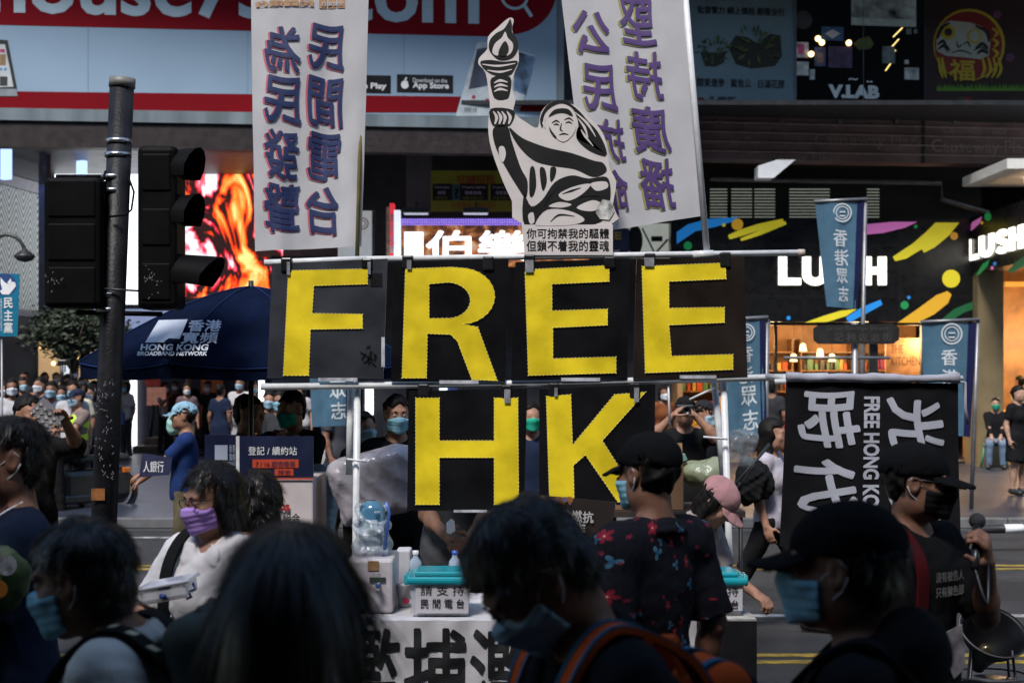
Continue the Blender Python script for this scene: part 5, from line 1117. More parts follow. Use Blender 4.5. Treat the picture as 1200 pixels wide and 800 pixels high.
# street-name plate
sn = thing('street_name_sign', 'black street name plate on a post before the shop window', 'sign', loc=(ax(1003,18),18,.12))
g = MB(); P18 = Plane(18); P18.poly(g, [(958,381),(1046,379),(1053,384),(1053,398),(1046,403),(958,403),(953,398),(953,385)], 0, .03, mat('sign_dark', (.012,.011,.011), .5, .3)); part(g, 'plate', sn)
g = MB(); dk = mat('sign_dim', (.05,.047,.045), .5); P18.text(g, 'Great George Street', 967, 382, 1040, 388, .032, dk); P18.text(g, '記 利 佐 治 街', 977, 390, 1044, 400, .032, dk, bold=.02); part(g, 'lettering', sn)
g = MB(); g.tube([(ax(1003,18),18.06,.12),(ax(1003,18),18.06,az(378,18))], .045, MET); g.tube([(ax(1003,18)-.9,18.06,az(419,18)),(ax(1003,18)+.45,18.06,az(419,18))], .02, MET, 6) ; part(g, 'post', sn)
# ---- black slogan flag
blk = cloth('black_flag', (.011,.011,.013), .25, .03); sw2 = ink('slogan_white', (.44,.45,.52))
qf = [(921,447),(1123,449),(1126,640),(914,640)]
T = [('時', .085, .055, .425, .385, sw2, dict(rot=1, bold=.035, brush=1)), ('代', .085, .46, .415, .78, sw2, dict(rot=1, bold=.04, brush=1)), ('光', .60, .09, .915, .405, sw2, dict(rot=1, bold=.04, brush=1)), ('復', .60, .53, .90, .86, sw2, dict(rot=1, bold=.03, brush=1)), ('FREE HONG KONG', .452, .085, .545, .90, sw2, dict(rot=1, bold=.035))]
bf, S = cloth_banner('black flag with white sideways characters hung from the rail end', qf, 6.6, blk, T, fold=.014, name='slogan_flag', seed=6)
g = MB(); rs = random.Random(2)
g.tube([S(i/16, -.01)+Vector((0,-.01,.012+rs.uniform(-.004,.004))) for i in range(17)], [.020+rs.uniform(-.004,.007) for _ in range(17)], cloth('grey_sleeve', (.34,.33,.38), .15), 9)
g.tube([S(1,-.01), S(1.035,.02)+Vector((0,-.01,.02)), S(1.04,.15), S(1.055,.25)], .008, _mats['grey_sleeve'], 6); part(g, 'pole_sleeve', bf)
g = MB(); g.tube([at(908,447,6.62), at(1128,443,6.62)], .012, PVC); g.tube([at(900,441,7.15), at(940,446,6.62)], .016, PVC); part(g, 'rod', bf)
# ---- traffic signal
ts = thing('traffic_signal', 'tall black traffic signal pole with two dark signal heads', 'traffic light', loc=(ax(117,8),8,0))
pm = mat('pole_paint', (.011,.011,.014), .5, .6, 5, .3, 60, spec=.22); Y8 = 8.0
g = MB(); g.tube([(ax(113,Y8),Y8,0), at(143,97,Y8)], [.073,.067], pm, 18); part(g, 'pole', ts)
g = MB(); a = at(143,103,Y8); b = at(143.5,92,Y8); g.tube([a, b], .073, mat('pole_cap_grey', (.13,.125,.12), .5, .4), 18); part(g, 'cap', ts)
g = MB()
for (px, py) in ((139.5,166),(138.5,182),(134,208),(134,224),(129,346),(128,363)): P = at(px, py, Y8); g.tube([P-Vector((0,0,.012)), P+Vector((0,0,.012))], .0745, mat('steel_band', (.40,.40,.42), .3, .3, 20, metal=.9), 18)
part(g, 'steel_band', ts)
sbk = mat('signal_black', (.0035,.0035,.004), .6, .3, spec=.06)
def shead(x0, y0, x1, y1, vis, Yc):
    g = MB(); Ph = Plane(Yc); Ph.box(g, x0, y0, x1, y1, .26, sbk, 0, .03); h_ = part(g, 'signal_head', ts)
    g = MB()
    for k in range(3):
        yy = y0+(y1-y0)*(k+.5)/3; Ph.box(g, x0+6, yy-22, x1-6, yy+22, .03, sbk, .008, .01)
    o = g.build('door', h_)
    for v_ in vis:                                           # visors: open half tubes reaching to the side of the head
        g = MB(); cx, cy, L, tilt = v_; c = at(cx, cy, Yc+.12); d = Vector((math.cos(tilt), -.25, -math.sin(tilt))).normalized(); s_ = d.cross(Z_).normalized(); up = s_.cross(d)
        V = []
        for i in range(9):
            th = math.radians(-20+220*i/8)
            for (q, rr) in ((0,.115),(1,.125)): 
                cut = L if q else 0; cut = cut*(1 if not q else (.75+.25*math.sin(max(0, th)))) 
                V.append(c+s_*math.cos(th)*rr+up*math.sin(th)*rr+d*cut)
        Fs = [(2*i,2*i+1,2*i+3,2*i+2) for i in range(8)]; g.add(V, Fs, sbk, True); g.add([p*1.0+Vector((0,.004,.004)) for p in V], Fs, sbk, True)
        g.lathe(c, [(.001,.0),(.10,.0),(.112,-.03)], mat('dark_lens', (.015,.012,.012), .15, 0), 18, R=Matrix((s_, up, d)).transposed())
        o = g.build('visor', h_)
shead(50, 207, 118, 360, [], 7.85); shead(160, 170, 206, 362, [(203,200,.165,.02),(203,255,.165,-.02),(204,322,.28,.12)], 7.9)
g = MB(); Ph = Plane(7.85); Ph.box(g, 84, 203, 100, 208, .12, sbk, -.05, .01); g.tube([at(66,207,8), at(140,207,8)], .012, sbk); g.tube([at(90,366,8), at(190,368,8)], .014, sbk); g.tube([at(118,338,7.9), at(165,341,7.95)], .006, DMET); g.tube([at(150,206,7.9), at(157,225,7.9), at(154,246,7.9), at(147,252,7.9), at(128,254,7.9)], .006, sbk, 6); g.tube([at(124,200,7.9), at(120,212,7.9), at(122,230,7.9), at(122,250,7.9)], .007, sbk, 6); part(g, 'bracket', ts)
g = MB(); rs = random.Random(9)
for (cx, cy, n) in ((66,328,14),(178,328,26)):
    for _ in range(n): px, py = cx+rs.gauss(0,7), cy+rs.gauss(0,7); Plane(7.85).stroke(g, [(px,py),(px+rs.uniform(-2,2),py+rs.uniform(-3,3))], .4, .033, mat('peeled_label', (.13,.13,.14), .6), .0008)
for _ in range(60):
    px, py = rs.uniform(112,134), rs.uniform(440,560); P = at(px, py, 8-.078); Plane(7.92).stroke(g, [(px,py),(px+rs.uniform(-2.5,2.5),py+rs.uniform(-4,4))], .45, .004, _mats['peeled_label'], .0008)
Plane(7.92).box(g, 107, 572, 123, 586, .003, mat('orange_label', (.22,.08,.02), .6, .4, 20), .003)
part(g, 'label_residue', ts)
# ---- booth umbrella
um = thing('umbrella', 'navy umbrella with a white network emblem over the sign-up booth', 'umbrella', loc=(ax(284,9),9.3,0))
nv = cloth('navy_canvas', (.0025,.006,.022), .3, .06); Cx, Cy = ax(284,9), 9.3; Zt, Ze = az(336,9.3), az(424,9.3); N_r = 8; R_ = 1.10
def uv(i, t, drop=0): a = math.radians(45*i+22.5+8); return Vector((Cx+R_*t*math.cos(a), Cy+R_*t*math.sin(a), Zt+(Ze-Zt)*(t**1.45)-drop))
g = MB(); NN = 10
for i in range(N_r):
    V = []
    for r in range(NN+1):
        t = r/NN
        for s_ in range(7):
            f_ = s_/6; p = uv(i, t)*(1-f_)+uv(i+1, t)*f_; p.z -= math.sin(math.pi*f_)*.035*t; V.append(p)
    g.add(V, [(r*7+s_, (r+1)*7+s_, (r+1)*7+s_+1, r*7+s_+1) for r in range(NN) for s_ in range(6)], nv, True)
    V = []
    for s_ in range(7):
        f_ = s_/6; p = uv(i, 1)*(1-f_)+uv(i+1, 1)*f_; p.z -= math.sin(math.pi*f_)*.035; V += [p, p-Vector((0,0,.10-.02*math.sin(math.pi*f_)))]
    g.add(V, [(2*s_, 2*s_+1, 2*s_+3, 2*s_+2) for s_ in range(6)], nv, True)
part(g, 'canopy', um)
g = MB(); hemm = cloth('navy_hem', (.010,.022,.075), .2)
for i in range(N_r):
    g.tube([uv(i,t/10)+Vector((0,0,.004)) for t in range(11)], .005, hemm, 5); V = []
    for s_ in range(7): f_ = s_/6; p = uv(i,1.003)*(1-f_)+uv(i+1,1.003)*f_; p.z -= math.sin(math.pi*f_)*.035+.012; V.append(p)
    g.tube(V, .007, hemm, 5)
part(g, 'seam', um)
g = MB(); g.tube([(Cx,Cy,0),(Cx,Cy,Zt+.04)], .017, DMET); g.lathe((Cx,Cy,0), [(.001,.10),(.22,.10),(.25,.0)], DMET, 20); part(g, 'pole', um)
for i in range(N_r):
    g = MB(); g.tube([uv(i,.02)-Vector((0,0,.02)), uv(i,.5)-Vector((0,0,.015)), uv(i,.99)-Vector((0,0,.01))], .006, DMET, 6); part(g, 'rib', um)
g = MB(); inkb = ink('canvas_white', (.40,.43,.50))
# emblem and words lie on the panel facing the street
i5 = min(range(8), key=lambda i: ((uv(i,.75)+uv(i+1,.75))/2-at(212,398,9)).length)
pA, pB, pT = uv(i5,1), uv(i5+1,1), uv(i5,.0); 
def panel_pt(px, py, off=.012):                              # where the sight line of a photo point meets the panel plane
    n = (pB-pA).cross(pT-pA).normalized(); n = n if n.y < 0 else -n; d = at(px, py, 1)-Vector((0,0,H)); t = (((pA+pT)/2+n*off+Vector((0,0,.06)))-Vector((0,0,H))).dot(n)/d.dot(n); return Vector((0,0,H))+d*t
bl_, br2, tl_ = panel_pt(160,415), panel_pt(262,415), panel_pt(160,370); pu = (br2-bl_); wv = pu.length; pu.normalize(); pn_ = (pB-pA).cross(pT-pA).normalized(); pn_ = pn_ if pn_.y < 0 else -pn_; pv = pn_.cross(pu)
if pv.z < 0: pv = -pv
for body, (x0,y0,x1,y1), bo in (('香港', (221,375,259,388), .03), ('寬頻', (213,389,255,402), .03), ('HONG KONG', (165,403,244,410.5), .03), ('BROADBAND NETWORK', (161,411.5,243,416.5), .03)):
    cjk = ord(body[0]) > 255; V, Fs = glyphs(body, 0 if cjk else bo); lo = V.min(0); d = V.max(0)-lo
    for kk in range(4 if cjk else 1): g.add([panel_pt(x0+(x1-x0)*((q[0]-lo[0])/d[0])+(.35*math.cos(kk*1.57) if cjk else 0)+(y1-y0)*.2*((q[1]-lo[1])/d[1]-.5), y1-(y1-y0)*((q[1]-lo[1])/d[1])+(.35*math.sin(kk*1.57) if cjk else 0), .012+.0003*kk) for q in V], Fs, inkb)
c = panel_pt(185,375); g.add([panel_pt(*p) for p in ((186,375),(220,374),(209,401),(170,401))], [(0,1,2,3)], inkb); g.add([panel_pt(*p, .016) for p in ((192,400),(198,396),(212,397),(210,401),(196,402))], [(0,1,2,3,4)], nv)
part(g, 'lettering', um)
# ---- sign-up booth under the umbrella
bt = thing('booth_counter', 'white booth counter with navy header panels and red-orange lettering', 'booth', loc=(ax(320,8.3),8.3,0))
nvp = mat('navy_panel', (.008,.012,.04), .4, .2); PB = Plane(8.3)
g = MB(); PB.box(g, 281, 511, 367, 559, .02, nvp); part(g, 'header_panel', bt)
g = MB(); PB.box(g, 239, 509.5, 277, 590, .02, nvp, -.02); part(g, 'side_panel', bt)
g = MB(); PB.box(g, 276.5, 511, 280.5, 700, .03, PVC, .0); part(g, 'upright', bt)
g = MB(); a = at(281,560,8.3); g.box((a.x,8.3,0.02),(ax(367,8.3),8.9,a.z), mat('booth_white', (.50,.44,.45), .5, .1), .01); part(g, 'counter', bt)
g = MB(); ow = ink('red_orange', (.40,.045,.015)); PB.text(g, '登記 / 續約站', 291, 523, 348, 533, .004, INKW); PB.box(g, 296, 538, 350, 548, .002, ow, .004); PB.text(g, '7 / 16 超值優惠', 300, 540, 346, 547, .007, nvp); PB.box(g, 322, 549, 344, 557, .002, ow, .004); PB.text(g, '按金', 326, 550, 341, 556, .007, nvp)
PB.box(g, 281, 559.5, 367, 561.5, .004, ow, .012); PB.text(g, 'os', 328, 590, 340, 598, .016, ink('os_red', (.35,.02,.02)), bold=.05); PB.text(g, '組合', 332, 601, 352, 612, .016, INKK, bold=.03)
PB.box(g, 251, 521.5, 266, 539, .002, ink('pale_blue', (.30,.34,.44)), -.016); PB.text(g, '香港', 268, 521, 275, 530, -.014, ink('pale_blue', (.30,.34,.44))); PB.text(g, '寬頻', 268, 531, 275, 540, -.014, _mats['print_pale_blue']); PB.text(g, 'HONG KONG', 250, 541, 275, 545, -.014, _mats['print_pale_blue'])
part(g, 'lettering', bt)
# ---- stall table, its cloths, and things on it
TY = 6.35; TZ = .785
tb = thing('stall_table', 'folding stall table under a white sheet with big black characters', 'table', loc=(ax(640,TY),6.7,0))
g = MB(); g.box((ax(392,TY),TY+.02,TZ-.03),(ax(884,TY),7.12,TZ), mat('table_top', (.25,.25,.25), .5)); part(g, 'tabletop', tb)
for (x, y) in ((400,6.5),(874,6.5),(400,7.0),(874,7.0)):
    g = MB(); xx = ax(x, 6.5); g.tube([(xx,y,0),(xx,y,TZ-.03)], .014, DMET); part(g, 'leg', tb)
pc = cloth('paper_cloth', (.50,.48,.50), .12, 0); 
tc_ = thing('table_cloth', 'creased white sheet lettered in large black strokes over the stall table', 'tablecloth', loc=(ax(515,TY),TY,TZ))
g = MB(); rs = random.Random(12); nx, nz = 60, 24; x0, x1 = ax(388,TY), ax(820,TY)
def tcl(a, b): return Vector((x0+(x1-x0)*a, TY-.012+.006*math.sin(a*70+b*4)+.010*math.sin(a*23+1.3)*b+.003*math.sin(b*30+a*50), TZ+.006-.72*b))
V = [tcl(i/nx, j/nz) for j in range(nz+1) for i in range(nx+1)]; g.add(V, [(j*(nx+1)+i, (j+1)*(nx+1)+i, (j+1)*(nx+1)+i+1, j*(nx+1)+i+1) for j in range(nz) for i in range(nx)], pc, True)
V = []
for i in range(nx+1): p = tcl(i/nx, 0); V += [p, Vector((p.x, 7.13, TZ+.006+.002*math.sin(i))) ]
g.add(V, [(2*i,2*i+2,2*i+3,2*i+1) for i in range(nx)], pc, True); part(g, 'sheet', tc_)
g = MB()
def tw(p):
    a = (p.x-x0)/(x1-x0); b = (TZ+.006-p.z)/.72; q = tcl(a, b); q.y -= .006; return q
for ch, xa, xb in (('濫',404,468),('捕',475,545),('濫',552,622)):
    a = at(xa, 838, TY); b = at(xb, 736, TY); g.text(ch, (a+b)/2, b.x-a.x, b.z-a.z, INKK, bold=.025, cuts=12, warp=tw)
part(g, 'lettering', tc_)
for px in (470, 548): pass
dkc = thing('table_cloth', 'black cloth with gold characters draped over the end of the stall table', 'tablecloth', loc=(ax(860,TY),TY,TZ))
g = MB(); g.box((ax(816,TY),TY-.02,.1),(ax(886,TY),TY-.012,TZ+.004), blk); g.box((ax(816,TY),TY-.012,TZ+.004),(ax(886,TY),7.1,TZ+.012), mat('newspaper', (.35,.33,.30), .7, .5, 14)); part(g, 'sheet', dkc)
g = MB(); Plane(TY-.022).text(g, '黑警', 819, 744, 841, 758, .002, ink('gold_paint', (.30,.22,.09)), bold=.03); part(g, 'lettering', dkc)
clear = bpy.data.materials.new('clear_plastic'); clear.use_nodes = True; b = clear.node_tree.nodes['Principled BSDF']; b.inputs['Base Color'].default_value = (.62,.62,.68,1); b.inputs['Roughness'].default_value = .18; b.inputs['Alpha'].default_value = .62
teal = mat('teal_lid', (.012,.28,.34), .22, .06, spec=.6)
def donation(px0, px1, yt, yb, Y, label, tx):
    t_ = thing('donation_box', label, 'box', 'teal-lidded donation boxes', loc=at((px0+px1)/2, yb, Y)); t_.location.z = TZ+.013
    Pq = Plane(Y); a = at(px0, yb, Y); b = at(px1, yt, Y); w = b.x-a.x; z0 = TZ+.013; h_ = b.z-z0; dp_ = .27
    g = MB(); e = .012
    V = [(a.x+e,Y+e,z0),(b.x-e,Y+e,z0),(b.x-e,Y+dp_-e,z0),(a.x+e,Y+dp_-e,z0),(a.x,Y,z0+h_),(b.x,Y,z0+h_),(b.x,Y+dp_,z0+h_),(a.x,Y+dp_,z0+h_)]
    g.add(V, [(0,3,2,1),(0,1,5,4),(1,2,6,5),(2,3,7,6),(3,0,4,7)], clear); part(g, 'tub', t_)
    g = MB(); g.box((a.x+.025,Y+.02,z0+.006),(b.x-.025,Y+dp_-.03,z0+.10), mat('banknotes', (.40,.37,.36), .7, .6, 18), .02); part(g, 'notes', t_)
    g = MB(); g.box((a.x-.018,Y-.022,z0+h_-.005),(b.x+.018,Y+dp_+.02,z0+h_+.028), teal, .012); g.box((a.x+.02,Y+.02,z0+h_+.028),(b.x-.02,Y+dp_-.03,z0+h_+.048), teal, .012); g.box((a.x-.03,Y+.06,z0+h_-.02),(a.x-.012,Y+.18,z0+h_+.03), teal, .008); g.box((b.x+.012,Y+.06,z0+h_-.02),(b.x+.03,Y+.18,z0+h_+.03), teal, .008); part(g, 'lid', t_)
    g = MB(); pt = Plane(Y-.002); pt.box(g, px0+7, yt+2, px1-2, yb-11, .001, mat('paper_label', (.48,.46,.50), .6, .08), .004); 
    pt.text(g, '請 支 持', px0+13, yt+3, px1-7, yt+14, .0065, INKK); pt.text(g, '民 間 電 台', px0+13, yt+18, px1-7, yt+29, .0065, INKK, bold=.005); part(g, 'paper_label', t_)
    return t_
donation(480, 551, 683, 729, 6.42, 'clear plastic donation box with a teal lid next to the water dispenser', 0)
donation(806, 872, 684, 726, 6.42, 'clear plastic donation box with a teal lid beyond the floral shirt', 0)
wd = thing('water_dispenser', 'white box-shaped water dispenser with a small tap on the stall table', 'dispenser', loc=(ax(448,6.5),6.6,TZ+.01))
g = MB(); x0, x1 = ax(432,6.5), ax(462,6.5); whp = mat('dispenser_white', (.50,.46,.49), .4, .1); g.box((x0-.1,6.5,TZ+.01),(x1-.005,6.85,az(655,6.5)), whp, .015); part(g, 'body', wd)
g = MB(); Plane(6.498).box(g, 431, 657, 444, 668, .003, mat('brown_tape', (.26,.15,.07), .5, .2), .003); Plane(6.498).box(g, 433, 676, 452, 682, .006, mat('tap_recess', (.03,.04,.03), .4), .004); Plane(6.498).text(g, '冷熱水機', 434, 671, 446, 674, .004, INKK); part(g, 'front_label', wd)
g = MB(); P = at(443,688,6.46); g.tube([P+Vector((0,.04,.01)), P, P+Vector((0,0,-.025))], .010, whp); g.box((P.x-.012,P.y-.012,P.z+.005),(P.x+.012,P.y+.012,P.z+.016), mat('tap_blue', (.05,.12,.3), .4)); part(g, 'tap', wd)
fo = thing('foil_bag', 'big clear blue water bottle in a crumpled silver foil bag on the dispenser', 'bottle', loc=at(436,655,6.6))
foil = mat('foil', (.50,.54,.60), .2, .4, 12, 1.0, 30, alpha=.42, spec=1.0); f = Field(at(405,660,6.66)-Vector((.02,.16,0)), at(470,570,6.66)+Vector((0,.16,.03)), .007); c = at(436,620,6.66)
f.put(ell(tuple(c), (.085,.085,.16)), .03); f.put(ell((c.x,c.y,c.z-.09), (.095,.09,.06)), .03); f.put(ell((c.x,c.y,c.z+.08), (.065,.065,.12)), .03, 's'); f.noise(.008, 45, 3); V, Q = f.mesh(); o = fobj('foil', V, Q, foil, fo); o.matrix_parent_inverse = Matrix.Translation(-Vector(fo.location))
g = MB(); wb_ = mat('water_bottle_blue', (.06,.16,.26), .12, .1, spec=.7); g.lathe((c.x,c.y,c.z-.10), [(.03,0),(.062,.02),(.062,.10),(.066,.11),(.062,.12),(.062,.19),(.05,.22),(.02,.235)], wb_, 20); g.box((c.x-.035,c.y-.068,c.z-.02),(c.x+.03,c.y-.060,c.z+.05), mat('bottle_tag', (.35,.45,.5), .4, .5, 20)); part(g, 'water_bottle', fo)
g = MB(); g.tube([at(449,655,6.6), at(456,600,6.6), at(452,588,6.6)], .008, mat('blue_hose', (.05,.12,.4), .3)); part(g, 'hose', fo)
def bottle(px, yb, yt, Y, label, capc):
    t_ = thing('water_bottle', label, 'bottle', 'small water bottles on the stall', loc=at(px, yb, Y)); t_.location.z = TZ+.01; z0 = TZ+.01; h_ = az(yt, Y)-z0; x = ax(px, Y); s_ = h_/.24
    g = MB(); g.lathe((x,Y,z0), [(.028,0),(.032,.01),(.032,.07),(.030,.075),(.032,.08),(.032,.15),(.028,.18),(.013,.205*s_),(.013,.22*s_)], mat('bottle_clear', (.30,.36,.44), .12, .1, spec=.6), 16); part(g, 'bottle', t_)
    g = MB(); g.lathe((x,Y,z0+.218*s_), [(.015,0),(.0155,.018),(.001,.02)], capc, 14); part(g, 'cap', t_); g = MB(); g.lathe((x,Y,z0+.09), [(.0325,0),(.0325,.05)], mat('bottle_label', (.02,.08,.32), .4, .3, 20), 16); part(g, 'label_band', t_)
bottle(487, 728, 644, 6.95, 'small water bottle with a white cap behind the box lid', mat('cap_white', (.6,.6,.62), .4)); bottle(533, 728, 644, 6.95, 'small water bottle with a blue cap behind the box lid', mat('cap_blue', (.02,.08,.35), .3))
cu = thing('paper_cup', 'white paper cup with a red mark between dispenser and donation box', 'cup', loc=at(473,725,6.7)); cu.location.z = TZ+.01
g = MB(); g.lathe((ax(473,6.7),6.7,TZ+.01), [(.001,0),(.026,0),(.034,.10),(.036,.105),(.001,.105)], mat('cup_white', (.5,.49,.5), .5, .1), 18); part(g, 'cup', cu); g = MB(); Plane(6.668).disc(g, 476, 704, 4, 0, ink('red_mark', (.4,.02,.06)), 3); part(g, 'mark', cu)
ts2 = thing('tissue_pack', 'white tissue stack behind the paper cup on the stall table', 'tissues', loc=at(470,700,6.95)); ts2.location.z = TZ+.01; g = MB(); g.box((ax(464,6.95),6.95,TZ+.01),(ax(481,6.95),7.08,az(644,6.95)), mat('tissue', (.48,.47,.50), .8, .1), .01); part(g, 'stack', ts2)
# candle poster and cardboard boxes
cp = thing('candle_poster', 'tilted dark poster of candle glow with white characters below the K board', 'poster', loc=at(655,600,6.3))
PC = Plane(6.3); g = MB(); PC.poly(g, [(611,578),(722,588),(712,646),(600,642)], -.006, .006, mat('candle_dark', (.020,.014,.012), .5, .4, 4)); PC.poly(g, [(611,578),(617,578.5),(607,642),(600,642)], .0005, .001, INKW); part(g, 'sheet', cp)
g = MB(); rs = random.Random(6)
for k in range(22): PC.disc(g, 620+rs.uniform(0,60), 583+rs.uniform(0,6)+k*.1, rs.uniform(1,4), .0012+.0002*k, mat('candle_glow_%d' % (k%3), ((.34,.13,.025),(.22,.08,.02),(.18,.12,.20))[k%3], .6), th=.0001)
wz = ink('poster_white', (.52,.50,.50)); 
for k, ch in enumerate('用燭光點燃抗'): 
    c = PC.at(623+13.2*k, 600+1.1*k, .008); g.text(ch, c, .046, .050, wz, bold=.035)
g.text('作', PC.at(679,619,.008), .05, .055, wz, bold=.035); part(g, 'print', cp)
cbm = mat('cardboard', (.22,.12,.06), .8, .15, 5); 
cb = thing('cardboard_box', 'open brown cardboard box of oddments behind the black-capped man', 'box', loc=at(775,580,9)); z1 = az(542,9); 
g = MB(); g.box((ax(700,9),9,z1-.30),(ax(801,9),9.5,z1), cbm, .004); part(g, 'carton', cb); g = MB(); g.obox(at(745,531,9.45), (.62,.01,.14), Matrix.Rotation(-.3,3,'X'), cbm); part(g, 'flap', cb)
g = MB(); g.obox(at(780,534,9.2), (.10,.12,.03), Matrix.Rotation(.5,3,'Y'), INKW); g.obox(at(795,538,9.2), (.10,.08,.04), Matrix.Rotation(-.4,3,'Y'), mat('mint', (.25,.42,.36), .5)); g.ball(at(770,536,9.15), .04, BK, 8); part(g, 'contents', cb)
st_b = thing('folding_table', 'plain folding table holding the cardboard box and the pale plastic bag', 'table', loc=(ax(800,9.2),9.2,0)); g = MB(); g.box((ax(690,9),8.95,z1-.34),(ax(872,9),9.6,z1-.302), mat('table_brown', (.05,.035,.03), .6, .2)); part(g, 'tabletop', st_b)
for (x, y) in ((694,9),(868,9),(694,9.55),(868,9.55)):
    g = MB(); g.tube([(ax(x,9),y,0),(ax(x,9),y,z1-.34)], .014, DMET); part(g, 'leg', st_b)
def lump(name, label, cat, c, r, m, seed, amp=.012, fr=22, res=.012, more=(), z0=None, box=None):
    t_ = thing(name, label, cat, loc=c); f = Field(np.array(c)-np.array(r)*1.35-.06, np.array(c)+np.array(r)*1.35+.06, res); f.put(rbox(tuple(c), r, min(r)*.55, box) if box is not None else ell(tuple(c), r), .03)
    for cc, rr in more: f.put(ell(tuple(np.array(c)+np.array(cc)), rr), .05)
    f.noise(amp, fr, seed); f.noise(amp*.7, fr*1.3, seed+1, True)
    if z0 is not None: f.clip(lambda P: z0-P[2]+0*P[0])
    V, Q = f.mesh(); o = fobj('bag', V, Q, m, t_); o.matrix_parent_inverse = Matrix.Translation(-Vector(c)); return t_
plas = mat('white_plastic_bag', (.40,.37,.41), .22, .2, 8, 1.0, 14, spec=.6); pgr = mat('pale_green_plastic', (.34,.36,.22), .3, .15, 8, .5, 30, spec=.6)
lump('plastic_bag', 'pale green plastic bag slumped beside the cardboard box', 'bag', tuple(at(826,556,9.2)), (.17,.14,.10), pgr, 4, .005, 16, more=(((.08,0,.05),(.08,.08,.06)),), z0=z1-.30)
lump('plastic_bag', 'blue-white wrapped bundle standing behind the spare tube', 'bag', tuple(at(378,590,9.4)), (.10,.13,.26), mat('blue_wrap', (.26,.36,.44), .22, .2, 8, .8, 22, spec=.6), 6, .007, 14, box=Ry(4))
lump('plastic_bag', 'clear plastic bag hung in front of the blue flag', 'bag', tuple(at(870,525,9.2)), (.09,.06,.12), mat('clear_bag', (.22,.25,.28), .15, .5, 10, .9, 30, spec=.7, alpha=.5), 9, .004, 30, box=Ry(9))
tr_ = thing('hand_trolley', 'folded metal hand trolley standing behind the white upright tube', 'trolley', loc=at(868,590,9.4)); tr_.location.z = 0
g = MB(); g.tube([at(902,520,9.4), at(855,575,9.4), (ax(846,9.4),9.4,.05)], .012, DMET); g.tube([at(884,540,9.5), at(850,590,9.5), (ax(838,9.4),9.5,.05)], .012, DMET)
for q in (.25,.5,.75): g.tube([at(902-47*q,520+55*q,9.4), at(884-34*q,540+50*q,9.5)], .008, MET, 6)
part(g, 'frame', tr_)
for px in (840, 846):
    g = MB(); P = Vector((ax(px,9.4), 9.4+(px-843)*.02, .06)); g.tube([P-Vector((0,.02,0)), P+Vector((0,.02,0))], .06, DMET, 16); part(g, 'wheel', tr_)
# loudhailer horn on a stand
hn = thing('horn_speaker', 'black horn loudspeaker facing up on a wire stand by the yellow lines', 'speaker', loc=(ax(1160,6),6,0))
hb_ = mat('horn_black', (.004,.004,.005), .45, .3, spec=.2); c = at(1162,745,6); Rh_ = Matrix.Rotation(math.radians(38),3,'X')@Matrix.Rotation(math.radians(6),3,'Y')
g = MB(); g.lathe(c, [(.03,-.20),(.045,-.14),(.075,-.08),(.115,-.03),(.138,.02),(.144,.03),(.140,.034),(.130,.022),(.105,-.03),(.06,-.09),(.02,-.12)], hb_, 36, R=Rh_); part(g, 'horn', hn)
g = MB(); g.lathe(c, [(.143,.027),(.147,.031),(.143,.035)], mat('rim_grey', (.16,.15,.15), .4), 36, R=Rh_); part(g, 'rim', hn); g = MB(); g.lathe(c, [(.001,-.06),(.022,-.065),(.032,-.10)], mat('horn_core', (.12,.10,.06), .25, 0, metal=.8), 16, R=Rh_); part(g, 'driver', hn)
g = MB()
for (dx, dy) in ((-.13,-.05),(-.09,.10),(.10,-.07),(.12,.08)): g.tube([c+Vector((dx*.7,dy*.7,-.05)), Vector((c.x+dx*1.3, c.y+dy*1.5, 0))], .006, DMET, 6)
for z in (.35,.62): g.tube([Vector((c.x+.16*math.cos(a), c.y+.14*math.sin(a), z)) for a in [i*.524 for i in range(13)]], .004, DMET, 6)
part(g, 'stand', hn); g = MB(); P = at(1162,778,5.95); g.lathe((P.x,P.y,P.z-.08), [(.001,.02),(.09,.02),(.10,.0),(.10,-.5),(.0,-.5)], mat('speaker_base', (.10,.10,.11), .35, .4), 20); part(g, 'base', hn)
# shop-front notices, easel
es = thing('notice_easel', 'pink and red notices on a dark easel before the navy shop', 'sign', loc=(ax(182,31),31,.12)); P31 = Plane(30.8); 
g = MB(); P31.box(g, 170, 439, 187, 452, .04, mat('notice_red', (.35,.05,.04), .5, .5, 6, emit=.12)); P31.box(g, 172, 453.5, 194, 475, .04, mat('notice_pink', (.55,.24,.18), .5, .45, 8, emit=.25)); part(g, 'notice', es)
g = MB(); g.tube([P31.at(176,512,0), P31.at(180,474,0)], .03, DMET); g.tube([P31.at(188,512,0), P31.at(184,474,0)], .03, DMET); part(g, 'leg', es)
rp = thing('red_post_box', 'small red box sign on a post near the bright cream shop', 'sign', loc=(ax(76,29),29,.12)); g = MB(); P29 = Plane(29); P29.box(g, 71, 399, 80, 409, .2, mat('lit_red_box', (.6,.02,.02), .5, emit=.4, ecol=(1,.05,.03))); part(g, 'box', rp); g = MB(); g.tube([(ax(72,29),29.1,.12), P29.at(72,399)], .04, DMET); part(g, 'post', rp)
rg = thing('raised_camera', 'camera held high on a stick before the bright white shop panel', 'camera', loc=(ax(74,22),22,1.2)); g = MB(); P22 = Plane(22); P22.box(g, 67, 421, 78, 428, .12, BK, 0, .02); P22.box(g, 71, 428, 76, 436, .06, mat('phone_grey', (.3,.33,.38), .4), 0, .01); part(g, 'body', rg); g = MB(); g.tube([P22.at(73,428), P22.at(72,452)], .014, DMET); part(g, 'stick', rg)
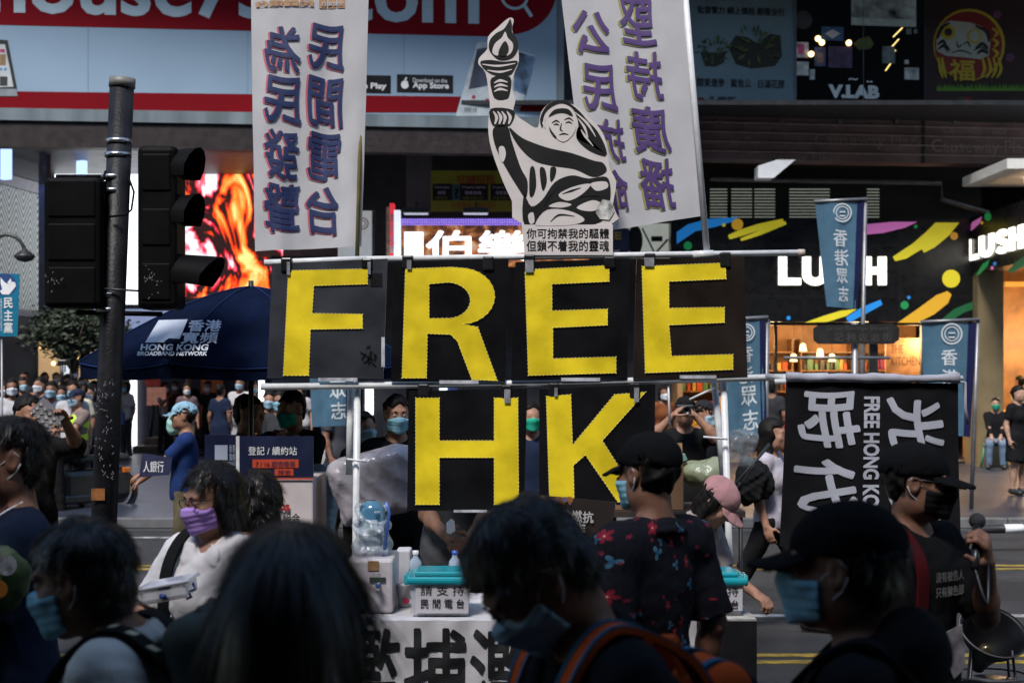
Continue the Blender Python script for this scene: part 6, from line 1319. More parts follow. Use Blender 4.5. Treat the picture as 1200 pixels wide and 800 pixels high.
wpn = thing('white_display_panel', 'tall bright white display panel among the crowd by the cream shop', 'sign', loc=(ax(76,30),30,.12)); g = MB(); P30 = Plane(30); P30.box(g, 70, 414, 82, 456, .15, mat('display_white', (.7,.75,.8), .5, emit=.7, ecol=(.85,.93,1)), 0, .02); part(g, 'panel', wpn); g = MB(); P30.box(g, 73, 456, 79, 527, .1, DMET, -.02); part(g, 'post', wpn)
# ---------------------------------------------------------------- people and what they carry
def C(r,g,b): return cloth('cloth_%d_%d_%d' % (int(r*1000),int(g*1000),int(b*1000)), (r,g,b))
KBL = C(.010,.010,.011); NVY = C(.012,.018,.04); WHT = C(.52,.51,.53); GRY = C(.085,.085,.09); DEN = C(.06,.10,.17); KHK = C(.11,.09,.055); CHA = C(.03,.03,.034)
M_BLU = cloth('mask_blue', (.20,.40,.50), .08); M_WHT = cloth('mask_white', (.55,.57,.62), .05); M_BLK = cloth('mask_black', (.008,.008,.009), .05); M_PUR = cloth('mask_purple', (.40,.24,.62), .08); M_GRN = cloth('mask_green', (.02,.30,.20), .05); M_PAL = cloth('mask_pale_blue', (.28,.42,.52), .05)
FRAME = mat('spectacle_frame', (.012,.011,.011), .25, 0)
def P_(label, px, ytop, Y, yaw=0, h=None, group=None, **kw):
    add = .018 if kw.get('cap') else .012
    if h is None: h = (az(ytop, Y)-kw.get('z0', 0))-add
    s = h/1.75; Rl = Ry(kw.get('side', 0))@Rx(kw.get('lean', 0)); ho = kw.get('headoff', (0,0,0)); hipz = .92 if kw.get('sit') is None else kw['sit']+.10
    hc_ = (np.array([0,0,hipz])+Rl@(np.array([ho[0], -.02+ho[1], 1.63+ho[2]])-np.array([0,0,.92])))*s
    w = Rz(yaw)@hc_; X = ax(px, Y)-w[0]
    return person(label, X, Y-w[1], h, yaw, group=group, **kw)
def top_(m, **k): return dict(mat=m, **k)
def bot_(m, **k): return dict(mat=m, **k)
def Lw(info, p, body=True): return local_to_world(info['root'], info['U'](p) if body else np.array(p)*info['s'])
def ribbon(mb, pts, wv, th, m):
    pts = [Vector(p) for p in pts]; k = len(pts); V = []
    for i, p in enumerate(pts):
        t = (pts[min(i+1,k-1)]-pts[max(i-1,0)]).normalized(); w = wv-t*wv.dot(t); n = t.cross(w).normalized()*th/2; V += [p-w/2-n, p+w/2-n, p+w/2+n, p-w/2+n]
    Fs = [(4*i+j, 4*i+(j+1)%4, 4*i+4+(j+1)%4, 4*i+4+j) for i in range(k-1) for j in range(4)]+[(3,2,1,0), tuple(4*k-4+j for j in range(4))]
    return mb.add(V, Fs, m, False)
def smooth_path(pts, n=6):
    pts = [np.array(p, float) for p in pts]; out = []
    for i in range(len(pts)-1):
        p0, p1, p2, p3 = pts[max(i-1,0)], pts[i], pts[i+1], pts[min(i+2,len(pts)-1)]
        for j in range(n):
            t = j/n; out.append(.5*(2*p1+(p2-p0)*t+(2*p0-5*p1+4*p2-p3)*t*t+(3*p1-p0-3*p2+p3)*t**3))
    return out+[pts[-1]]
def strap_pts(sd, o=0): return smooth_path([(sd*.10,.155+o,1.30),(sd*.10,.13+o,1.40),(sd*.105,.04,1.487+o),(sd*.115,-.06,1.455+o),(sd*.12,-.128-o,1.36),(sd*.135,-.128-o,1.20),(sd*.165,-.06,1.06),(sd*.16,.08,1.03)])
def backpack(info, label, m, strapm, size=(.15,.085,.22), c=(0,.215,1.22), trim=None, sides=(-1,1), w=.055, o=.012):
    root = info['root']; lc = Lw(info, c); t_ = thing('backpack', label, 'backpack', loc=lc, rz=root.rotation_euler.z)
    s = info['s']; iq = lambda p: np.array(p)
    U0 = info['U']; cc = U0(c); sz = np.array(size)*s; f = Field(cc-sz*1.3-.06, cc+sz*1.3+.06, .009)
    Rl_ = np.stack([nrm(U0((1,0,1))-U0((0,0,1))), nrm(U0((0,1,1))-U0((0,0,1))), nrm(U0((0,0,2))-U0((0,0,1)))], 1)
    f.put(rbox(cc, sz, .055*s, Rl_), .01); f.put(rbox(U0((c[0], c[1]+size[1]*.9, c[2]-.07)), (sz[0]*.75, .04*s, sz[2]*.42), .03*s, Rl_), .02); f.noise(.003, 18, 7); V, Q = f.mesh(); fobj('bag', V-cc, Q, m, t_)
    def add(mb, name):
        ob = mb.build(name, t_); return ob
    for sd in sides:
        g = MB(); wv = Vector(info['U']((1,0,1))-info['U']((0,0,1)))*w*1.0/s*1.0; ribbon(g, [U0(p)-cc for p in strap_pts(sd, o)], wv.normalized()*w, .012, strapm); add(g, 'strap')
        if trim:
            for e in (-.5, .5):
                g2 = MB(); ribbon(g2, [U0(np.array(p)+np.array([e*w*.82/s, 0, 0]))-cc for p in strap_pts(sd, o+.004)], wv.normalized()*.010, .012, trim); add(g2, 'strap_trim')
    return t_, U0, cc
# -- the long-haired woman with her back to us
rw, iw = P_('woman seen from behind with long straight dark hair, in a black top', 343, 615, 2.0, 176, hair='long', female=True, top=top_(KBL, sleeve=1.0), bottom=bot_(KBL), strand=16000, res=.0065)
# -- man in a white collared shirt
lm_, il = P_('man in a white collared shirt and pale blue mask, carrying a grey-green backpack', 94, 590, 2.95, -94, head=(-6,8,0), headoff=(0,-.05,-.02), lean=8, top=top_(C(.50,.47,.43), collar=1, name='shirt'), bottom=bot_(CHA), mask=M_BLU, strand=12000, res=.0065, tone=2, fat=1.06)
olv = cloth('olive_grey', (.075,.085,.075), .25)
tb_, U0, cc = backpack(il, 'grey-green backpack with patterned straps on the man in white', olv, cloth('strap_black', (.012,.012,.012), .2), size=(.16,.095,.24), c=(0,.235,1.27), w=.06)
g = MB(); sp_ = strap_pts(1, .022); yc = mat('cream_print', (.45,.42,.27), .7, .2)
for i in range(4, 26, 2): 
    a, b = np.array(sp_[i]), np.array(sp_[i+1]); q = [U0(a+(b-a)*t+np.array([x,0,0]))-cc for t, x in ((0,-.024),(.15,.010),(.9,.024),(.75,-.010))]; g.add(q, [(0,1,2,3)], yc)
ob = g.build('strap_lettering', tb_)
g = MB(); p = U0((.05,.20,1.515))-cc; g.tube([p, p+np.array([0,.05,-.03]), p+np.array([0,.09,-.10])], .012, mat('olive_trim', (.03,.034,.03), .7)); g.build('top_handle', tb_); g = MB(); P = U0((.10,.335,1.43))-cc; g.box((P[0]-.02,P[1]-.003,P[2]-.012),(P[0]+.03,P[1]+.006,P[2]+.014), mat('orange_tag', (.55,.09,.02), .6), .003); g.build('tag', tb_)
# -- stooping man with orange straps
bm_r, ib = P_('stooping man in a dark jacket and blue mask wearing an orange backpack', 622, 602, 2.55, -72, h=1.72, lean=20, head=(-6,34,4), top=top_(C(.010,.011,.014), sleeve=1.9, collar=1, name='jacket'), bottom=bot_(KBL), mask=M_PAL, glasses=FRAME, strand=14000, res=.0065, tone=2, headoff=(0,-.03,-.01))
org = cloth('orange_webbing', (.55,.085,.018), .12); bst = cloth('blue_piping', (.035,.13,.22), .1)
ob_, U0, cc = backpack(ib, 'orange backpack with blue piping on the stooping man', org, org, size=(.12,.06,.17), c=(0,.205,1.17), trim=bst, w=.062)
g = MB(); 
for x in (-.06,.06): ribbon(g, [U0(q)-cc for q in smooth_path([(x,.16,1.335),(x,.22,1.345),(x,.275,1.27),(x,.28,1.12)])], Vector((.02,0,0)), .01, bst)
g.build('piping', ob_)
g = MB(); ribbon(g, [U0(q)-cc for q in smooth_path([(-.03,.15,1.34),(-.02,.15,1.40),(.03,.155,1.41),(.04,.16,1.34)])], Vector((0,.03,0)), .008, org); g.build('grab_loop', ob_)
# -- capped man in profile
cm_r, ic = P_('man in a black cap and blue mask seen in profile with a black backpack', 985, 585, 2.7, -112, head=(-2,3,0), top=top_(C(.008,.008,.009), sleeve=1.9, hood=1, name='hoodie'), bottom=bot_(KBL), mask=M_BLU, hair='capped', cap=(cloth('cap_black', (.006,.006,.007), .1), 'brim'), strand=3000, res=.0065, tone=2, headoff=(0,-.02,0), fat=1.12)
backpack(ic, 'black backpack on the capped man in profile', KBL, KBL, size=(.14,.06,.21), c=(0,.205,1.20))
# -- floral shirt
flo = bpy.data.materials.new('floral_print'); flo.use_nodes = True; t = flo.node_tree; b = t.nodes['Principled BSDF']; b.inputs['Roughness'].default_value = .85; b.inputs['Specular IOR Level'].default_value = .15
tc = t.nodes.new('ShaderNodeTexCoord'); sp = t.nodes.new('ShaderNodeSeparateXYZ'); t.links.new(tc.outputs['Object'], sp.inputs[0]); cb_ = t.nodes.new('ShaderNodeCombineXYZ'); t.links.new(mth(t, 'MULTIPLY', mth(t, 'ARCTAN2', sp.outputs[0], sp.outputs[1]), .16), cb_.inputs[0]); t.links.new(sp.outputs[2], cb_.inputs[1])
def flower(scale, off, rad, petals, pw_, seed_rot):
    mp = t.nodes.new('ShaderNodeMapping'); mp.inputs['Location'].default_value = (off, off*.7, 0); mp.inputs['Scale'].default_value = (scale,)*3; t.links.new(cb_.outputs[0], mp.inputs[0])
    vo = t.nodes.new('ShaderNodeTexVoronoi'); vo.voronoi_dimensions = '2D'; vo.inputs['Scale'].default_value = 1; vo.inputs['Randomness'].default_value = .8; t.links.new(mp.outputs[0], vo.inputs['Vector'])
    sb = t.nodes.new('ShaderNodeVectorMath'); sb.operation = 'SUBTRACT'; t.links.new(mp.outputs[0], sb.inputs[0]); t.links.new(vo.outputs['Position'], sb.inputs[1]); q = t.nodes.new('ShaderNodeSeparateXYZ'); t.links.new(sb.outputs[0], q.inputs[0])
    cs_ = t.nodes.new('ShaderNodeSeparateColor'); t.links.new(vo.outputs['Color'], cs_.inputs[0])
    an = mth(t, 'ADD', mth(t, 'ARCTAN2', q.outputs[1], q.outputs[0]), mth(t, 'MULTIPLY', cs_.outputs[0], 6.28*seed_rot))
    pet = mth(t, 'POWER', mth(t, 'ABSOLUTE', mth(t, 'COSINE', mth(t, 'MULTIPLY', an, petals/2))), pw_); R_ = mth(t, 'MULTIPLY', mth(t, 'MULTIPLY_ADD', pet, .75, .22), mth(t, 'MULTIPLY_ADD', cs_.outputs[1], rad*.5, rad*.6))
    pres = mth(t, 'GREATER_THAN', cs_.outputs[2], .42); return mth(t, 'MULTIPLY', pres, mth(t, 'LESS_THAN', vo.outputs['Distance'], R_)), mth(t, 'MULTIPLY', pres, mth(t, 'LESS_THAN', vo.outputs['Distance'], rad*.12)), mth(t, 'DIVIDE', vo.outputs['Distance'], rad)
def mixc(fac, a, b_):
    m = t.nodes.new('ShaderNodeMix'); m.data_type = 'RGBA'; t.links.new(fac, m.inputs[0])
    for i, q in ((6, a), (7, b_)):
        if isinstance(q, tuple): m.inputs[i].default_value = (*q, 1)
        else: t.links.new(q, m.inputs[i])
    return m.outputs[2]
lf1, _, ld = flower(11.5, .31, .27, 3, 1.8, 1); f1, c1, fd_ = flower(11, .12, .27, 5, .8, 1); f2, c2, _ = flower(17, 5.3, .14, 5, 1, 1)
colr = mixc(lf1, (.005,.005,.009), mixc(ld, (.012,.06,.12), (.07,.17,.25))); colr = mixc(f2, colr, (.16,.012,.03)); colr = mixc(f1, colr, mixc(fd_, (.24,.018,.034), (.11,.005,.011))); colr = mixc(c1, colr, (.6,.25,.2)); t.links.new(colr, b.inputs['Base Color'])
fr_, if_ = P_('man in a black cap and a dark shirt printed with red flowers, back turned', 758, 505, 4.45, 219, head=(1,6,0), top=top_(flo, sleeve=.9, collar=1, loose=.014), bottom=bot_(CHA), mask=M_BLU, hair='capped', cap=(cloth('cap_black', (.006,.006,.007), .1), 'brim'), res=.0065, tone=2, fat=.84)
# -- woman with the lilac mask, holding a clear box
pu_, ip = P_('woman in a white polo shirt, glasses and lilac mask, holding a clear plastic tub', 247, 545, 5.0, -22, head=(-26,14,0), female=True, top=top_(C(.60,.57,.58), collar=1, vneck=1, sleeve=.85, loose=.016), bottom=bot_(KBL), mask=M_PUR, glasses=FRAME, hair='bob', strand=5000, res=.0062, tone=1, armR=(-.27,-.32,1.06), armL=(.10,-.36,1.02), palmR=(0,-.2,-1), palmL=(0,-.2,-1), fat=1.06)
sb_, U0, cc = backpack(ip, 'black shoulder-strap bag on the woman in the white polo', KBL, KBL, size=(.12,.07,.16), c=(0,.19,1.20), sides=(-1,), w=.045)
pt_ = thing('plastic_tub', 'clear plastic tub with a blue cord handle held by the woman in white', 'tub', loc=at(200,688,4.62)); g = MB(); g.obox(at(198,690,4.62), (.155,.16,.06), Matrix.Rotation(-.18,3,'Y'), clear, .015); part(g, 'tub', pt_); g = MB(); g.tube([at(226,683,4.6), at(229,690,4.58), at(221,693,4.58), at(224,699,4.58), at(219,701,4.6)], .0045, mat('blue_cord', (.012,.03,.16), .5), 6); g.tube([at(188,698,4.535), at(194,699,4.53)], .008, mat('blue_cord', (.012,.03,.16), .5), 6); part(g, 'cord_handle', pt_)
g = MB(); g.obox(at(198,681.5,4.62), (.17,.175,.012), Matrix.Rotation(-.18,3,'Y'), mat('lid_clear', (.48,.48,.54), .15, .1), .005); part(g, 'lid', pt_)
P_('person with bushy black hair bending behind the woman in the white polo', 305, 567, 5.6, 170, h=1.5, hair='bob', lean=10, top=top_(C(.05,.02,.022)), bottom=bot_(KBL), strand=2500)
# -- man at the edge, blue shirt, earphones
lb_, ie = P_('man in a navy tee with white earphones and short black hair by the signal pole', 6, 486, 4.2, -62, top=top_(C(.010,.016,.034), sleeve=.8), bottom=bot_(KBL), strand=4000, tone=2, mask=M_PAL, res=.0068, armL=(.05,-.34,1.10), palmL=(0,0,-1))
eo = thing('earphones', 'white earphone cord hanging over the navy tee', 'earphones', loc=Lw(ie,(.06,-.12,1.4))); g = MB(); g.tube([Lw(ie,q) for q in smooth_path([(.06,.02,1.51),(.075,-.07,1.46),(.085,-.125,1.40),(.07,-.14,1.32),(.075,-.14,1.28)])], .0028, WH, 6); P = Lw(ie,(.075,-.145,1.275)); g.tube([P, P+Vector((0,0,-.035))], .006, WH, 8); g.tube([P+Vector((.006,0,-.006)), P+Vector((.014,0,-.03))], .005, WH, 8); part(g, 'cord', eo)
ly = thing('lanyard', 'thin red lanyard round the neck of the man in navy', 'lanyard', loc=Lw(ie,(.02,-.13,1.3))); g = MB(); g.tube([Lw(ie,q) for q in smooth_path([(.055,-.02,1.50),(.05,-.11,1.42),(.02,-.145,1.25),(.0,-.15,1.12)])], .003, mat('lanyard_red', (.10,.012,.02), .7), 5); part(g, 'cord', ly)
gb_ = lump('shopping_bag', 'green patterned shopping bag with an orange patch held by the man in navy', 'bag', tuple(at(4,678,4.0)), (.075,.05,.10), mat('bag_green', (.03,.055,.012), .6, .6, 14), 5, .004, 20, .01); g = MB(); c = at(8,662,3.94); g.disc(c, .028, mat('bag_white', (.32,.32,.34), .5, .6, 40), th=.004); g.disc(at(-1,690,3.94), .024, mat('bag_orange', (.40,.13,.015), .5), th=.004); part(g, 'print', gb_)
# -- speaker with microphone
mr, im = P_('man in black cap, sunglasses and black mask speaking into a microphone', 1076, 518, 4.6, 36, head=(36,6,0), top=top_(C(.008,.008,.009), sleeve=.9), bottom=bot_(KBL), hair='capped', cap=(cloth('cap_black', (.006,.006,.007), .1), 'brim'), mask=M_BLK, glasses=FRAME, res=.0062, tone=2, armL=(.10,-.22,1.375), palmL=(-.5,.2,.5), curl=55)
g = MB(); hp = im['hp']
for q in (-1,1): 
    ring = [hp((q*.033+.024*math.cos(a), -.103, .007+.017*math.sin(a))) for a in [2*math.pi*i/14 for i in range(14)]]; g.add(ring, [tuple(range(14))], mat('dark_lens_glass', (.006,.006,.007), .08, 0, spec=.8))
g.build('sunglass_lens', mr)
mc = thing('microphone', 'black hand microphone with a trailing cord held by the speaker', 'microphone', loc=at(1138,600,4.3)); S_, E_, W_ = im['J'][1]; fdv = nrm(W_-E_); pnv = nrm(np.array([-.5,.2,.5])-fdv*(fdv@np.array([-.5,.2,.5]))); hw = local_to_world(mr, W_+fdv*.075+pnv*.030); mt = local_to_world(mr, im['hp']((.02,-.20,-.06)))
dm = (Vector(mt)-hw).normalized(); g = MB(); g.tube([hw-dm*.10, hw-dm*.04, hw+dm*.06], [.013,.0135,.015], mat('mic_body', (.012,.012,.013), .35), 12); part(g, 'handle', mc); g = MB(); g.ball(hw+dm*.085, .026, mat('mic_grille', (.015,.015,.016), .5, .3, 90, .6, 300), 10); part(g, 'grille', mc)
g = MB(); e0 = hw-dm*.10; g.tube(smooth_path([e0, e0+Vector((.02,-.05,-.10)), at(1158,660,4.5), at(1157,700,4.9), at(1158,722,5.6)], 8), .0045, BK, 7); part(g, 'cord', mc)
g = MB(); U0 = im['U']; Rr = im['root']
def on_chest(px, py): return at(px, py, 4.6-.19)
pc_ = Plane(4.6-.19); 
g = MB(); wpt = mat('tee_print', (.20,.19,.19), .8, .3)
def chest(body, a0, z0, w, h_):
    c = U0((a0,-.142,z0)); u = Vector(nrm(U0((1,0,1))-U0((0,0,1)))); v = Vector((0,0,1)); g.text(body, Vector(c), w, h_, wpt, u=u, v=v, bold=.03)
chest('沒有被告人', .01, 1.325, .14, .032); chest('只有擁色部', .01, 1.275, .14, .032); g.poly([(-.05,-.02),(.04,.0),(.06,-.14),(.0,-.17),(-.03,-.12)], Vector(U0((.02,-.150,1.16))), Vector(nrm(U0((1,0,1))-U0((0,0,1)))), Z_, .002, mat('tee_photo', (.26,.22,.22), .8, .6, 18)); o = g.build('tee_lettering', mr)
g = MB(); ribbon(g, [U0(q) for q in smooth_path([(-.10,.12,1.42),(-.105,.03,1.487),(-.115,-.06,1.46),(-.12,-.13,1.36),(-.13,-.135,1.2)])], Vector(nrm(U0((1,0,1))-U0((0,0,1))))*.05, .01, cloth('red_strap', (.06,.006,.008), .15)); g.build('strap', mr)
# -- stallholder behind the table: hands folding paper
gr, ig = P_('stallholder in a grey tee folding paper, face hidden behind the letter board', 536, 472, 7.75, 0, top=top_(GRY, sleeve=.75, loose=.016), bottom=bot_(KBL), res=.0078, armR=(-.055,-.32,1.065), armL=(.075,-.32,1.045), palmR=(1,.2,.2), palmL=(-1,.2,.2), curl=32, fat=1.1)
pp = thing('folded_paper', 'small folded white paper in the stallholder\'s hands', 'paper', loc=at(528,618,7.35)); g = MB(); c = at(528,617,7.33); g.add([c+Vector(q) for q in ((-.02,0,-.03),(.0,-.02,-.035),(.025,0,-.02),(.02,.0,.03),(.005,-.015,.045),(-.022,0,.02),(0,-.03,0))], [(0,1,6),(1,2,6),(2,3,6),(3,4,6),(4,5,6),(5,0,6)], INKW); part(g, 'sheet', pp)
# -- bent person in the pink cap
P_('person in a faded pink cap and pale jacket bent over the second donation box', 842, 583, 6.95, 58, h=1.46, lean=30, head=(0,16,0), headoff=(0,0,-.02), hair='bob', female=True, top=top_(C(.30,.26,.27), collar=1, sleeve=.9), bottom=bot_(KHK), cap=(cloth('cap_pink', (.36,.19,.20), .25), 'brim'), res=.0064, armL=(.10,-.55,.98), curl=40, tone=1)
# -- man carrying the wrapped bundle, woman behind him
hb_r, ih = P_('man in a black tee and blue mask hugging a big wrapped white bundle', 465, 462, 9.0, 12, head=(4,6,0), top=top_(KBL, sleeve=.8), bottom=bot_(KBL), mask=M_BLU, armR=(-.17,-.38,.96), armL=(.22,-.40,1.02), res=.0105, tone=1, fat=1.05)
lump('wrapped_bundle', 'big white plastic-wrapped bundle in the arms of the man in black', 'bag', tuple(at(443,566,8.55)), (.27,.15,.20), plas, 3, .006, 13, .010, box=Ry(-14))
P_('woman in dark clothes looking aside behind the spare white tube', 427, 482, 10.2, -20, head=(55,0,0), female=True, hair='bun', top=top_(KBL, sleeve=.9), bottom=bot_(KBL), mask=M_PAL, tone=1)
# -- booth: arms crossed, and the man with his hand at his chin
P_('man in a black tee and green mask with folded arms behind the booth', 341, 457, 9.7, -14, head=(-22,10,0), top=top_(KBL, sleeve=.75), bottom=bot_(KBL), mask=M_GRN, armL=(-.05,-.24,1.13), armR=(.09,-.26,1.12), palmL=(0,1,0), palmR=(0,1,0), res=.0115, tone=0)
P_('man in a black tee with his hand raised to a lowered mask', 293, 462, 9.5, 58, head=(12,6,0), top=top_(C(.008,.008,.009), sleeve=.8), bottom=bot_(KBL), armR=(-.02,-.30,1.40), armL=(.05,-.26,1.42), res=.0115, tone=0)
# -- photographer and neighbours behind the white upright
ph, ipp = P_('photographer in a black tee holding a camera up to the face', 803, 463, 11.6, -8, head=(0,-6,0), top=top_(KBL, sleeve=.7), bottom=bot_(KBL), armR=(-.10,-.30,1.60), armL=(.09,-.30,1.60), curl=40, cap=(KBL, 'brim'), hair='capped', tone=1)
ca = thing('camera', 'black camera with a short lens in the photographer\'s hands', 'camera', loc=Lw(ipp,(0,-.26,1.64))); g = MB(); c = Lw(ipp,(0,-.24,1.65)); g.box((c.x-.07,c.y-.04,c.z-.045),(c.x+.07,c.y+.03,c.z+.045), BK, .012); part(g, 'body', ca); g = MB(); g.lathe(c+Vector((0,-.04,0)), [(.035,0),(.036,.10),(.028,.10),(.001,.06)], BK, 16, R=Matrix.Rotation(math.pi/2,3,'X')); part(g, 'lens', ca)
P_('long-haired woman in black and a pale mask beside the photographer', 712, 464, 13.2, 78, female=True, hair='long', top=top_(KBL, sleeve=.9), bottom=bot_(KBL), mask=M_PAL, armR=(-.1,-.38,1.15), tone=1)
P_('man in a charcoal tee and a blue mask standing behind the photographer', 827, 468, 12.6, 55, top=top_(C(.012,.012,.014), sleeve=.8), bottom=bot_(KBL), mask=M_PAL, cap=(C(.02,.02,.024), 'brim'), hair='capped', tone=1)
P_('person in a green mask glimpsed between the H and K boards', 622, 470, 11, 12, top=top_(NVY), bottom=bot_(KBL), mask=M_GRN, tone=1)
P_('walking woman with long dark hair, white top and a black bag', 907, 491, 10.4, 62, stride=1, female=True, hair='long', top=top_(C(.36,.33,.38), sleeve=.5), bottom=bot_(KBL), res=.0115, tone=1)
lump('shoulder_bag', 'large black shoulder bag at the hip of the walking woman', 'bag', tuple(at(882,565,10.2)), (.15,.10,.19), KBL, 4, .014, 14)
# -- right-hand shop front
sr, isr = P_('seated man in a black jacket, jeans and green mask against the beige column', 1167, 478, 26.2, -18, h=1.66, z0=.12, sit=.43, top=top_(KBL, sleeve=1.9), bottom=bot_(C(.14,.19,.28)), mask=M_GRN, armR=(-.08,-.38,.62), armL=(.08,-.38,.62), tone=3, res=.02)
so2 = thing('stool', 'small green plastic stool under the seated man', 'stool', loc=(sr.location.x, sr.location.y, .12)); gm_ = mat('stool_green', (.08,.28,.16), .4, .1); x, y = sr.location.x, sr.location.y
g = MB(); g.box((x-.17,y-.10,.52),(x+.17,y+.24,.56), gm_, .01); part(g, 'seat', so2)
for dx, dy in ((-.15,-.08),(.15,-.08),(-.15,.22),(.15,.22)):
    g = MB(); g.tube([(x+dx*1.25,y+dy*1.2-.0,.12),(x+dx*.9,y+dy*.9,.53)], .022, gm_, 6); part(g, 'leg', so2)
P_('woman in a long black dress standing at the edge of the warm shop', 1194, 452, 20.5, 30, z0=.12, female=True, hair='bun', top=top_(KBL), bottom=bot_(KBL, kind='skirt'), tone=3, res=.02)
P_('person in a pale top standing inside the warm corner shop', 1194, 440, 28.6, -150, z0=.12, top=top_(C(.4,.36,.33)), bottom=bot_(KHK), tone=1, res=.024)
# -- the crowd on the far pavement and the marshal on the scooter
WHT = C(.37,.36,.38)
crowd = [
 ('woman in a white tee and white mask at the head of the crowd', 14, 443, 22, 20, dict(female=True, hair='long', top=top_(WHT), mask=M_WHT)),
 ('man in dark clothes with a white mask near the cream shop', 28, 434, 29, 0, dict(top=top_(CHA, sleeve=1.9), mask=M_WHT)),
 ('man in a red-brown tee just behind the woman in white', 26, 441, 26, 40, dict(top=top_(C(.12,.03,.03)), mask=M_PAL)),
 ('short-haired person in navy beside the white display panel', 47, 441, 24, -30, dict(top=top_(NVY), bottom=bot_(CHA), mask=M_WHT)),
 ('person in slate blue and a pale blue mask facing the signals', 60, 446, 22, 0, dict(top=top_(C(.06,.07,.10)), mask=M_PAL)),
 ('tall man in black looking over the crowd by the lit panel', 87, 428, 30, 25, dict(top=top_(KBL), mask=M_WHT)),
 ('man in a cream shirt and dark cap close to the signal pole', 94, 446, 20.6, -40, dict(top=top_(C(.36,.33,.26)), cap=(CHA,'brim'), hair='capped', mask=M_WHT)),
 ('woman in a white blouse and blue mask next to the cream shirt', 85, 446, 21.5, 20, dict(female=True, hair='bob', top=top_(WHT), mask=M_BLU)),
 ('woman in maroon between the crowd and the display panel', 72, 452, 23, 10, dict(female=True, hair='long', top=top_(C(.09,.015,.03)), mask=M_PAL)),
 ('man in grey half hidden by the signal pole', 104, 452, 24, 0, dict(top=top_(GRY), mask=M_WHT)),
 ('boy in dark green behind the raised grey board', 40, 455, 24.5, 15, dict(top=top_(C(.02,.035,.02)), mask=M_BLU)),
 ('woman in a grey-white tee and blue mask outside the navy shop', 147, 447, 29.5, -35, dict(female=True, hair='bob', top=top_(C(.34,.32,.32), sleeve=.8), mask=M_BLU)),
 ('woman in a dusky purple top and white mask coming out of the shop', 219, 449, 27, 12, dict(female=True, hair='bob', top=top_(C(.12,.08,.09)), mask=M_WHT, bottom=bot_(KHK))),
 ('woman in a long navy dress with her back turned outside the shop', 259, 450, 25, 165, dict(female=True, hair='bun', top=top_(NVY), bottom=bot_(NVY, kind='skirt'))),
 ('man in a white tee and shorts with folded arms and a mask', 281, 441, 25, -10, dict(top=top_(WHT), mask=M_PAL, bottom=bot_(C(.36,.35,.36), kind='shorts'), armL=(-.05,-.24,1.13), armR=(.09,-.26,1.12))),
 ('woman in black with a pale blue mask in front of the light strip', 316, 458, 17.5, 0, dict(female=True, hair='bun', top=top_(KBL), mask=M_PAL)),
 ('woman in black with glasses and a bright blue mask by the folded-arms man', 328, 458, 16.8, -10, dict(female=True, hair='bun', top=top_(CHA), mask=M_BLU, glasses=FRAME)),
 ('man in dark red inside the shop doorway', 205, 446, 31, 10, dict(top=top_(C(.07,.02,.02)), mask=M_WHT)),
 ('bald-looking shop worker glimpsed above the woman in purple', 221, 441, 31.2, 0, dict(top=top_(KBL), hair='none')),
 ('walker in black trousers seen below the blue flag', 398, 452, 17, 70, dict(stride=1, top=top_(C(.05,.05,.06)), mask=M_BLU)),
 ('companion in pale shorts seen below the blue flag', 386, 455, 18, -60, dict(stride=1, top=top_(C(.05,.09,.12)), bottom=bot_(C(.25,.24,.24), kind='shorts'))),
 ('person in a rust top in the shop entrance beside the K board', 778, 452, 22, 20, dict(top=top_(C(.15,.05,.02)), mask=M_WHT, female=True, hair='bob')),
 ('person in dark grey browsing the lit shop behind the slogan flag', 905, 446, 24, 160, dict(top=top_(CHA), bottom=bot_(DEN))),
]
for lab, px, tp, Y, yaw, kw in crowd:
    if px < 130 and 'cream shirt and' not in lab: Y *= .87
    kw = dict(kw); kw.setdefault('bottom', bot_(CHA)); P_(lab, px, tp, Y, yaw, z0=.12 if Y > KY else 0, res=max(.016, Y*.0009), group='passers-by on the far pavement', tone=(0,2,2,1)[RNG.integers(0, 4)], **kw)
hb2 = thing('handbag', 'blue handbag carried by the woman in the grey-white tee', 'bag', loc=at(140,491,29.2)); g = MB(); P29_ = Plane(29.1); P29_.box(g, 137, 483, 145, 498, .12, mat('bag_blue', (.02,.07,.22), .5), 0, .02); part(g, 'bag', hb2); g = MB(); g.tube([P29_.at(138,484), P29_.at(141,470), P29_.at(144,484)], .015, _mats['bag_blue']); part(g, 'handle', hb2)

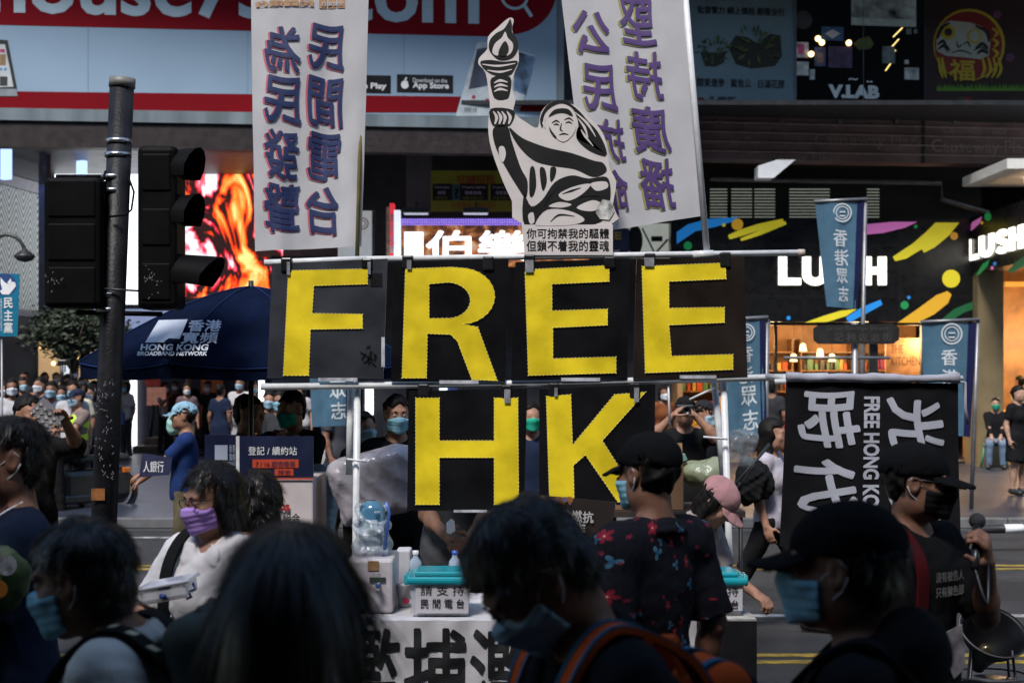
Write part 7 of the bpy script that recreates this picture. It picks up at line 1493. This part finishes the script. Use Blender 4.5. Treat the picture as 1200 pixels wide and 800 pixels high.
rc = random.Random(21); pal = [KBL, CHA, GRY, NVY, WHT, C(.05,.07,.10), C(.14,.12,.10), C(.08,.02,.03)]
more = [('man in black peering past the woman in the white tee',6,447,25),('woman in charcoal behind the short-haired person in navy',52,436,30),('man in stone grey beneath the dark street tree',66,436,31),('woman in a pale blouse under the dark street tree',99,440,28),('bystander in navy deep in the crowd below the cream shop',36,437,32),('bystander in black between the display panel and the cream shirt',80,438,27),('woman in maroon half behind the signal pole',110,446,27),('man in grey-blue half behind the signal pole',118,444,30),('woman in white at the open doorway of the navy shop',193,447,31),('passer-by in black beside the orange goods of the shop',243,446,30),('passer-by in charcoal beside the bright light strip',296,446,28),('woman in white far behind the folded-arms man',352,450,26)]
for i, (lab, px, tp, Y) in enumerate(more):
    P_(lab, px, tp, Y, rc.uniform(-60,60), z0=.12, res=.024, group='passers-by on the far pavement', tone=rc.randrange(4), female='woman' in lab, hair=rc.choice(['bob','long','bun']) if 'woman' in lab else 'short', side=rc.uniform(-3,3), head=(rc.uniform(-30,30),rc.uniform(-5,18),0), mask=rc.choice([M_BLU,M_WHT,M_PAL]), bottom=bot_(rc.choice([KBL,CHA,DEN])),
       top=top_(WHT if 'white' in lab or 'pale' in lab else KBL if 'black' in lab else CHA if 'charcoal' in lab else NVY if 'navy' in lab else pal[7] if 'maroon' in lab else pal[5]), armR=None if rc.random() < .5 else (-.12,-.3,rc.uniform(1.1,1.4)))
# blue cap man with flyer and bag
bc, ibc = P_('person in a pale blue cap and blue top carrying a navy flyer', 214, 470, 12.2, -78, top=top_(C(.012,.028,.10), sleeve=.75), bottom=bot_(KHK, kind='shorts'), hair='capped', cap=(cloth('cap_sky', (.22,.36,.46), .15), 'brim'), armL=(.05,-.42,1.02), armR=(-.1,-.36,1.1), res=.013, tone=0)
g = MB(); U0 = ibc['U']; 
fy_ = thing('flyer', 'navy flyer with white characters held out low by the blue-capped person', 'flyer', loc=at(182,545,11.6)); PFl = Plane(11.6); g = MB(); PFl.poly(g, [(167,531),(202,536),(199,556),(163,559)], 0, .004, mat('flyer_navy', (.014,.016,.05), .5)); part(g, 'sheet', fy_); g = MB(); PFl.text(g, '人銀行', 168, 540, 192, 553, .006, INKW); part(g, 'lettering', fy_)
lump('carrier_bag', 'mint green carrier bag held in front of the blue-capped person', 'bag', tuple(at(204,498,12.6)), (.075,.06,.095), mat('mint_bag', (.24,.42,.38), .4, .15), 2, .006, 18)
# dark person holding up a board
P_('person in black holding a grey printed board up', 34, 462, 9.2, 30, head=(20,0,0), top=top_(KBL, sleeve=1.2), bottom=bot_(KBL), armL=(.14,-.42,1.60), armR=(-.02,-.40,1.50), res=.0105, tone=0)
bd = thing('printed_board', 'tilted grey board printed with rows of faces above the scooter', 'placard', loc=at(55,484,8.8)); P88 = Plane(8.8); g = MB(); P88.poly(g, [(36,481),(51,465),(76,489),(55,507)], 0, .006, mat('board_grey', (.17,.165,.18), .5, .1)); part(g, 'sheet', bd); g = MB()
for i in range(3):
    for j in range(4): x, y = 40+i*4.2+j*5.2, 482-i*4.2+j*5.6; P88.disc(g, x, y, 1.7, .008, mat('face_grey', (.30,.28,.29), .5, .5, 40), 2.1, .0008); P88.box(g, x-2, y+2, x+2, y+3.2, .001, INKK, .0075)
P88.ring(g, 59, 483, 4, .7, .009, INKK); part(g, 'print', bd)
# marshal on a scooter
mrs, ims = P_('marshal in a yellow-green vest, dark cap and mask astride a dark scooter', 89, 466, 18.6, -42, h=1.70, sit=.78, spread=.22, top=top_(C(.16,.12,.11), sleeve=.8), bottom=bot_(KBL), hair='capped', cap=(C(.02,.025,.05),'brim'), mask=M_PAL, armL=(.22,-.45,1.18), armR=(-.22,-.45,1.18), tone=1, res=.015)
g = MB(); vm = mat('hi_vis', (.38,.62,.02), .6, .1, emit=0); gv = Field(np.array([-.3,-.3,.7]), np.array([.3,.3,1.6]), .015); U0 = ims['U']; s_ = ims['s']
for c_, r_ in (((0,.0,1.10),(.165,.135,.20)),((0,.005,1.30),(.185,.145,.16))): gv.put(ell(U0(c_), np.array(r_)*s_), .05)
gv.put(cone(U0((0,0,1.45)), U0((0,-.05,1.6)), .08, .09), .01, 's'); gv.put(rbox(U0((0,-.15,1.2)), (.02,.1,.4), .005), .005, 's'); V, Q = gv.mesh(); fobj('vest', V, Q, vm, mrs)
sc_r = thing('scooter', 'dark motor scooter with a yellow front fairing under the marshal', 'scooter', loc=(mrs.location.x, mrs.location.y, 0), rz=math.radians(-42)); sbk2 = mat('scooter_black', (.010,.010,.012), .3, .2)
for y in (-.72,.62):
    g = MB(); g.tube([(0,y+.25*math.cos(a),.29+.25*math.sin(a)) for a in [i*math.pi/12 for i in range(25)]], .045, DMET, 8, False); w_o = g.build('wheel', sc_r); g = MB(); g.tube([(-.03,y,.29),(.03,y,.29)], .15, MET, 18); g.build('rim', w_o)
g = MB(); g.box((-.13,-.25,.20),(.13,.75,.62), sbk2, .08); g.box((-.16,-.30,.18),(.16,.15,.30), sbk2, .03); g.tube([(0,-.70,.30),(0,-.55,.75),(0,-.48,1.0)], .035, sbk2); g.build('body', sc_r)
g = MB(); g.box((-.13,-.05,.70),(.13,.72,.80), mat('seat_black', (.012,.012,.012), .5), .04); g.build('seat', sc_r); g = MB(); g.box((-.14,-.62,.74),(.14,-.50,.92), mat('fairing_yellow', (.22,.19,.015), .4, .3), .04); g.box((-.22,-.66,.30),(.22,-.50,.72), sbk2, .06); g.build('fairing', sc_r)
g = MB(); g.tube([(-.33,-.42,1.04),(-.1,-.5,1.0),(.1,-.5,1.0),(.33,-.42,1.04)], .018, DMET); g.build('handlebar', sc_r); g = MB(); g.ball((0,-.66,.62), .055, mat('headlamp_glass', (.4,.4,.42), .1, 0), 8); g.build('headlight', sc_r)
g = MB(); g.box((.10,.60,.55),(.16,.70,.62), mat('indicator_orange', (.5,.12,.01), .3), .01); g.build('indicator', sc_r)
for sd in (-1,1):
    g = MB(); g.tube([(sd*.3,-.43,1.04),(sd*.34,-.45,1.22)], .008, DMET, 5); g.ball((sd*.35,-.45,1.26), .05, mat('mirror_glass', (.3,.32,.35), .1, 0), 8, (1,.4,.8)); g.build('mirror', sc_r)
# arm of a bystander with a phone, rail of the kerb
rl = thing('kerb_barrier', 'dark barrier rail with a reflective white band by the far kerb', 'barrier', loc=at(1180,622,15)); g = MB(); a = at(1146,620,15); g.tube([a, at(1290,617,15)], .045, DMET); g.tube([a, Vector((a.x,15,0))], .04, DMET); part(g, 'rail', rl); g = MB(); g.tube([at(1177,619.3,15), at(1199,618.8,15)], .048, mat('reflective', (.7,.72,.75), .3)); part(g, 'band', rl)
